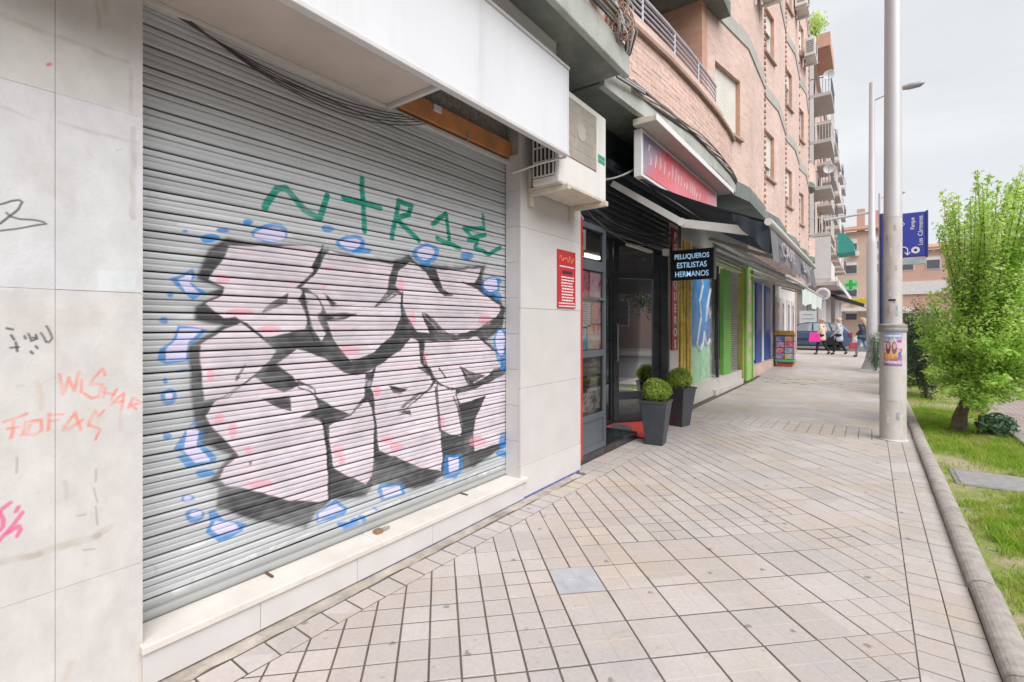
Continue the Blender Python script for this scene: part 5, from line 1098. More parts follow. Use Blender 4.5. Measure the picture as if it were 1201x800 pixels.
bx('red_strip', (-2.70, 4.744, 0.10), (-2.575, 4.80, 2.80), RED, sal, 0.003)
def framed(parent, name, X, y0, y1, z0, z1, t, mat, bars=(), panes=True, d=0.05, glass=GLS, solid_below=None):
    w_ = sub(name, parent); f = MB()
    f.box((X - d, y0, z0), (X, y0 + t, z1)); f.box((X - d, y1 - t, z0), (X, y1, z1)); f.box((X - d, y0 + t, z1 - t), (X, y1 - t, z1)); f.box((X - d, y0 + t, z0), (X, y1 - t, z0 + t))
    for zb, tb in bars: f.box((X - d + .002, y0 + t, zb - tb / 2), (X - .002, y1 - t, zb + tb / 2))
    f.build('frame', mat, w_, 0.004)
    lv = [z0 + t] + [z for zb, tb in bars for z in (zb - tb / 2, zb + tb / 2)] + [z1 - t]
    for k in range(0, len(lv), 2):
        if solid_below is not None and lv[k + 1] <= solid_below:
            bx('kick_panel', (X - d * .6, y0 + t, lv[k]), (X - d * .3, y1 - t, lv[k + 1]), mat, w_)
        else: MB().add([(X - d * .5, y0 + t, lv[k]), (X - d * .5, y1 - t, lv[k]), (X - d * .5, y1 - t, lv[k + 1]), (X - d * .5, y0 + t, lv[k + 1])], [(0, 1, 2, 3)]).build('pane', glass, w_)
    return w_
sw = framed(sal, 'side_window', -2.655, 4.81, 5.56, 0.10, 2.80, 0.065, DKG, ((0.50, .07), (1.26, .08), (2.31, .12)), solid_below=0.5)
bx('ledge', (-2.66, 4.83, 1.90), (-2.64, 5.53, 1.93), DKG, sw)
# posters and notices behind the side window
def poster(mat, y0, y1, z0, z1, nm='poster'): bx(nm, (-2.700, y0, z0), (-2.695, y1, z1), mat, sw)
def mat_photo(name, cols, scale=7, seed=0.0):
    m, nt, b = base_mat(name); r = nt.nodes.new('ShaderNodeValToRGB'); r.color_ramp.interpolation = 'LINEAR'
    e = r.color_ramp.elements; n = len(cols)
    while len(e) < n: e.new(0.5)
    for k, c in enumerate(cols): e[k].position = 0.28 + 0.44 * k / (n - 1); e[k].color = (*c, 1)
    g = nt.nodes.new('ShaderNodeNewGeometry'); mp = nt.nodes.new('ShaderNodeMapping'); mp.inputs['Location'].default_value = (seed, seed * 2.1, seed * 3.3)
    nt.links.new(g.outputs['Position'], mp.inputs['Vector'])
    n_ = nt.nodes.new('ShaderNodeTexNoise'); n_.inputs['Scale'].default_value = scale; n_.inputs['Detail'].default_value = 3; n_.inputs['Distortion'].default_value = 1.2
    nt.links.new(mp.outputs[0], n_.inputs['Vector']); nt.links.new(n_.outputs['Fac'], r.inputs['Fac']); nt.links.new(r.outputs['Color'], b.inputs['Base Color']); b.inputs['Roughness'].default_value = 0.4
    return m
poster(mat_photo('poster_pink', [(.8, .78, .78), (.75, .06, .12), (.85, .4, .5), (.2, .05, .08)], 5, 1), 4.88, 5.17, 1.93, 2.24)
poster(mat_photo('poster_face', [(.5, .05, .15), (.85, .5, .58), (.85, .75, .78), (.75, .1, .3)], 4, 2), 5.20, 5.49, 1.93, 2.24)
poster(M('poster_white', (.78, .8, .84), .4, var=.05), 4.89, 5.22, 1.58, 1.88, 'notice')
poster(mat_photo('poster_red', [(.75, .1, .15), (.85, .6, .6), (.5, .1, .2)], 6, 3), 5.24, 5.49, 1.62, 1.88)
poster(mat_photo('poster_teal', [(.02, .55, .75), (.15, .7, .85), (.75, .85, .9)], 5, 4), 4.88, 5.12, 1.31, 1.56)
poster(mat_photo('poster_warm', [(.75, .12, .12), (.88, .5, .42), (.85, .8, .75), (.6, .1, .15)], 5, 5), 5.14, 5.49, 1.31, 1.60)
poster(WPR, 4.87, 5.10, 2.48, 2.72, 'notice'); bx('notice_mark', (-2.694, 4.93, 2.52), (-2.692, 5.03, 2.68), RED, sw); poster(M('yellow_card', (.75, .58, .03), .5), 4.87, 5.06, 2.40, 2.47, 'notice')
nt_ = MB()
for k in range(9): nt_.box((-2.694, 4.92, 1.62 + k * .027), (-2.6925, 5.15 + .03 * math.sin(k * 2), 1.628 + k * .027))
nt_.build('notice_lines', M('grey_print', (.35, .4, .48), .6), sw)
poster(mat_photo('bottle_display', [(.03, .03, .03), (.2, .15, .12), (.6, .6, .6), (.5, .1, .12)], 10, 6), 4.9, 5.46, 0.58, 0.80)
# return pane, door plane and door
framed(sal, 'fixed_pane', -3.35, 5.60, 7.26, 0.03, 2.98, 0.06, DK, ((2.40, .07),), glass=GLSD)
def framed_line(parent, name, p0, p1, z0, z1, t, mat, bars, glass, d=.06):
    p0 = Vector(p0); p1 = Vector(p1); u = p1 - p0; L = u.length; u.normalize(); n = Vector((u.y, -u.x)); w_ = sub(name, parent); f = MB()
    def P(a, e_, z): q = p0 + u * a + n * e_; return (q.x, q.y, z)
    def bar(a0, a1, za, zb): f.hexa([P(a0, -d, za), P(a1, -d, za), P(a1, 0, za), P(a0, 0, za), P(a0, -d, zb), P(a1, -d, zb), P(a1, 0, zb), P(a0, 0, zb)])
    bar(0, t, z0, z1); bar(L - t, L, z0, z1); bar(t, L - t, z0, z0 + t * 1.3); bar(t, L - t, z1 - t, z1); lv = [z0 + t * 1.3]
    for zb, tb in bars: bar(t, L - t, zb - tb / 2, zb + tb / 2); lv += [zb - tb / 2, zb + tb / 2]
    lv.append(z1 - t); f.build('frame', mat, w_, .004)
    for k in range(0, len(lv), 2): MB().add([P(t, -d / 2, lv[k]), P(L - t, -d / 2, lv[k]), P(L - t, -d / 2, lv[k + 1]), P(t, -d / 2, lv[k + 1])], [(0, 1, 2, 3)]).build('pane', glass, w_)
    return w_, P
door, DP = framed_line(sal, 'door', (-3.345, 7.28), (-2.85, 7.97), 0.03, 2.98, .10, DK, ((0.45, .13), (2.40, .08)), GLSD)
MB().tube([DP(.05, .0, 1.0), DP(.05, .05, 1.02), DP(.05, .05, 1.6), DP(.05, .0, 1.62)], .012, 8).build('handle', GALV, door, smooth=50)
MB().prism([(-2.86, 7.975, 0.0), (-2.80, 7.97, 0.0), (-2.725, 8.06, 0.0), (-2.725, 8.148, 0.0), (-2.9, 8.148, 0)], (0, 0, 3.0)).build('jamb', DK, sal, .006)
bx('floor', (-5.4, 5.0, -0.008), (-2.67, 9.0, 0.012), M('salon_floor', (.10, .095, .095), .4), sal)
bx('header', (-3.4, 4.745, 2.985), (-2.74, 8.8, 3.40), NAVY, sal)
hs = MB()
for k in range(7): hs.prism([(-2.738, 4.75, 2.80 + k * .085), (-2.715, 4.75, 2.815 + k * .085), (-2.715, 4.75, 2.86 + k * .085), (-2.738, 4.75, 2.875 + k * .085)], (0, 3.36, 0))
hs.build('rolled_shutter', DK, sal)
bx('upper_wall', (-2.80, 4.745, 3.40), (-2.62, 9.0, 4.015), NAVY, sal)
# interior seen through the glass
bx('interior_wall', (-5.4, 4.8, 0.0), (-5.3, 9.4, 3.0), M('salon_wall', (.36, .34, .31), .8, var=.1), sal); bx('ceiling', (-5.4, 4.8, 2.95), (-3.42, 9.4, 2.975), M('salon_ceiling', (.42, .40, .36), .8), sal)
bx('mirror', (-5.29, 6.3, 0.9), (-5.27, 7.6, 2.1), M('mirror_glass', (.5, .5, .5), .1, .8), sal)
bx('counter', (-4.6, 6.4, 0.012), (-4.1, 7.8, 1.0), M('counter_wood', (.12, .06, .04), .5), sal)
bx('cabinet', (-3.9, 4.9, 0.012), (-3.5, 5.5, 1.2), DK, sal)
LMP, nt, b = base_mat('lamp_tube'); b.inputs['Base Color'].default_value = (.9, .9, .88, 1); b.inputs['Emission Color'].default_value = (1, .95, .88, 1); b.inputs['Emission Strength'].default_value = 1.3
for y in (5.3, 6.9, 8.1): bx('ceiling_lamp', (-4.4, y, 2.90), (-4.3, y + .7, 2.945), LMP, sal)
bx('door_lamp', (-2.98, 6.9, 2.80), (-2.92, 7.9, 2.84), WPR, sal)
MB().tube([(-2.70, 4.85, 2.86), (-2.64, 4.85, 2.84), (-2.60, 4.84, 2.78)], .02, 8).build('spot_lamp', GALV, sal, smooth=40)
bx('sensor', (-2.70, 7.72, 2.72), (-2.62, 7.80, 2.82), WPR, sal)
for k in range(2): MB().tube(sag((-2.66, 4.8, 3.08 - .06 * k), (-2.62, 7.9, 3.15 - .05 * k), 0.22 + .12 * k, 16, .01), .012, 6).build('cable', CAB, sal, smooth=60)
MB().tube(sag((-2.5, 4.66, 3.18), (-2.2, 5.75, 3.62), 0.10, 12), .012, 6).build('cable', CABG, sal, smooth=60)
# black wall panel beside the door, pillar with the vertical sign
sp_ = thing('narrow_pillar', 'narrow white stone pillar between the salon door and the bamboo poles', 'pillar', (-2.8, 8.4, 0.0))
bx('core', (-2.86, 8.15, 0.0), (-2.76, 8.62, 3.35), MATS['grey_render'], sp_)
for a, b_ in zip([0, .85, 1.7, 2.5], [.85, 1.7, 2.5, 3.34]): bx('stone_slab', (-2.758, 8.15, a + .002), (-2.735, 8.62, b_ - .002), MARB, sp_, .002)
vsg = thing('vertical_sign', 'dark red vertical sign with white letters beside the salon door', 'sign', (-2.72, 8.3, 1.18))
bx('panel', (-2.733, 8.20, 1.17), (-2.70, 8.50, 3.25), M('vsign_red', (.34, .02, .035), .4, var=.1), vsg, .004)
for k, ch in enumerate('PELUQUEROS'): text(ch, .20, (-2.698, 8.35, 3.05 - k * .205), (0, 1, 0), (0, 0, 1), WPR, 'letter', vsg, .002, 'CENTER', 1.1, .004)
# projecting LED sign
led = thing('projecting_sign', 'small black projecting sign with pale blue lettering', 'sign', (-2.3, 8.05, 2.33))
bx('box', (-2.665, 8.0, 2.33), (-1.985, 8.07, 2.82), M('led_black', (.018, .022, .03), .35), led, .006)
bx('edge_cap', (-1.984, 7.995, 2.325), (-1.965, 8.075, 2.825), GALV, led); bx('arm', (-2.76, 8.02, 2.74), (-2.666, 8.05, 2.77), GALV, led)
m_, nt, b = base_mat('led_letters'); b.inputs['Base Color'].default_value = (.35, .55, .75, 1); b.inputs['Emission Color'].default_value = (.42, .68, .95, 1); b.inputs['Emission Strength'].default_value = 0.22
for k, (s_, sz) in enumerate((('PELUQUEROS', .112), ('ESTILISTAS', .125), ('HERMANOS', .125))): text(s_, sz, (-2.325, 7.9985, 2.675 - k * .145), (1, 0, 0), (0, 0, 1), m_, 'lettering', led, .002, 'CENTER', .80, .0008)
# pink lightbox sign with hood
lb = thing('lightbox_sign', 'faded pink and red lightbox sign under a cream hood above the awning', 'sign', (-2.15, 7.0, 3.33))
bx('frame', (-2.22, 5.38, 3.32), (-2.125, 8.76, 3.87), WHITE, lb, .006)
m_, nt, b = base_mat('lightbox_print')
g_ = nt.nodes.new('ShaderNodeNewGeometry'); sp2 = nt.nodes.new('ShaderNodeSeparateXYZ'); nt.links.new(g_.outputs['Position'], sp2.inputs[0])
ad = nt.nodes.new('ShaderNodeMath'); ad.operation = 'MULTIPLY_ADD'; ad.inputs[1].default_value = -1.2; nt.links.new(sp2.outputs['Z'], ad.inputs[0]); nt.links.new(sp2.outputs['Y'], ad.inputs[2])
mr = nt.nodes.new('ShaderNodeMapRange'); mr.inputs['From Min'].default_value = 0.95; mr.inputs['From Max'].default_value = 4.6; nt.links.new(ad.outputs[0], mr.inputs['Value'])
r_ = nt.nodes.new('ShaderNodeValToRGB'); e = r_.color_ramp.elements
for k, (p, c_) in enumerate(((0.0, (.18, .17, .26)), (.10, (.30, .24, .32)), (.2, (.70, .09, .12)), (.45, (.80, .17, .20)), (.75, (.76, .10, .14)), (1.0, (.70, .42, .46)))):
    if k < 2: e[k].position = p; e[k].color = (*c_, 1)
    else: q = e.new(p); q.color = (*c_, 1)
nt.links.new(mr.outputs[0], r_.inputs['Fac'])
cc = mix(nt, r_.outputs['Color'], (.72, .45, .48), ramp(nt, noise(nt, 2.2, 5, .6, stretch=(1, 1.6, .6)), .5, .75, (0, 0, 0), (.35,) * 3)); nt.links.new(cc, b.inputs['Base Color']); b.inputs['Roughness'].default_value = .3
bx('print', (-2.1245, 5.43, 3.36), (-2.1185, 8.70, 3.83), m_, lb)
sc_ = MB(); random.seed(5)
sc_.tube([(-2.117, 5.68, 3.72), (-2.117, 5.60, 3.74), (-2.117, 5.58, 3.66), (-2.117, 5.66, 3.60), (-2.117, 5.65, 3.52), (-2.117, 5.58, 3.50)], .006, 5)
y = 5.80
while y < 7.7:
    h_ = random.uniform(.08, .2); sc_.tube([(-2.117, y, 3.52), (-2.117, y + .03, 3.52 + h_), (-2.117, y + .06, 3.52 + h_ * .4), (-2.117, y + .10, 3.53)], .005, 5); y += random.uniform(.10, .17)
sc_.build('script_lettering', WPR, lb)
HOOD = M('hood_cream', (.62, .57, .50), .5, var=.06)
MB().prism([(-2.20, 5.30, 3.885), (-1.94, 5.30, 3.885), (-1.93, 5.30, 3.905), (-1.93, 5.30, 3.95), (-2.20, 5.30, 3.965)], (0, 3.75, 0)).build('hood', HOOD, lb, .006)
bx('hood_lip', (-1.932, 5.29, 3.88), (-1.915, 9.06, 3.955), WHITE, lb, .003)
# --- salon door mat
mt = thing('door_mat', 'red door mat with a grey oval in the salon doorway', 'mat', (-2.8, 6.6, 0.0))
m_, nt, b = base_mat('mat_red_pile'); nt.links.new(mix(nt, (.68, .07, .06), (.80, .11, .09), noise(nt, 30, 5)), b.inputs['Base Color']); b.inputs['Roughness'].default_value = .95; bump(nt, b, noise(nt, 220, 3), .5, .005)
mm = MB(); mm.plate([(-2.22, 6.42), (-2.34, 6.66), (-2.50, 7.42), (-2.66, 7.86), (-2.90, 7.84), (-3.32, 7.24), (-3.32, 6.62), (-2.70, 6.60)], .013, .021); mm.build('pile', m_, mt)
for ox, oy, sx_, sy_, rz_ in ((-3.08, 6.98, .16, .30, .5), (-2.56, 7.12, .07, .24, .1)):
    ov = MB().lathe([(.0, .0215), (1.0, .0215), (1.0, .0235), (0, .0235)], (0, 0, 0), 'z', 28).build('oval', M('mat_grey', (.16, .15, .15), .95, var=.2), None)
    ov.parent = mt; ov.matrix_parent_inverse = Matrix.Translation(-Vector(mt.location)); ov.scale = (sx_, sy_, 1); ov.location = (ox, oy, 0); ov.rotation_euler = (0, 0, rz_)

# --- planters with clipped box balls
PLM = M('planter_graphite', (.05, .058, .068), .45, var=.12, vscale=7, dirt=.3, dcol=(.16, .16, .16), dscale=4)
BOXL = mat_leaf('box_leaf', (.22, .38, .05), (.46, .60, .11), (.52, .64, .15), 40, .5)
def leaf_mesh(C, N, size, name='foliage', aspect=0.6):
    """many small pointed leaves: centres C (n,3), facing roughly N"""
    n = len(C); a = RNG.normal(size=(n, 3)); N = N + 0.55 * RNG.normal(size=(n, 3)); N /= np.linalg.norm(N, axis=1)[:, None] + 1e-9
    U = np.cross(N, a); U /= np.linalg.norm(U, axis=1)[:, None] + 1e-9; W = np.cross(N, U)
    s_ = (size * RNG.uniform(.6, 1.3, n))[:, None]
    V = np.stack([C - U * s_, C - W * s_ * aspect * .6 + N * s_ * .12, C + U * s_, C + W * s_ * aspect * .6 + N * s_ * .12], 1).reshape(-1, 3)
    F = np.arange(4 * n).reshape(n, 4)
    me = bpy.data.meshes.new(name); me.vertices.add(4 * n); me.vertices.foreach_set('co', V.reshape(-1)); me.loops.add(4 * n); me.loops.foreach_set('vertex_index', F.reshape(-1).astype(np.int32))
    me.polygons.add(n); me.polygons.foreach_set('loop_start', (np.arange(n) * 4).astype(np.int32)); me.update(calc_edges=True)
    return me
def planter(x, y, s_, rz, label):
    t = thing('planter', label, 'planter', (0, 0, 0), 'planters beside the salon door')
    h_, b0, b1 = .50 * s_, .095 * s_, .155 * s_
    mb = MB(); mb.hexa([(-b0, -b0, 0), (b0, -b0, 0), (b0, b0, 0), (-b0, b0, 0), (-b1, -b1, h_), (b1, -b1, h_), (b1, b1, h_), (-b1, b1, h_)]); mb.build('pot', PLM, t, .008 * s_)
    r0, r1 = b1 + .006, b1 - .02; 
    fr = MB()
    for k, (ax, ay, bx_, by_) in enumerate(((-r0, -r0, r0, -r1), (-r0, r1, r0, r0), (-r0, -r1, -r1, r1), (r1, -r1, r0, r1))): fr.box((ax, ay, h_ - .02), (bx_, by_, h_ + .015))
    fr.build('rim', PLM, t, .003)
    bx('soil', (-r1, -r1, h_ - .01), (r1, r1, h_ + .003), M('pot_soil', (.05, .035, .025), .95), t)
    R0 = .165 * s_; n = 5200; d = RNG.normal(size=(n, 3)); d /= np.linalg.norm(d, axis=1)[:, None]
    rr = R0 * (1 + .05 * np.sin(d[:, 0] * 5 + x * 7) + .05 * np.sin(d[:, 1] * 6 + d[:, 2] * 4 + y) + .03 * np.sin(d[:, 0] * 17 + d[:, 2] * 13)) * RNG.uniform(.72, 1.03, n) * (1 + .09 * (RNG.uniform(0, 1, n) > .94))
    C = d * rr[:, None] * np.array([1, 1, .86]); C[:, 2] += h_ + R0 * .72
    me = leaf_mesh(C, d.copy(), .013 * s_); me.materials.append(BOXL); o = bpy.data.objects.new('foliage', me); COL.objects.link(o); o.parent = t
    MB().lathe([(0, h_ - .02), (R0 * .45, h_), (R0 * .72, h_ + R0 * .4), (R0 * .74, h_ + R0 * .9), (R0 * .45, h_ + R0 * 1.3), (0, h_ + R0 * 1.4)], (0, 0, 0), 'z', 14).build('inner_twigs', M('box_core', (.025, .04, .01), .9), t)
    t.location = (x, y, 0); t.rotation_euler = (0, 0, rz)
    return t
planter(-2.335, 6.42, 1.16, .12, 'nearer graphite planter with a clipped box ball on the red mat')
p2_ = planter(-2.46, 7.82, 1.2, -.25, 'farther graphite planter with a clipped box ball by the bamboo poles')
bx('badge', (.148, -.02, .36), (.156, .02, .39), GALV, None).parent = p2_

# ================================================================= AWNINGS AND NEXT SHOPS
CANV = M('black_canvas', (.030, .040, .054), .8, var=.2, vscale=4, bmp=.3, bscale=160)
ALU = M('awning_aluminium', (.66, .64, .61), .4, .15, var=.07)
def canvas_mesh(y0, y1, back, front, sagv, n=14, m=10):
    V = []; 
    for i in range(n + 1):
        t = i / n
        for j in range(m + 1):
            u = j / m; V.append((back[0] + (front[0] - back[0]) * t, y0 + (y1 - y0) * u, back[1] + (front[1] - back[1]) * t - sagv * math.sin(math.pi * t) * (1 + .25 * math.sin(u * 14))))
    F = [(i * (m + 1) + j, i * (m + 1) + j + 1, (i + 1) * (m + 1) + j + 1, (i + 1) * (m + 1) + j) for i in range(n) for j in range(m)]
    return MB().add(V, F)
aw = thing('awning', 'black retractable awning with white folding arm and lettered valance', 'awning', (-2.4, 7.5, 3.3))
o = canvas_mesh(5.5, 10.2, (-2.58, 3.55), (-0.85, 2.66), .05).build('canvas', CANV, aw, smooth=60); md = o.modifiers.new('thick', 'SOLIDIFY'); md.thickness = .004
MB().tube([(-2.56, 5.42, 3.56), (-2.56, 10.25, 3.56)], .055, 12).build('roller', CANV, aw, smooth=40)
MB().tube([(-0.83, 5.45, 2.64), (-0.83, 10.25, 2.64)], [.038, .038], 12).build('front_bar', ALU, aw, smooth=40)
def arm_box(a, b_, w_, h_, mat, nm, par_):
    a = Vector(a); b_ = Vector(b_); d = (b_ - a).normalized(); s_ = d.cross(Vector((0, 0, 1))).normalized(); u = s_.cross(d)
    P = []
    for q in (a, b_):
        for x, z in ((-w_, -h_), (w_, -h_), (w_, h_), (-w_, h_)): P.append(q + s_ * x + u * z)
    return MB().add(P, [(0, 1, 2, 3), (7, 6, 5, 4), (0, 4, 5, 1), (1, 5, 6, 2), (2, 6, 7, 3), (3, 7, 4, 0)]).build(nm, mat, par_, .006)
arm_box((-2.60, 5.62, 3.37), (-1.73, 5.6, 2.765), .022, .038, ALU, 'arm', aw); arm_box((-1.73, 5.6, 2.76), (-0.89, 5.58, 2.555), .022, .046, ALU, 'arm', aw)
MB().lathe([(0, -.04), (.045, -.04), (.045, .04), (0, .04)], (-1.73, 5.6, 2.77), 'y', 14).build('elbow', ALU, aw)
arm_box((-0.89, 5.58, 2.56), (-0.84, 5.5, 2.63), .018, .018, ALU, 'arm_hook', aw)
arm_box((-2.46, 9.6, 3.24), (-1.5, 9.2, 2.80), .022, .03, ALU, 'arm', aw); arm_box((-1.5, 9.2, 2.80), (-0.83, 9.7, 2.55), .022, .03, ALU, 'arm', aw)
VAL = M('valance_grey', (.17, .165, .18), .85, var=.15, vscale=3, dirt=.5, dcol=(.3, .29, .3), dscale=2.5)
V = []; n = 60
for i in range(n + 1):
    y = 5.54 + 4.64 * i / n
    for j in range(5): t = j / 4; V.append((-0.83 + .02 * math.sin(i * .55) * t + .03 * t, y, 2.61 - .34 * t - .02 * math.sin(i * .9) * t))
MB().add(V, [(i * 5 + j, (i + 1) * 5 + j, (i + 1) * 5 + j + 1, i * 5 + j + 1) for i in range(n) for j in range(4)]).build('valance', VAL, aw, smooth=60)
V = []
for i in range(13):
    x = -0.83 - .35 * i / 12
    for j in range(4): t = j / 3; V.append((x + .01 * math.sin(i + j), 5.49 + .015 * math.sin(i * 1.3) * t, 2.62 + (.35 * i / 12) * .46 - .30 * t * (1 - i / 16)))
MB().add(V, [(i * 4 + j, (i + 1) * 4 + j, (i + 1) * 4 + j + 1, i * 4 + j + 1) for i in range(12) for j in range(3)]).build('side_valance', CANV, aw, smooth=60)
FWP = M('faded_white_print', (.36, .36, .39), .8, var=.25)
text('CAFE', .22, (-0.777, 6.0, 2.37), (0, 1, 0), (-.08, 0, 1), FWP, 'lettering', aw, .001, 'LEFT', 2.3, .003); text('BAR', .22, (-0.777, 8.1, 2.37), (0, 1, 0), (-.08, 0, 1), FWP, 'lettering', aw, .001, 'LEFT', 2.3, .003)

# bamboo poles, mural, green shop
BAM = M('bamboo_yellow', (.72, .54, .14), .5, var=.25, vscale=9, dirt=.4, dcol=(.25, .17, .04), dscale=7, rnd=.12)
STEP = M('shop_step_stone', (.60, .57, .54), .6, var=.08, dirt=.3, dcol=(.4, .36, .32))
sh = thing('corner_shop', 'shop with blue mural panel, bright green door panel and open doorway', 'shopfront', (-2.95, 12.0, 0.0))
bx('plinth', (-3.05, 8.64, 0.0), (-2.86, 11.42, 0.42), STEP, sh, .006); bx('step', (-3.9, 11.42, 0.0), (-2.86, 14.5, 0.36), STEP, sh, .006); bx('step', (-2.86, 11.5, 0.0), (-2.80, 14.4, 0.14), STEP, sh, .006)
m_, nt, b = base_mat('mural_paint')
g_ = nt.nodes.new('ShaderNodeNewGeometry'); sp2 = nt.nodes.new('ShaderNodeSeparateXYZ'); nt.links.new(g_.outputs['Position'], sp2.inputs[0])
mr = nt.nodes.new('ShaderNodeMapRange'); mr.inputs['From Min'].default_value = .42; mr.inputs['From Max'].default_value = 3.1; nt.links.new(sp2.outputs['Z'], mr.inputs['Value'])
r_ = nt.nodes.new('ShaderNodeValToRGB'); e = r_.color_ramp.elements; r_.color_ramp.interpolation = 'LINEAR'
for k, (p, c_) in enumerate(((0, (.36, .62, .40)), (.26, (.42, .68, .48)), (.29, (.17, .28, .55)), (.55, (.10, .30, .68)), (1, (.06, .42, .82)))):
    if k < 2: e[k].position = p; e[k].color = (*c_, 1)
    else: q = e.new(p); q.color = (*c_, 1)
nt.links.new(mr.outputs[0], r_.inputs['Fac']); nt.links.new(mix(nt, r_.outputs['Color'], ramp(nt, noise(nt, 5, 6), .3, .7, (.8,) * 3, (1.15,) * 3), typ='MULTIPLY', f=1), b.inputs['Base Color']); b.inputs['Roughness'].default_value = .6
bx('mural_panel', (-3.0, 9.86, 0.42), (-2.90, 11.38, 3.15), m_, sh)
ms_ = MB()
for pts in ([(10.35, 3.1), (10.55, 2.75), (10.75, 2.45), (10.5, 2.1), (10.6, 1.75), (10.4, 1.4), (10.3, 1.2), (10.55, 1.06), (10.75, 1.2), (10.85, 1.45), (10.95, 1.25), (11.1, 1.15), (11.3, 1.28)], [(11.36, 2.4), (11.1, 2.0), (11.0, 1.7), (11.15, 2.0), (11.34, 1.75)], [(9.9, 3.0), (10.0, 2.6), (9.9, 2.3)], [(10.95, 3.1), (11.05, 2.85), (11.2, 3.1)]):
    ms_.tube([(-2.897, y, z) for y, z in pts], .034, 5)
ms_.build('mural_lines', M('mural_white', (.75, .78, .8), .6), sh)
for k in range(6):
    y = 8.76 + k * .19; nodes = [(-2.85 + .006 * math.sin(k * 3 + i), y + .008 * math.cos(k + i * 2), 0.43 + i * .46) for i in range(7)]
    mb = MB(); pts = []; rs = []
    for i, p in enumerate(nodes):
        for dz, r_2 in ((-.02, .031), (0, .036), (.02, .031)):
            pts.append((p[0], p[1], p[2] + dz)); rs.append(r_2)
    mb.tube(pts, rs, 9); o = mb.build('bamboo_pole', BAM, None, smooth=50); tag(o, ['bamboo pole nearest the narrow pillar', 'second bamboo pole from the narrow pillar', 'third bamboo pole from the narrow pillar', 'third bamboo pole from the blue mural', 'second bamboo pole from the blue mural', 'bamboo pole nearest the blue mural'][k], 'pole', 'yellow bamboo poles')
bx('back_board', (-3.05, 8.64, .42), (-2.95, 9.86, 3.2), M('green_dark', (.10, .13, .05), .8, var=.3), sh)
bx('display_frame', (-3.0, 11.42, .36), (-2.94, 11.50, 3.0), WHITE, sh); MB().add([(-2.975, 11.5, .36), (-2.975, 12.12, .36), (-2.975, 12.12, 2.95), (-2.975, 11.5, 2.95)], [(0, 1, 2, 3)]).build('display_pane', GLS, sh); bx('display_card', (-2.99, 11.52, .5), (-2.98, 12.08, 2.8), mat_photo('shop_cards', [(.7, .68, .65), (.5, .4, .3), (.75, .75, .75), (.3, .25, .25)], 4, 8), sh)
bx('door_post', (-2.97, 12.12, .36), (-2.90, 12.18, 3.0), DK, sh)
bx('shelf_goods', (-4.5, 12.2, .36), (-4.3, 14.2, 2.6), mat_photo('goods', [(.05, .04, .03), (.2, .12, .08), (.3, .25, .2), (.08, .06, .05)], 9, 9), sh)
bx('green_panel', (-3.02, 12.75, .36), (-2.93, 13.55, 3.0), M('lime_green', (.14, .40, .06), .45, var=.08), sh)
pf = MB()
for k in range(44): pf.prism([(-2.97, 13.62, .37 + k * .06), (-2.945, 13.62, .385 + k * .06), (-2.945, 13.62, .41 + k * .06), (-2.97, 13.62, .42 + k * .06)], (0, .75, 0))
pf.build('side_shutter', M('grey_slats', (.33, .31, .30), .5, .3, var=.15), sh)
lv = MB()
for k in range(6): lv.prism([(-2.95, 11.4, 3.02 + k * .085), (-2.89, 11.4, 3.03 + k * .085), (-2.87, 11.4, 3.075 + k * .085), (-2.95, 11.4, 3.085 + k * .085)], (0, 3.6, 0))
lv.build('louvre_header', M('pale_green', (.50, .58, .40), .55, var=.08), sh)
bx('fascia', (-3.05, 8.64, 3.2), (-2.80, 15.0, 3.95), M('shop_fascia_grey', (.36, .37, .36), .6, var=.15, vscale=2, dirt=.4), sh)
gp = thing('green_post', 'tall lime green post with stickers at the edge of the green shop', 'post', (-2.9, 15.2, 0.0))
bx('shaft', (-3.0, 14.62, 0.0), (-2.86, 14.80, 3.4), M('olive_post', (.33, .34, .08), .5, var=.2, vscale=4), gp, .008); bx('panel', (-2.97, 14.83, .02), (-2.80, 15.55, 3.35), M('lime_post', (.30, .56, .14), .45, var=.15, vscale=3), gp, .008); bx('edge', (-2.98, 15.56, .02), (-2.78, 15.68, 3.35), MATS['lime_green'], gp, .006)
for k in range(6): bx('sticker', (-2.799, 14.95 + .12 * (k % 2), .55 + k * .42), (-2.797, 15.3 + .1 * (k % 3), .80 + k * .42), mat_photo('sticker_%d' % k, [(.75, .73, .7), (.7, .3, .2), (.6, .65, .5), (.3, .3, .35)], 12, 11 + k), gp)

# blue shop
bs = thing('blue_shop', 'shop with two deep blue doors above a brick plinth', 'shopfront', (-2.95, 18.0, 0.0))
BLUE = M('deep_blue', (.015, .11, .40), .45, var=.15, vscale=3)
bx('plinth', (-3.5, 15.7, 0.0), (-2.84, 20.6, .38), BRICK, bs); bx('wall', (-3.4, 15.7, .38), (-3.0, 20.6, 3.6), M('lilac_wall', (.50, .48, .60), .7, var=.2, vscale=2), bs)
bx('poster_panel', (-2.998, 15.8, .5), (-2.96, 16.9, 2.9), mat_photo('posters', [(.6, .3, .3), (.55, .5, .65), (.75, .7, .7), (.3, .35, .6)], 3.5, 21), bs)
for y0, y1 in ((17.0, 18.0), (18.6, 19.7)):
    d_ = sub('door', bs); bx('leaf', (-2.995, y0, .40), (-2.93, y1, 2.95), BLUE, d_, .006)
    for z0, z1 in ((.55, 1.35), (1.45, 2.75)): bx('inset', (-2.929, y0 + .15, z0), (-2.925, y1 - .15, z1), M('deep_blue_inset', (.01, .075, .30), .35), d_)
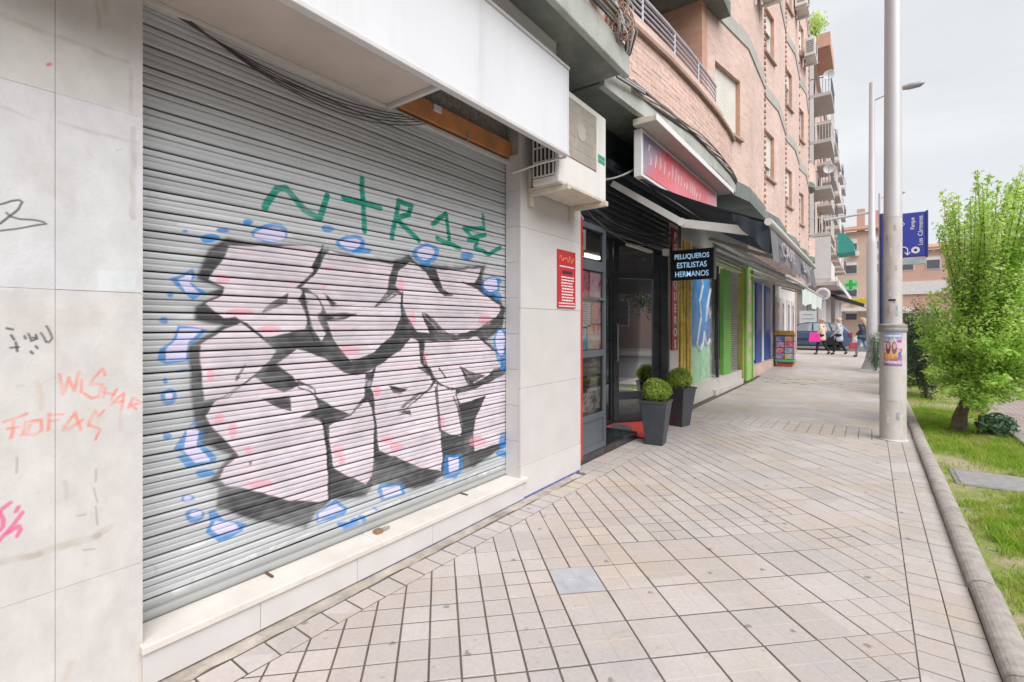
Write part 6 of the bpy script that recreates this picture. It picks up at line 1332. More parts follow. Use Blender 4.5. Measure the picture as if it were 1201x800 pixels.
bx('white_frame', (-2.995, 18.05, .38), (-2.95, 18.5, 3.0), WHITE, bs); bx('fascia', (-3.1, 15.7, 3.2), (-2.86, 20.6, 3.7), MATS['shop_fascia_grey'], bs)
ws = thing('white_shop', 'white shopfront with pale doors at the far end of the row', 'shopfront', (-2.95, 24.0, 0.0))
bx('wall', (-3.4, 20.62, .1), (-2.98, 27.1, 3.7), M('white_wall', (.68, .66, .65), .7, var=.06, dirt=.2), ws)
for y in (21.2, 22.5, 24.2, 25.7):
    d_ = sub('door', ws); bx('leaf', (-2.978, y, .25), (-2.94, y + .85, 2.7), M('pale_door', (.55, .53, .52), .5, var=.1), d_, .006); bx('pane', (-2.939, y + .2, 1.0), (-2.934, y + .65, 2.5), M('dull_glass', (.18, .19, .2), .15), d_)
bx('trim', (-2.978, 20.65, .1), (-2.93, 20.8, 3.6), DK, ws)

# grey awning of the green shop, pale awning farther on
GRC = M('grey_canvas', (.26, .255, .23), .85, var=.12, vscale=3, bmp=.2, bscale=120); PALC = M('pale_canvas', (.60, .60, .56), .85, var=.08, vscale=3)
def small_awning(label, y0, y1, back, front, cm, arms):
    t = thing('awning', label, 'awning', (back[0], (y0 + y1) / 2, back[1]))
    o = canvas_mesh(y0, y1, back, front, .03).build('canvas', cm, t, smooth=60); md = o.modifiers.new('thick', 'SOLIDIFY'); md.thickness = .004
    MB().tube([(front[0] + .01, y0 - .04, front[1] - .02), (front[0] + .01, y1 + .04, front[1] - .02)], .03, 10).build('front_bar', ALU, t, smooth=40); MB().tube([(back[0] - .02, y0 - .04, back[1] + .01), (back[0] - .02, y1 + .04, back[1] + .01)], .05, 10).build('roller', ALU, t, smooth=40)
    for ya in arms: arm_box((back[0], ya, back[1] - .16), (front[0] - .02, ya + .1, front[1] - .08), .02, .03, ALU, 'arm', t)
    return t
a2 = small_awning('grey canvas awning with pale bars over the green shop doorway', 11.2, 15.0, (-2.80, 3.46), (-1.38, 2.62), GRC, (11.28, 14.7))
a3 = small_awning('pale awning with striped hanging valance over the blue shop', 15.3, 22.0, (-2.84, 3.22), (-1.52, 2.70), PALC, (15.38, 18.5, 21.7))
m_, nt, b = base_mat('striped_valance'); wv = nt.nodes.new('ShaderNodeTexWave'); wv.bands_direction = 'Y'; wv.inputs['Scale'].default_value = 1.6
g_ = nt.nodes.new('ShaderNodeNewGeometry'); nt.links.new(g_.outputs['Position'], wv.inputs['Vector']); nt.links.new(mix(nt, (.72, .74, .72), (.50, .62, .56), ramp(nt, wv.outputs['Fac'], .45, .55)), b.inputs['Base Color']); b.inputs['Roughness'].default_value = .85
V = []
for i in range(31):
    y = 15.35 + 6.6 * i / 30
    for j in range(5): t = j / 4; V.append((-1.51 + .03 * math.sin(i * .8) * t, y, 2.66 - (.48 + .06 * math.sin(i * .5)) * t))
MB().add(V, [(i * 5 + j, (i + 1) * 5 + j, (i + 1) * 5 + j + 1, i * 5 + j + 1) for i in range(30) for j in range(4)]).build('valance', m_, a3, smooth=60)

# toy vending stand on the pavement
zg = gz(20)
vd = thing('vending_machine', 'colourful capsule vending stand with red base on the pavement', 'vending machine', (-2.45, 20.0, zg))
bx('cabinet', (-2.78, 19.7, zg + .12), (-2.20, 20.3, zg + 1.12), M('vend_frame', (.10, .09, .12), .4), vd, .01)
cols = [(.65, .02, .3), (.02, .2, .7), (.8, .22, .01), (.3, .05, .5), (.75, .55, .02), (.65, .03, .03), (.02, .4, .5), (.75, .15, .4)]
for k in range(8):
    i, j = k % 2, k // 2; bx('window', (-2.75 + i * .275, 19.69, zg + .28 + j * .205), (-2.505 + i * .275, 19.7, zg + .46 + j * .205), mat_photo('capsule_%d' % k, [cols[k], (.6, .55, .6), cols[(k + 3) % 8], cols[(k + 5) % 8]], 9, k), vd)
    bx('window', (-2.2, 19.72 + i * .28, zg + .28 + j * .205), (-2.19, 19.97 + i * .28, zg + .46 + j * .205), MATS['capsule_%d' % k], vd)
bx('green_band', (-2.785, 19.688, zg + .17), (-2.19, 20.31, zg + .25), M('vend_green', (.1, .5, .15), .5), vd); bx('base', (-2.74, 19.74, zg), (-2.24, 20.26, zg + .12), M('vend_red', (.6, .09, .04), .5), vd, .02)
MB().prism([(-2.82, 19.68, zg + 1.13), (-2.16, 19.68, zg + 1.13), (-2.2, 19.68, zg + 1.28), (-2.78, 19.68, zg + 1.28)], (0, .1, 0)).build('header', mat_photo('vend_header', [(.5, .05, .05), (.7, .45, .05), (.1, .05, .05)], 12, 31), vd)
# dish and goods by the blue shop door

# ================================================================= CABLES ON THE SLAB
coil = thing('cable_coil', 'tangled coil of white, brown and black cables hanging at the balcony corner', 'cable', (-1.83, 4.2, 4.3))
CW = M('white_cable', (.62, .60, .57), .6); CBR = M('brown_cable', (.33, .16, .09), .6)
random.seed(9)
for k in range(26):
    c_ = (-1.85 + random.uniform(-.03, .06), 4.16 + random.uniform(-.03, .03), 4.42 + random.uniform(-.03, .03)); r1, r2 = random.uniform(.07, .19), random.uniform(.10, .21); t0 = random.uniform(0, 6); til = random.uniform(-.35, .35)
    pts = [(c_[0] + .04 * math.sin(t * 2 + k) + til * .1 * math.sin(t), c_[1] + r1 * math.cos(t) , c_[2] + r2 * math.sin(t + til)) for t in [t0 + i * .33 for i in range(random.randint(14, 20))]]
    MB().tube(pts, random.choice([.0045, .006, .007]), 5).build('cable', [CW, CW, CABG, CBR, CBR, CAB][k % 6], coil, smooth=60)
for k in range(9):   # bundle running down the slab edge and round the corner
    a = (-1.84 + .008 * k, -1.5, 4.34 + .012 * k); MB().tube(sag(a, (-1.84 + .006 * k, 4.2, 4.30 + .012 * k), .05 + .02 * (k % 4), 20, .004), random.choice([.006, .009, .011]), 6).build('cable', [CAB, CABG, CAB, CABG, CBR][k % 5], coil, smooth=60)
for k in range(8):
    y0 = 4.20 + .015 * k; MB().tube([(-1.84, y0, 4.5), (-1.83 + .01 * k, y0 + .05, 4.35), (-1.86, y0 + .12, 4.2), (-1.98, y0 + .16, 4.14 + .006 * k), (-2.08, 4.6, 4.12 + .01 * k), (-2.05, 5.3, 4.2 + .008 * k)], .008, 6).build('cable', [CAB, CABG, CW][k % 3], coil, smooth=60)
wr = thing('cable_bundle', 'grey and black cables running along the bowed slab edge under the brick balcony', 'cable', (-1.95, 7.0, 4.2))
for k in range(7):
    pts = [(on_curve(.6 + i * .235)[0] + .055 + .004 * k + random.uniform(-.004, .006), on_curve(.6 + i * .235)[1], 4.20 + .012 * k - .03 * math.sin(i * .5 + k) + (0 if i < 17 else -.02 * (i - 17))) for i in range(20)]
    MB().tube(pts, random.choice([.007, .010, .012]), 6).build('cable', [CAB, CABG, CABG, CAB][k % 4], wr, smooth=60)
dp = thing('downpipe', 'brown downpipes beside the cable coil at the balcony corner', 'pipe', (-2.0, 4.43, 4.3))
for k, (x, y, r_) in enumerate(((-2.02, 4.25, .035), (-1.97, 4.36, .022), (-2.0, 4.44, .014))): MB().tube([(x, y, 4.26), (x, y, 7.0)], r_, 10).build('pipe', M('pipe_brown', (.42, .27, .19), .6, var=.1) if k == 0 else M('pipe_cream', (.60, .52, .44), .6), dp, smooth=50)
bx('junction_box', (-2.0, 3.86, 4.56), (-1.90, 4.06, 4.74), M('dusty_box', (.33, .31, .28), .8, var=.2, vscale=20), coil, .01)
bx('parapet', (-2.16, -6, 4.22), (-2.03, 4.42, 5.1), BRICK, bld); bx('rail', (-2.1, -6, 5.3), (-2.07, 4.3, 5.33), RAIL, bld)

# ================================================================= POLES, SIGNS
POLE = M('pole_white', (.56, .55, .57), .45, .1, var=.05, vscale=2); 
POLED = M('pole_weathered', (.60, .565, .54), .6, var=.1, vscale=6, dirt=.85, dcol=(.30, .24, .19), dscale=5.5, streak=True, bmp=.2, bscale=60)
px_, py_ = 0.245, 8.62
po = thing('lamp_post', 'thick pale lamp post with peeling posters in front of the tree', 'lamp post', (px_, py_, 0.0))
MB().lathe([(.172, 0), (.172, .012), (.152, .02), (.150, .5), (.152, 1.0), (.150, 1.50), (.0, 1.50)], (px_, py_, 0), 'z', 40).build('sleeve', POLED, po, smooth=40)
MB().lathe([(.153, 1.50), (.162, 1.51), (.164, 1.55), (.155, 1.565), (.163, 1.58), (.158, 1.605), (.112, 1.62), (0.104, 1.625)], (px_, py_, 0), 'z', 40).build('collar', M('collar_grey', (.34, .32, .31), .7, var=.2, vscale=12, dirt=.4), po, smooth=40)
MB().lathe([(.104, 1.62), (.104, 3.10), (0, 3.10)], (px_, py_, 0), 'z', 36).build('lower_shaft', POLED, po, smooth=40)
MB().lathe([(.1065, 3.098), (.105, 3.105), (.086, 9.5), (0, 9.5)], (px_, py_, 0), 'z', 36).build('shaft', POLE, po, smooth=40)
MB().tube([(px_, py_, 9.4), (px_ + .6, py_, 9.8), (px_ + 1.8, py_, 9.95)], .04, 10).build('arm', POLE, po, smooth=40)
MB().lathe([(0, 0), (.12, .02), (.16, .3), (.12, .65), (0, .7)], (px_ + 1.6, py_, 9.95), 'x', 14).build('lamp_head', POLE, po, smooth=40)
def wrap(name, a0, a1, z0, z1, r, mat, parent, c=(px_, py_)):
    V = []; n = 14
    for i in range(n + 1):
        a = a0 + (a1 - a0) * i / n; V += [(c[0] + r * math.cos(a), c[1] + r * math.sin(a), z0), (c[0] + r * math.cos(a), c[1] + r * math.sin(a), z1)]
    return MB().add(V, [(2 * i, 2 * i + 2, 2 * i + 3, 2 * i + 1) for i in range(n)]).build(name, mat, parent, smooth=60)
def wrap_oval(name, a0, a1, z0, z1, r, mat, parent, c=(px_, py_)):
    V = []; n = 16; am, zm = (a0 + a1) / 2, (z0 + z1) / 2
    for k in range(n):
        t = 2 * math.pi * k / n; a = am + (a1 - a0) / 2 * math.cos(t); V.append((c[0] + r * math.cos(a), c[1] + r * math.sin(a), zm + (z1 - z0) / 2 * math.sin(t)))
    V.append((c[0] + r * math.cos(am), c[1] + r * math.sin(am), zm))
    return MB().add(V, [(k, (k + 1) % n, n) for k in range(n)]).build(name, mat, parent)
FA = math.atan2(-py_, -px_)    # side facing the viewer's pavement
wrap('door_panel', FA - .45, FA + .45, .55, 1.0, .1535, M('pole_door', (.62, .59, .565), .55, var=.06, dirt=.4, dcol=(.4, .35, .3), dscale=5), po)
m_, nt, b = base_mat('concert_poster')
g_ = nt.nodes.new('ShaderNodeNewGeometry'); sp2 = nt.nodes.new('ShaderNodeSeparateXYZ'); nt.links.new(g_.outputs['Position'], sp2.inputs[0])
mr = nt.nodes.new('ShaderNodeMapRange'); mr.inputs['From Min'].default_value = 1.04; mr.inputs['From Max'].default_value = 1.49; nt.links.new(sp2.outputs['Z'], mr.inputs['Value'])
r_ = nt.nodes.new('ShaderNodeValToRGB'); e = r_.color_ramp.elements
for k, (p, c_) in enumerate(((0, (.25, .10, .30)), (.12, (.62, .45, .66)), (.2, (.55, .16, .18)), (.34, (.80, .45, .16)), (.55, (.78, .52, .62)), (.76, (.72, .58, .68)), (.84, (.35, .42, .68)), (1.0, (.25, .35, .60)))):
    if k < 2: e[k].position = p; e[k].color = (*c_, 1)
    else: q = e.new(p); q.color = (*c_, 1)
nt.links.new(mr.outputs[0], r_.inputs['Fac'])
cc = mix(nt, r_.outputs['Color'], (.28, .10, .20), ramp(nt, noise(nt, 13, 3, .5, dist=1), .52, .62, (0, 0, 0), (.75,) * 3)); cc = mix(nt, cc, (.8, .72, .6), ramp(nt, noise(nt, 17, 3), .58, .66, (0, 0, 0), (.6,) * 3)); nt.links.new(cc, b.inputs['Base Color']); b.inputs['Roughness'].default_value = .5
pst = wrap('poster', FA - .72, FA + .72, 1.04, 1.49, .1545, m_, None); tag(pst, 'purple and orange poster pasted round the thick lamp post', 'poster')
for nm_, a0_, a1_, z0_, z1_, col_ in (('poster_print', -.52, -.16, 1.20, 1.385, (.20, .06, .10)), ('poster_print', -.45, -.24, 1.27, 1.365, (.72, .45, .36)), ('poster_print', -.08, .26, 1.20, 1.375, (.26, .10, .14)), ('poster_print', .0, .2, 1.265, 1.355, (.76, .50, .40)), ('poster_print', .36, .62, 1.12, 1.24, (.16, .20, .50)), ('poster_print', -.55, .1, 1.135, 1.20, (.85, .42, .12)), ('poster_print', -.6, .6, 1.44, 1.465, (.70, .78, .88)), ('poster_print', -.5, .3, 1.075, 1.10, (.80, .70, .82)), ('poster_print', .3, .6, 1.36, 1.40, (.55, .10, .35))):
    q_ = (wrap_oval if z1_ - z0_ > .08 else wrap)(nm_, FA + a0_, FA + a1_, z0_, z1_, .1552 + .0004 * (z0_ > 1.25), M('print_%d' % int(z0_ * 1000 + a0_ * 100), col_, .5, var=.25, vscale=30), None); q_.parent = pst
for k, (da, z0, dz) in enumerate(((-.5, 1.75, .12), (-.3, 2.0, .05), (.1, 1.9, .06), (-.6, 2.2, .10), (.3, 2.35, .08), (-.2, 2.55, .12), (.4, 1.72, .15), (-.7, 2.75, .1), (.2, 2.9, .08), (-.4, .25, .14), (.35, .3, .1))):
    wrap('sticker_scrap', FA + da - .12, FA + da + .14, z0, z0 + dz, (.1055 if z0 > 1.6 else .1542), M('scrap_%d' % (k % 4), [(.45, .40, .36), (.70, .69, .67), (.36, .40, .42), (.52, .44, .36)][k % 4], .8, var=.25, vscale=20), po)
wrap('warning_mark', FA - .5, FA + .3, 1.93, 1.96, .1058, BPR, po)

def lamp_post(x, y, label, h_=9.35, arm_z=8.9, big=4.1, k=1.0, cross=True):
    z = gz(y); t = thing('lamp_post', label, 'lamp post', (x, y, z), 'slim lamp posts along the kerb')
    MB().lathe([(.42 * k, 0), (.30 * k, .06), (.19 * k, .35), (.15 * k, .6), (.14 * k, big), (.10 * k, big + .25), (.095 * k, big + .26), (.075 * k, h_), (0, h_)], (x, y, z), 'z', 20).build('shaft', POLE, t, smooth=40)
    MB().tube([(x, y, z + arm_z - .15), (x + .5, y, z + arm_z), (x + .85, y, z + arm_z + .05)], .03, 8).build('arm', POLE, t, smooth=40)
    MB().lathe([(0, 0), (.07, .03), (.10, .2), (.09, .45), (0, .58)], (x + .75, y, z + arm_z + .06), 'x', 14).build('lamp_head', M('lamp_grey', (.32, .33, .35), .5), t, smooth=40)
    if cross: MB().tube([(x, y, z + 5.15), (x - 1.3, y, z + 5.05)], .04, 8).build('side_arm', POLE, t, smooth=40)
    return t
lamp_post(0.02, 19.6, 'slim lamp post beside the kerb with a side arm towards the brick building')
lamp_post(0.45, 40.0, 'most distant lamp post seen behind the blue sign', 9.9, 9.7, 4.0, .8, False)
# blue direction sign
BS = M('sign_blue', (.045, .06, .40), .4, var=.05)
sgn = thing('street_sign', 'blue street sign with white upright lettering behind the lamp post', 'sign', (.22, 14.0, 0.0))
bx('panel', (.20, 13.95, 3.12), (.965, 14.06, 4.10), BS, sgn, .012); bx('side_band', (.966, 13.94, 3.10), (1.005, 14.07, 4.12), M('sign_edge', (.03, .05, .25), .5), sgn, .006); bx('lower_panel', (.20, 13.96, 2.95), (.965, 14.05, 3.09), M('sign_grey', (.42, .50, .55), .4), sgn, .006)
MB().tube([(.20, 14.0, 0), (.20, 14.0, 4.15)], .05, 12).build('post', M('sign_post', (.05, .06, .16), .5), sgn, smooth=40)
text('Los', .115, (.91, 13.947, 3.36), (0, 0, 1), (-1, 0, 0), WPR, 'lettering', sgn, .001, 'LEFT', .95, .001); text('Cármenes', .115, (.91, 13.947, 3.56), (0, 0, 1), (-1, 0, 0), WPR, 'lettering', sgn, .001, 'LEFT', .95, .001); text('Parque', .10, (.77, 13.947, 3.72), (0, 0, 1), (-1, 0, 0), WPR, 'lettering', sgn, .001, 'LEFT', .95, .002)
MB().lathe([(.05, 0), (.075, 0), (.075, .003), (.05, .003)], (.79, 13.944, 3.26), 'y', 20).build('symbol', WPR, sgn); MB().lathe([(0, 0), (.028, 0), (.028, .003), (0, .003)], (.79, 13.944, 3.26), 'y', 16).build('symbol', WPR, sgn)
MB().tube([(.50, 13.946, 3.34), (.60, 13.946, 3.34), (.65, 13.946, 3.30), (.65, 13.946, 3.18)], .012, 6).tube([(.60, 13.946, 3.22), (.65, 13.946, 3.16), (.70, 13.946, 3.22)], .012, 6).tube([(.55, 13.946, 3.92), (.60, 13.946, 3.86), (.55, 13.946, 3.80)], .008, 6).build('arrow', WPR, sgn)

# ================================================================= TREE, SHRUBS
BARK = M('bark', (.17, .13, .105), .95, var=.3, vscale=18, dirt=.6, dcol=(.09, .065, .05), dscale=9, bmp=1.0, bscale=45)
TLEAF = mat_leaf('tree_leaf', (.38, .62, .12), (.64, .82, .24), (.68, .84, .28), 14, .62)
tr = thing('tree', 'bushy bright green street tree with upright shoots in the grass strip', 'tree', (1.09, 9.96, 0.0))
trunk = MB()
trunk.tube([(1.06, 9.95, -.05), (1.08, 9.96, .05), (1.10, 9.96, .25), (1.16, 9.96, .5), (1.27, 9.97, .78), (1.38, 9.98, 1.02)], [.14, .095, .07, .065, .06, .045], 12)
trunk.tube([(1.15, 9.96, .5), (1.10, 10.0, .75), (1.07, 10.05, 1.0), (1.03, 10.1, 1.4)], [.07, .055, .045, .03], 10)
trunk.tube([(1.02, 9.9, .0), (1.04, 9.93, .2), (1.12, 9.96, .45)], [.06, .05, .04], 8)
random.seed(4); shoots = []
C = []; N = []
def shoot(base, tip, r0, n_leaf, spread):
    base, tip = Vector(base), Vector(tip); mid = base.lerp(tip, .5) + Vector((random.uniform(-.08, .08), random.uniform(-.08, .08), 0))
    pts = [base, base.lerp(mid, .5), mid, mid.lerp(tip, .5), tip]; trunk.tube(pts, [r0, r0 * .8, r0 * .6, r0 * .4, r0 * .15], 6)
    for _ in range(n_leaf):
        t = random.uniform(.05, 1.0) ** .85; q = base.lerp(mid, t * 2) if t < .5 else mid.lerp(tip, t * 2 - 1)
        sp = spread * (1.0 - .6 * t); d = Vector((random.gauss(0, 1), random.gauss(0, 1), random.gauss(0, .7)))
        C.append(q + d * sp); N.append(d.normalized() * .6 + Vector((0, 0, .7)))
tops = []
for k in range(64):
    a = random.uniform(0, 2 * math.pi); rr = math.sqrt(random.random())
    bx0 = (1.30 + .16 * math.cos(a) * rr, 10.0 + .16 * math.sin(a) * rr, random.uniform(.85, 1.3))
    tip = (1.50 + .82 * math.cos(a) * rr, 10.05 + .85 * math.sin(a) * rr, 3.80 - .50 * rr ** 2 + random.uniform(-.55, .28))
    shoot(bx0, tip, random.uniform(.010, .018), 360, .065); tops.append((bx0, tip))
for k in range(95):   # low side branches that make the broad skirt
    a = random.uniform(0, 2 * math.pi); rr = random.uniform(.55, 1.0); z1 = random.uniform(.42, 2.1)
    bx0 = (1.22 + .1 * math.cos(a), 9.98 + .1 * math.sin(a), random.uniform(.6, 1.2)); tip = (1.42 + .90 * rr * math.cos(a), 10.0 + .88 * rr * math.sin(a), z1)
    shoot(bx0, tip, .013, 300, .10)
for k in range(8000):   # the bushy middle of the crown, thinner towards its core
    d = Vector((random.gauss(0, 1), random.gauss(0, 1), random.gauss(0, 1))).normalized(); rr = random.uniform(.55, 1.0) ** .5 * (1 + .14 * math.sin(d.x * 7 + 2) + .12 * math.sin(d.z * 9 + d.y * 5))
    C.append(Vector((1.50 + .72 * rr * d.x - .10 * (d.z < 0), 10.02 + .75 * rr * d.y, max(.50, 1.60 + 1.05 * rr * d.z)))); N.append(d * .5 + Vector((0, 0, .6)))
trunk.build('trunk', BARK, tr, smooth=60)
me = leaf_mesh(np.array([tuple(c) for c in C]), np.array([tuple(c) for c in N]), .029, 'crown', .8); me.materials.append(TLEAF); o = bpy.data.objects.new('crown', me); COL.objects.link(o); setpar(o, tr)
DLEAF = mat_leaf('dark_leaf', (.022, .05, .022), (.05, .10, .045), None, 16, .2)
def shrub(x, y, rx, ry, h_, n, size, label, mat, name='shrub', cat='shrub', group=None, seed=1):
    rs = np.random.default_rng(seed); z = gz(y); t = thing(name, label, cat, (x, y, z), group)
    d = rs.normal(size=(n, 3)); d /= np.linalg.norm(d, axis=1)[:, None]; r = rs.uniform(.35, 1.05, n) ** .6 * (1 + .14 * np.sin(d[:, 0] * 7 + 1) + .12 * np.sin(d[:, 2] * 9 + d[:, 1] * 6))
    Cc = d * r[:, None] * np.array([rx, ry, h_ / 2]); Cc += np.array([x, y, z + h_ / 2]); Cc[:, 2] = np.maximum(Cc[:, 2], z + .02)
    me = leaf_mesh(Cc, d, size); me.materials.append(mat); o = bpy.data.objects.new('foliage', me); COL.objects.link(o); setpar(o, t)
    st = MB()
    for k in range(7): a = k * .9; st.tube([(x, y, z), (x + rx * .4 * math.cos(a), y + ry * .4 * math.sin(a), z + h_ * .75)], [.03, .008], 6)
    st.build('stem', BARK, t)
    return t
shrub(0.98, 14.2, .42, .8, 1.9, 5500, .035, 'dark green shrub behind the thick lamp post', DLEAF, seed=2)
shrub(1.15, 16.6, .6, 1.0, 1.8, 4500, .04, 'second dark shrub farther along the planting strip', DLEAF, seed=3)
shrub(1.1, 19.8, .6, 1.2, 2.1, 4500, .045, 'third dark shrub near the slim lamp post', DLEAF, seed=5)
BLEAF = mat_leaf('bluish_leaf', (.07, .15, .09), (.16, .27, .17), None, 12, .25)
shrub(1.42, 9.6, .2, .2, .36, 380, .055, 'low bluish green plant with broad leaves at the foot of the tree', BLEAF, 'leafy_plant', 'plant', seed=7)
shrub(0.12, 19.35, .22, .25, 1.3, 700, .04, 'small climbing plant round the base of the slim lamp post', BLEAF, 'leafy_plant', 'plant', seed=8)
# trees further up and on the other side of the road
for k, (x, y, h_, r_) in enumerate(((15.5, 7.6, 6.0, 2.4),)):
    t = thing('tree', ['dark tree across the road mirrored in the salon door glass', 'tree across the road past the tree in the strip', 'farthest tree across the road', 'tree across the road behind the viewer'][k], 'tree', (x, y, gz(y)))
    MB().tube([(x, y, gz(y) - .1), (x + .05, y, h_ * .4), (x, y + .05, h_ * .75)], [.13, .10, .04], 10).build('trunk', BARK, t, smooth=60)
    n = 7000; d = RNG.normal(size=(n, 3)); d /= np.linalg.norm(d, axis=1)[:, None]; r = RNG.uniform(.4, 1.05, n) ** .5 * (1 + .2 * np.sin(d[:, 0] * 6 + k) + .17 * np.sin(d[:, 2] * 8 + d[:, 1] * 5))
    Cc = d * r[:, None] * np.array([r_, r_, h_ * .36]) + np.array([x, y, gz(y) + h_ * .66])
    me = leaf_mesh(Cc, d, .085); me.materials.append(DLEAF); o = bpy.data.objects.new('crown', me); COL.objects.link(o); setpar(o, t)

# ================================================================= PEOPLE
SKIN = M('skin', (.52, .33, .25), .6, var=.05)
def skin_mesh(name, V, Ed, Rad, mat, parent, lv=2):
    me = bpy.data.meshes.new(name); me.from_pydata(V, Ed, []); me.materials.append(mat)
    o = bpy.data.objects.new(name, me); COL.objects.link(o); o.parent = parent
    sk = o.modifiers.new('skin', 'SKIN'); sk.use_smooth_shade = True
    if not me.skin_vertices: return o
    for i, r in enumerate(Rad): me.skin_vertices[0].data[i].radius = r if isinstance(r, tuple) else (r, r)
    me.skin_vertices[0].data[0].use_root = True
    ss = o.modifiers.new('sub', 'SUBSURF'); ss.levels = lv; ss.render_levels = lv
    return o
def chain(*specs):
    """specs: list of (start index or None, [(pos, r), ...]) -> verts, edges, radii"""
    V = []; E_ = []; Rd = []
    for st, pts in specs:
        prev = st
        for p, r in pts:
            V.append(p); Rd.append(r); i = len(V) - 1
            if prev is not None: E_.append((prev, i))
            prev = i
    return V, E_, Rd
def person(label, x, y, rz, h_, coat, legs, shoes, hair, stride=.24, arm=.16, coat_hem=.62, long_hair=False, hood=False):
    z = gz(y); t = thing('person', label, 'person', (0, 0, 0), None)
    s = h_ / 1.68
    def q(a, b_, c): return (a * s, b_ * s, c * s)
    # body: pelvis root, spine, head, legs, arms (one continuous surface, face +y)
    hipz, kz = .88, .47
    LF = [(q(-.09, 0, .84), .075 * s), (q(-.09, stride * .55, kz), .055 * s), (q(-.09, stride * .75, .10), .04 * s), (q(-.09, stride * .75 + .12, .035), (.035 * s, .03 * s))]
    RT = [(q(.09, 0, .84), .075 * s), (q(.09, -stride * .35, kz), .055 * s), (q(.09, -stride * 1.15, .14), .04 * s), (q(.09, -stride * 1.15 + .10, .045), (.035 * s, .03 * s))]
    sp_ = [(q(0, 0, .93), .12 * s), (q(0, .01, 1.12), .115 * s), (q(0, .0, 1.33), .13 * s), (q(0, .0, 1.43), .06 * s), (q(0, .02, 1.50), (.07 * s, .08 * s)), (q(0, .025, 1.58), (.078 * s, .095 * s)), (q(0, .01, 1.66), (.05 * s, .065 * s))]
    AL = [(q(-.17, 0, 1.36), .055 * s), (q(-.22, -.06, 1.12), .042 * s), (q(-.22, arm, .92), .032 * s), (q(-.215, arm + .08, .85), (.022 * s, .04 * s)), (q(-.21, arm + .12, .79), (.015 * s, .03 * s))]
    AR = [(q(.17, 0, 1.36), .055 * s), (q(.22, -.10, 1.12), .042 * s), (q(.22, -.02, .90), .032 * s), (q(.215, .02, .82), (.022 * s, .04 * s)), (q(.21, .03, .76), (.015 * s, .03 * s))]
    V, E_, Rd = chain((None, sp_), (0, LF), (0, RT), (2, AL), (2, AR))
    skin_mesh('body', V, E_, Rd, SKIN, t)
    # nose
    MB().prism([q(-.012, .105, 1.545), q(.012, .105, 1.545), q(0, .10, 1.59)], q(0, .03, -.005)).build('nose', SKIN, None).parent = t
    for sx in (-1, 1): MB().lathe([(0, 0), (.009 * s, .002), (.009 * s, .006), (0, .009)], q(sx * .032, .105, 1.585), 'y', 8).build('eye', BPR, None).parent = t
    V, E_, Rd = chain((None, [(q(0, 0, .92), .135 * s)]), (0, [(p, (r if isinstance(r, tuple) else r * 1.32)) for p, r in LF[:3]]), (0, [(p, (r if isinstance(r, tuple) else r * 1.32)) for p, r in RT[:3]]))
    skin_mesh('trousers', V, E_, Rd, legs, t)
    V, E_, Rd = chain((None, [(q(0, .0, 1.12), (.17 * s, .15 * s)), (q(0, .0, 1.30), (.185 * s, .15 * s)), (q(0, 0, 1.40), (.11 * s, .10 * s)), (q(0, .0, 1.45), (.085 * s, .08 * s))]), (0, [(q(0, 0, .92), (.185 * s, .165 * s)), (q(0, 0, coat_hem + .1), (.20 * s, .19 * s)), (q(0, 0, coat_hem), (.205 * s, .195 * s))]),
                     (1, [(q(-.18, 0, 1.33), .085 * s), (q(-.235, -.06, 1.12), .070 * s), (q(-.225, arm * .9, .935), .055 * s)]), (1, [(q(.18, 0, 1.33), .085 * s), (q(.235, -.10, 1.12), .070 * s), (q(.225, -.03, .92), .055 * s)]))
    skin_mesh('coat', V, E_, Rd, coat, t)
    for L in (LF, RT):
        a, b_ = L[2][0], L[3][0]; V, E_, Rd = chain((None, [((a[0], a[1], a[2] + .02), .05 * s), ((a[0], a[1] - .01, max(.05 * s, a[2] - .05)), .05 * s), (b_, (.042 * s, .038 * s))]))
        skin_mesh('shoe', V, E_, Rd, shoes, t, 1)
    if hood: hp = [(q(0, -.01, 1.62), .115 * s), (q(0, -.04, 1.52), .125 * s), (q(0, -.05, 1.42), .11 * s)]
    elif long_hair: hp = [(q(0, .0, 1.645), .098 * s), (q(0, -.03, 1.56), .112 * s), (q(0, -.06, 1.46), .12 * s), (q(0, -.08, 1.34), (.13 * s, .07 * s)), (q(0, -.09, 1.24), (.10 * s, .045 * s))]
    else: hp = [(q(0, .0, 1.645), .098 * s), (q(0, -.03, 1.57), .108 * s), (q(0, -.035, 1.50), .09 * s)]
    V, E_, Rd = chain((None, hp)); skin_mesh('hair' if not hood else 'hood', V, E_, Rd, hair, t)
    t.location = (x, y, z); t.rotation_euler = (0, 0, rz)
    return t
def bag(label, x, y, z, w_, h_, mat, rz=0, col='bag'):
    t = thing('handbag', label, 'bag', (0, 0, 0))
    MB().hexa([(-w_ / 2, -.05, 0), (w_ / 2, -.05, 0), (w_ / 2, .05, 0), (-w_ / 2, .05, 0), (-w_ * .42, -.025, h_), (w_ * .42, -.025, h_), (w_ * .42, .025, h_), (-w_ * .42, .025, h_)]).build('body', mat, t, .015)
    MB().tube([(-w_ * .25, 0, h_ - .01), (-w_ * .2, 0, h_ + .12), (0, 0, h_ + .17), (w_ * .2, 0, h_ + .12), (w_ * .25, 0, h_ - .01)], .008, 6).build('strap', mat, t, smooth=60)
    t.location = (x, y, z); t.rotation_euler = (0, 0, rz)
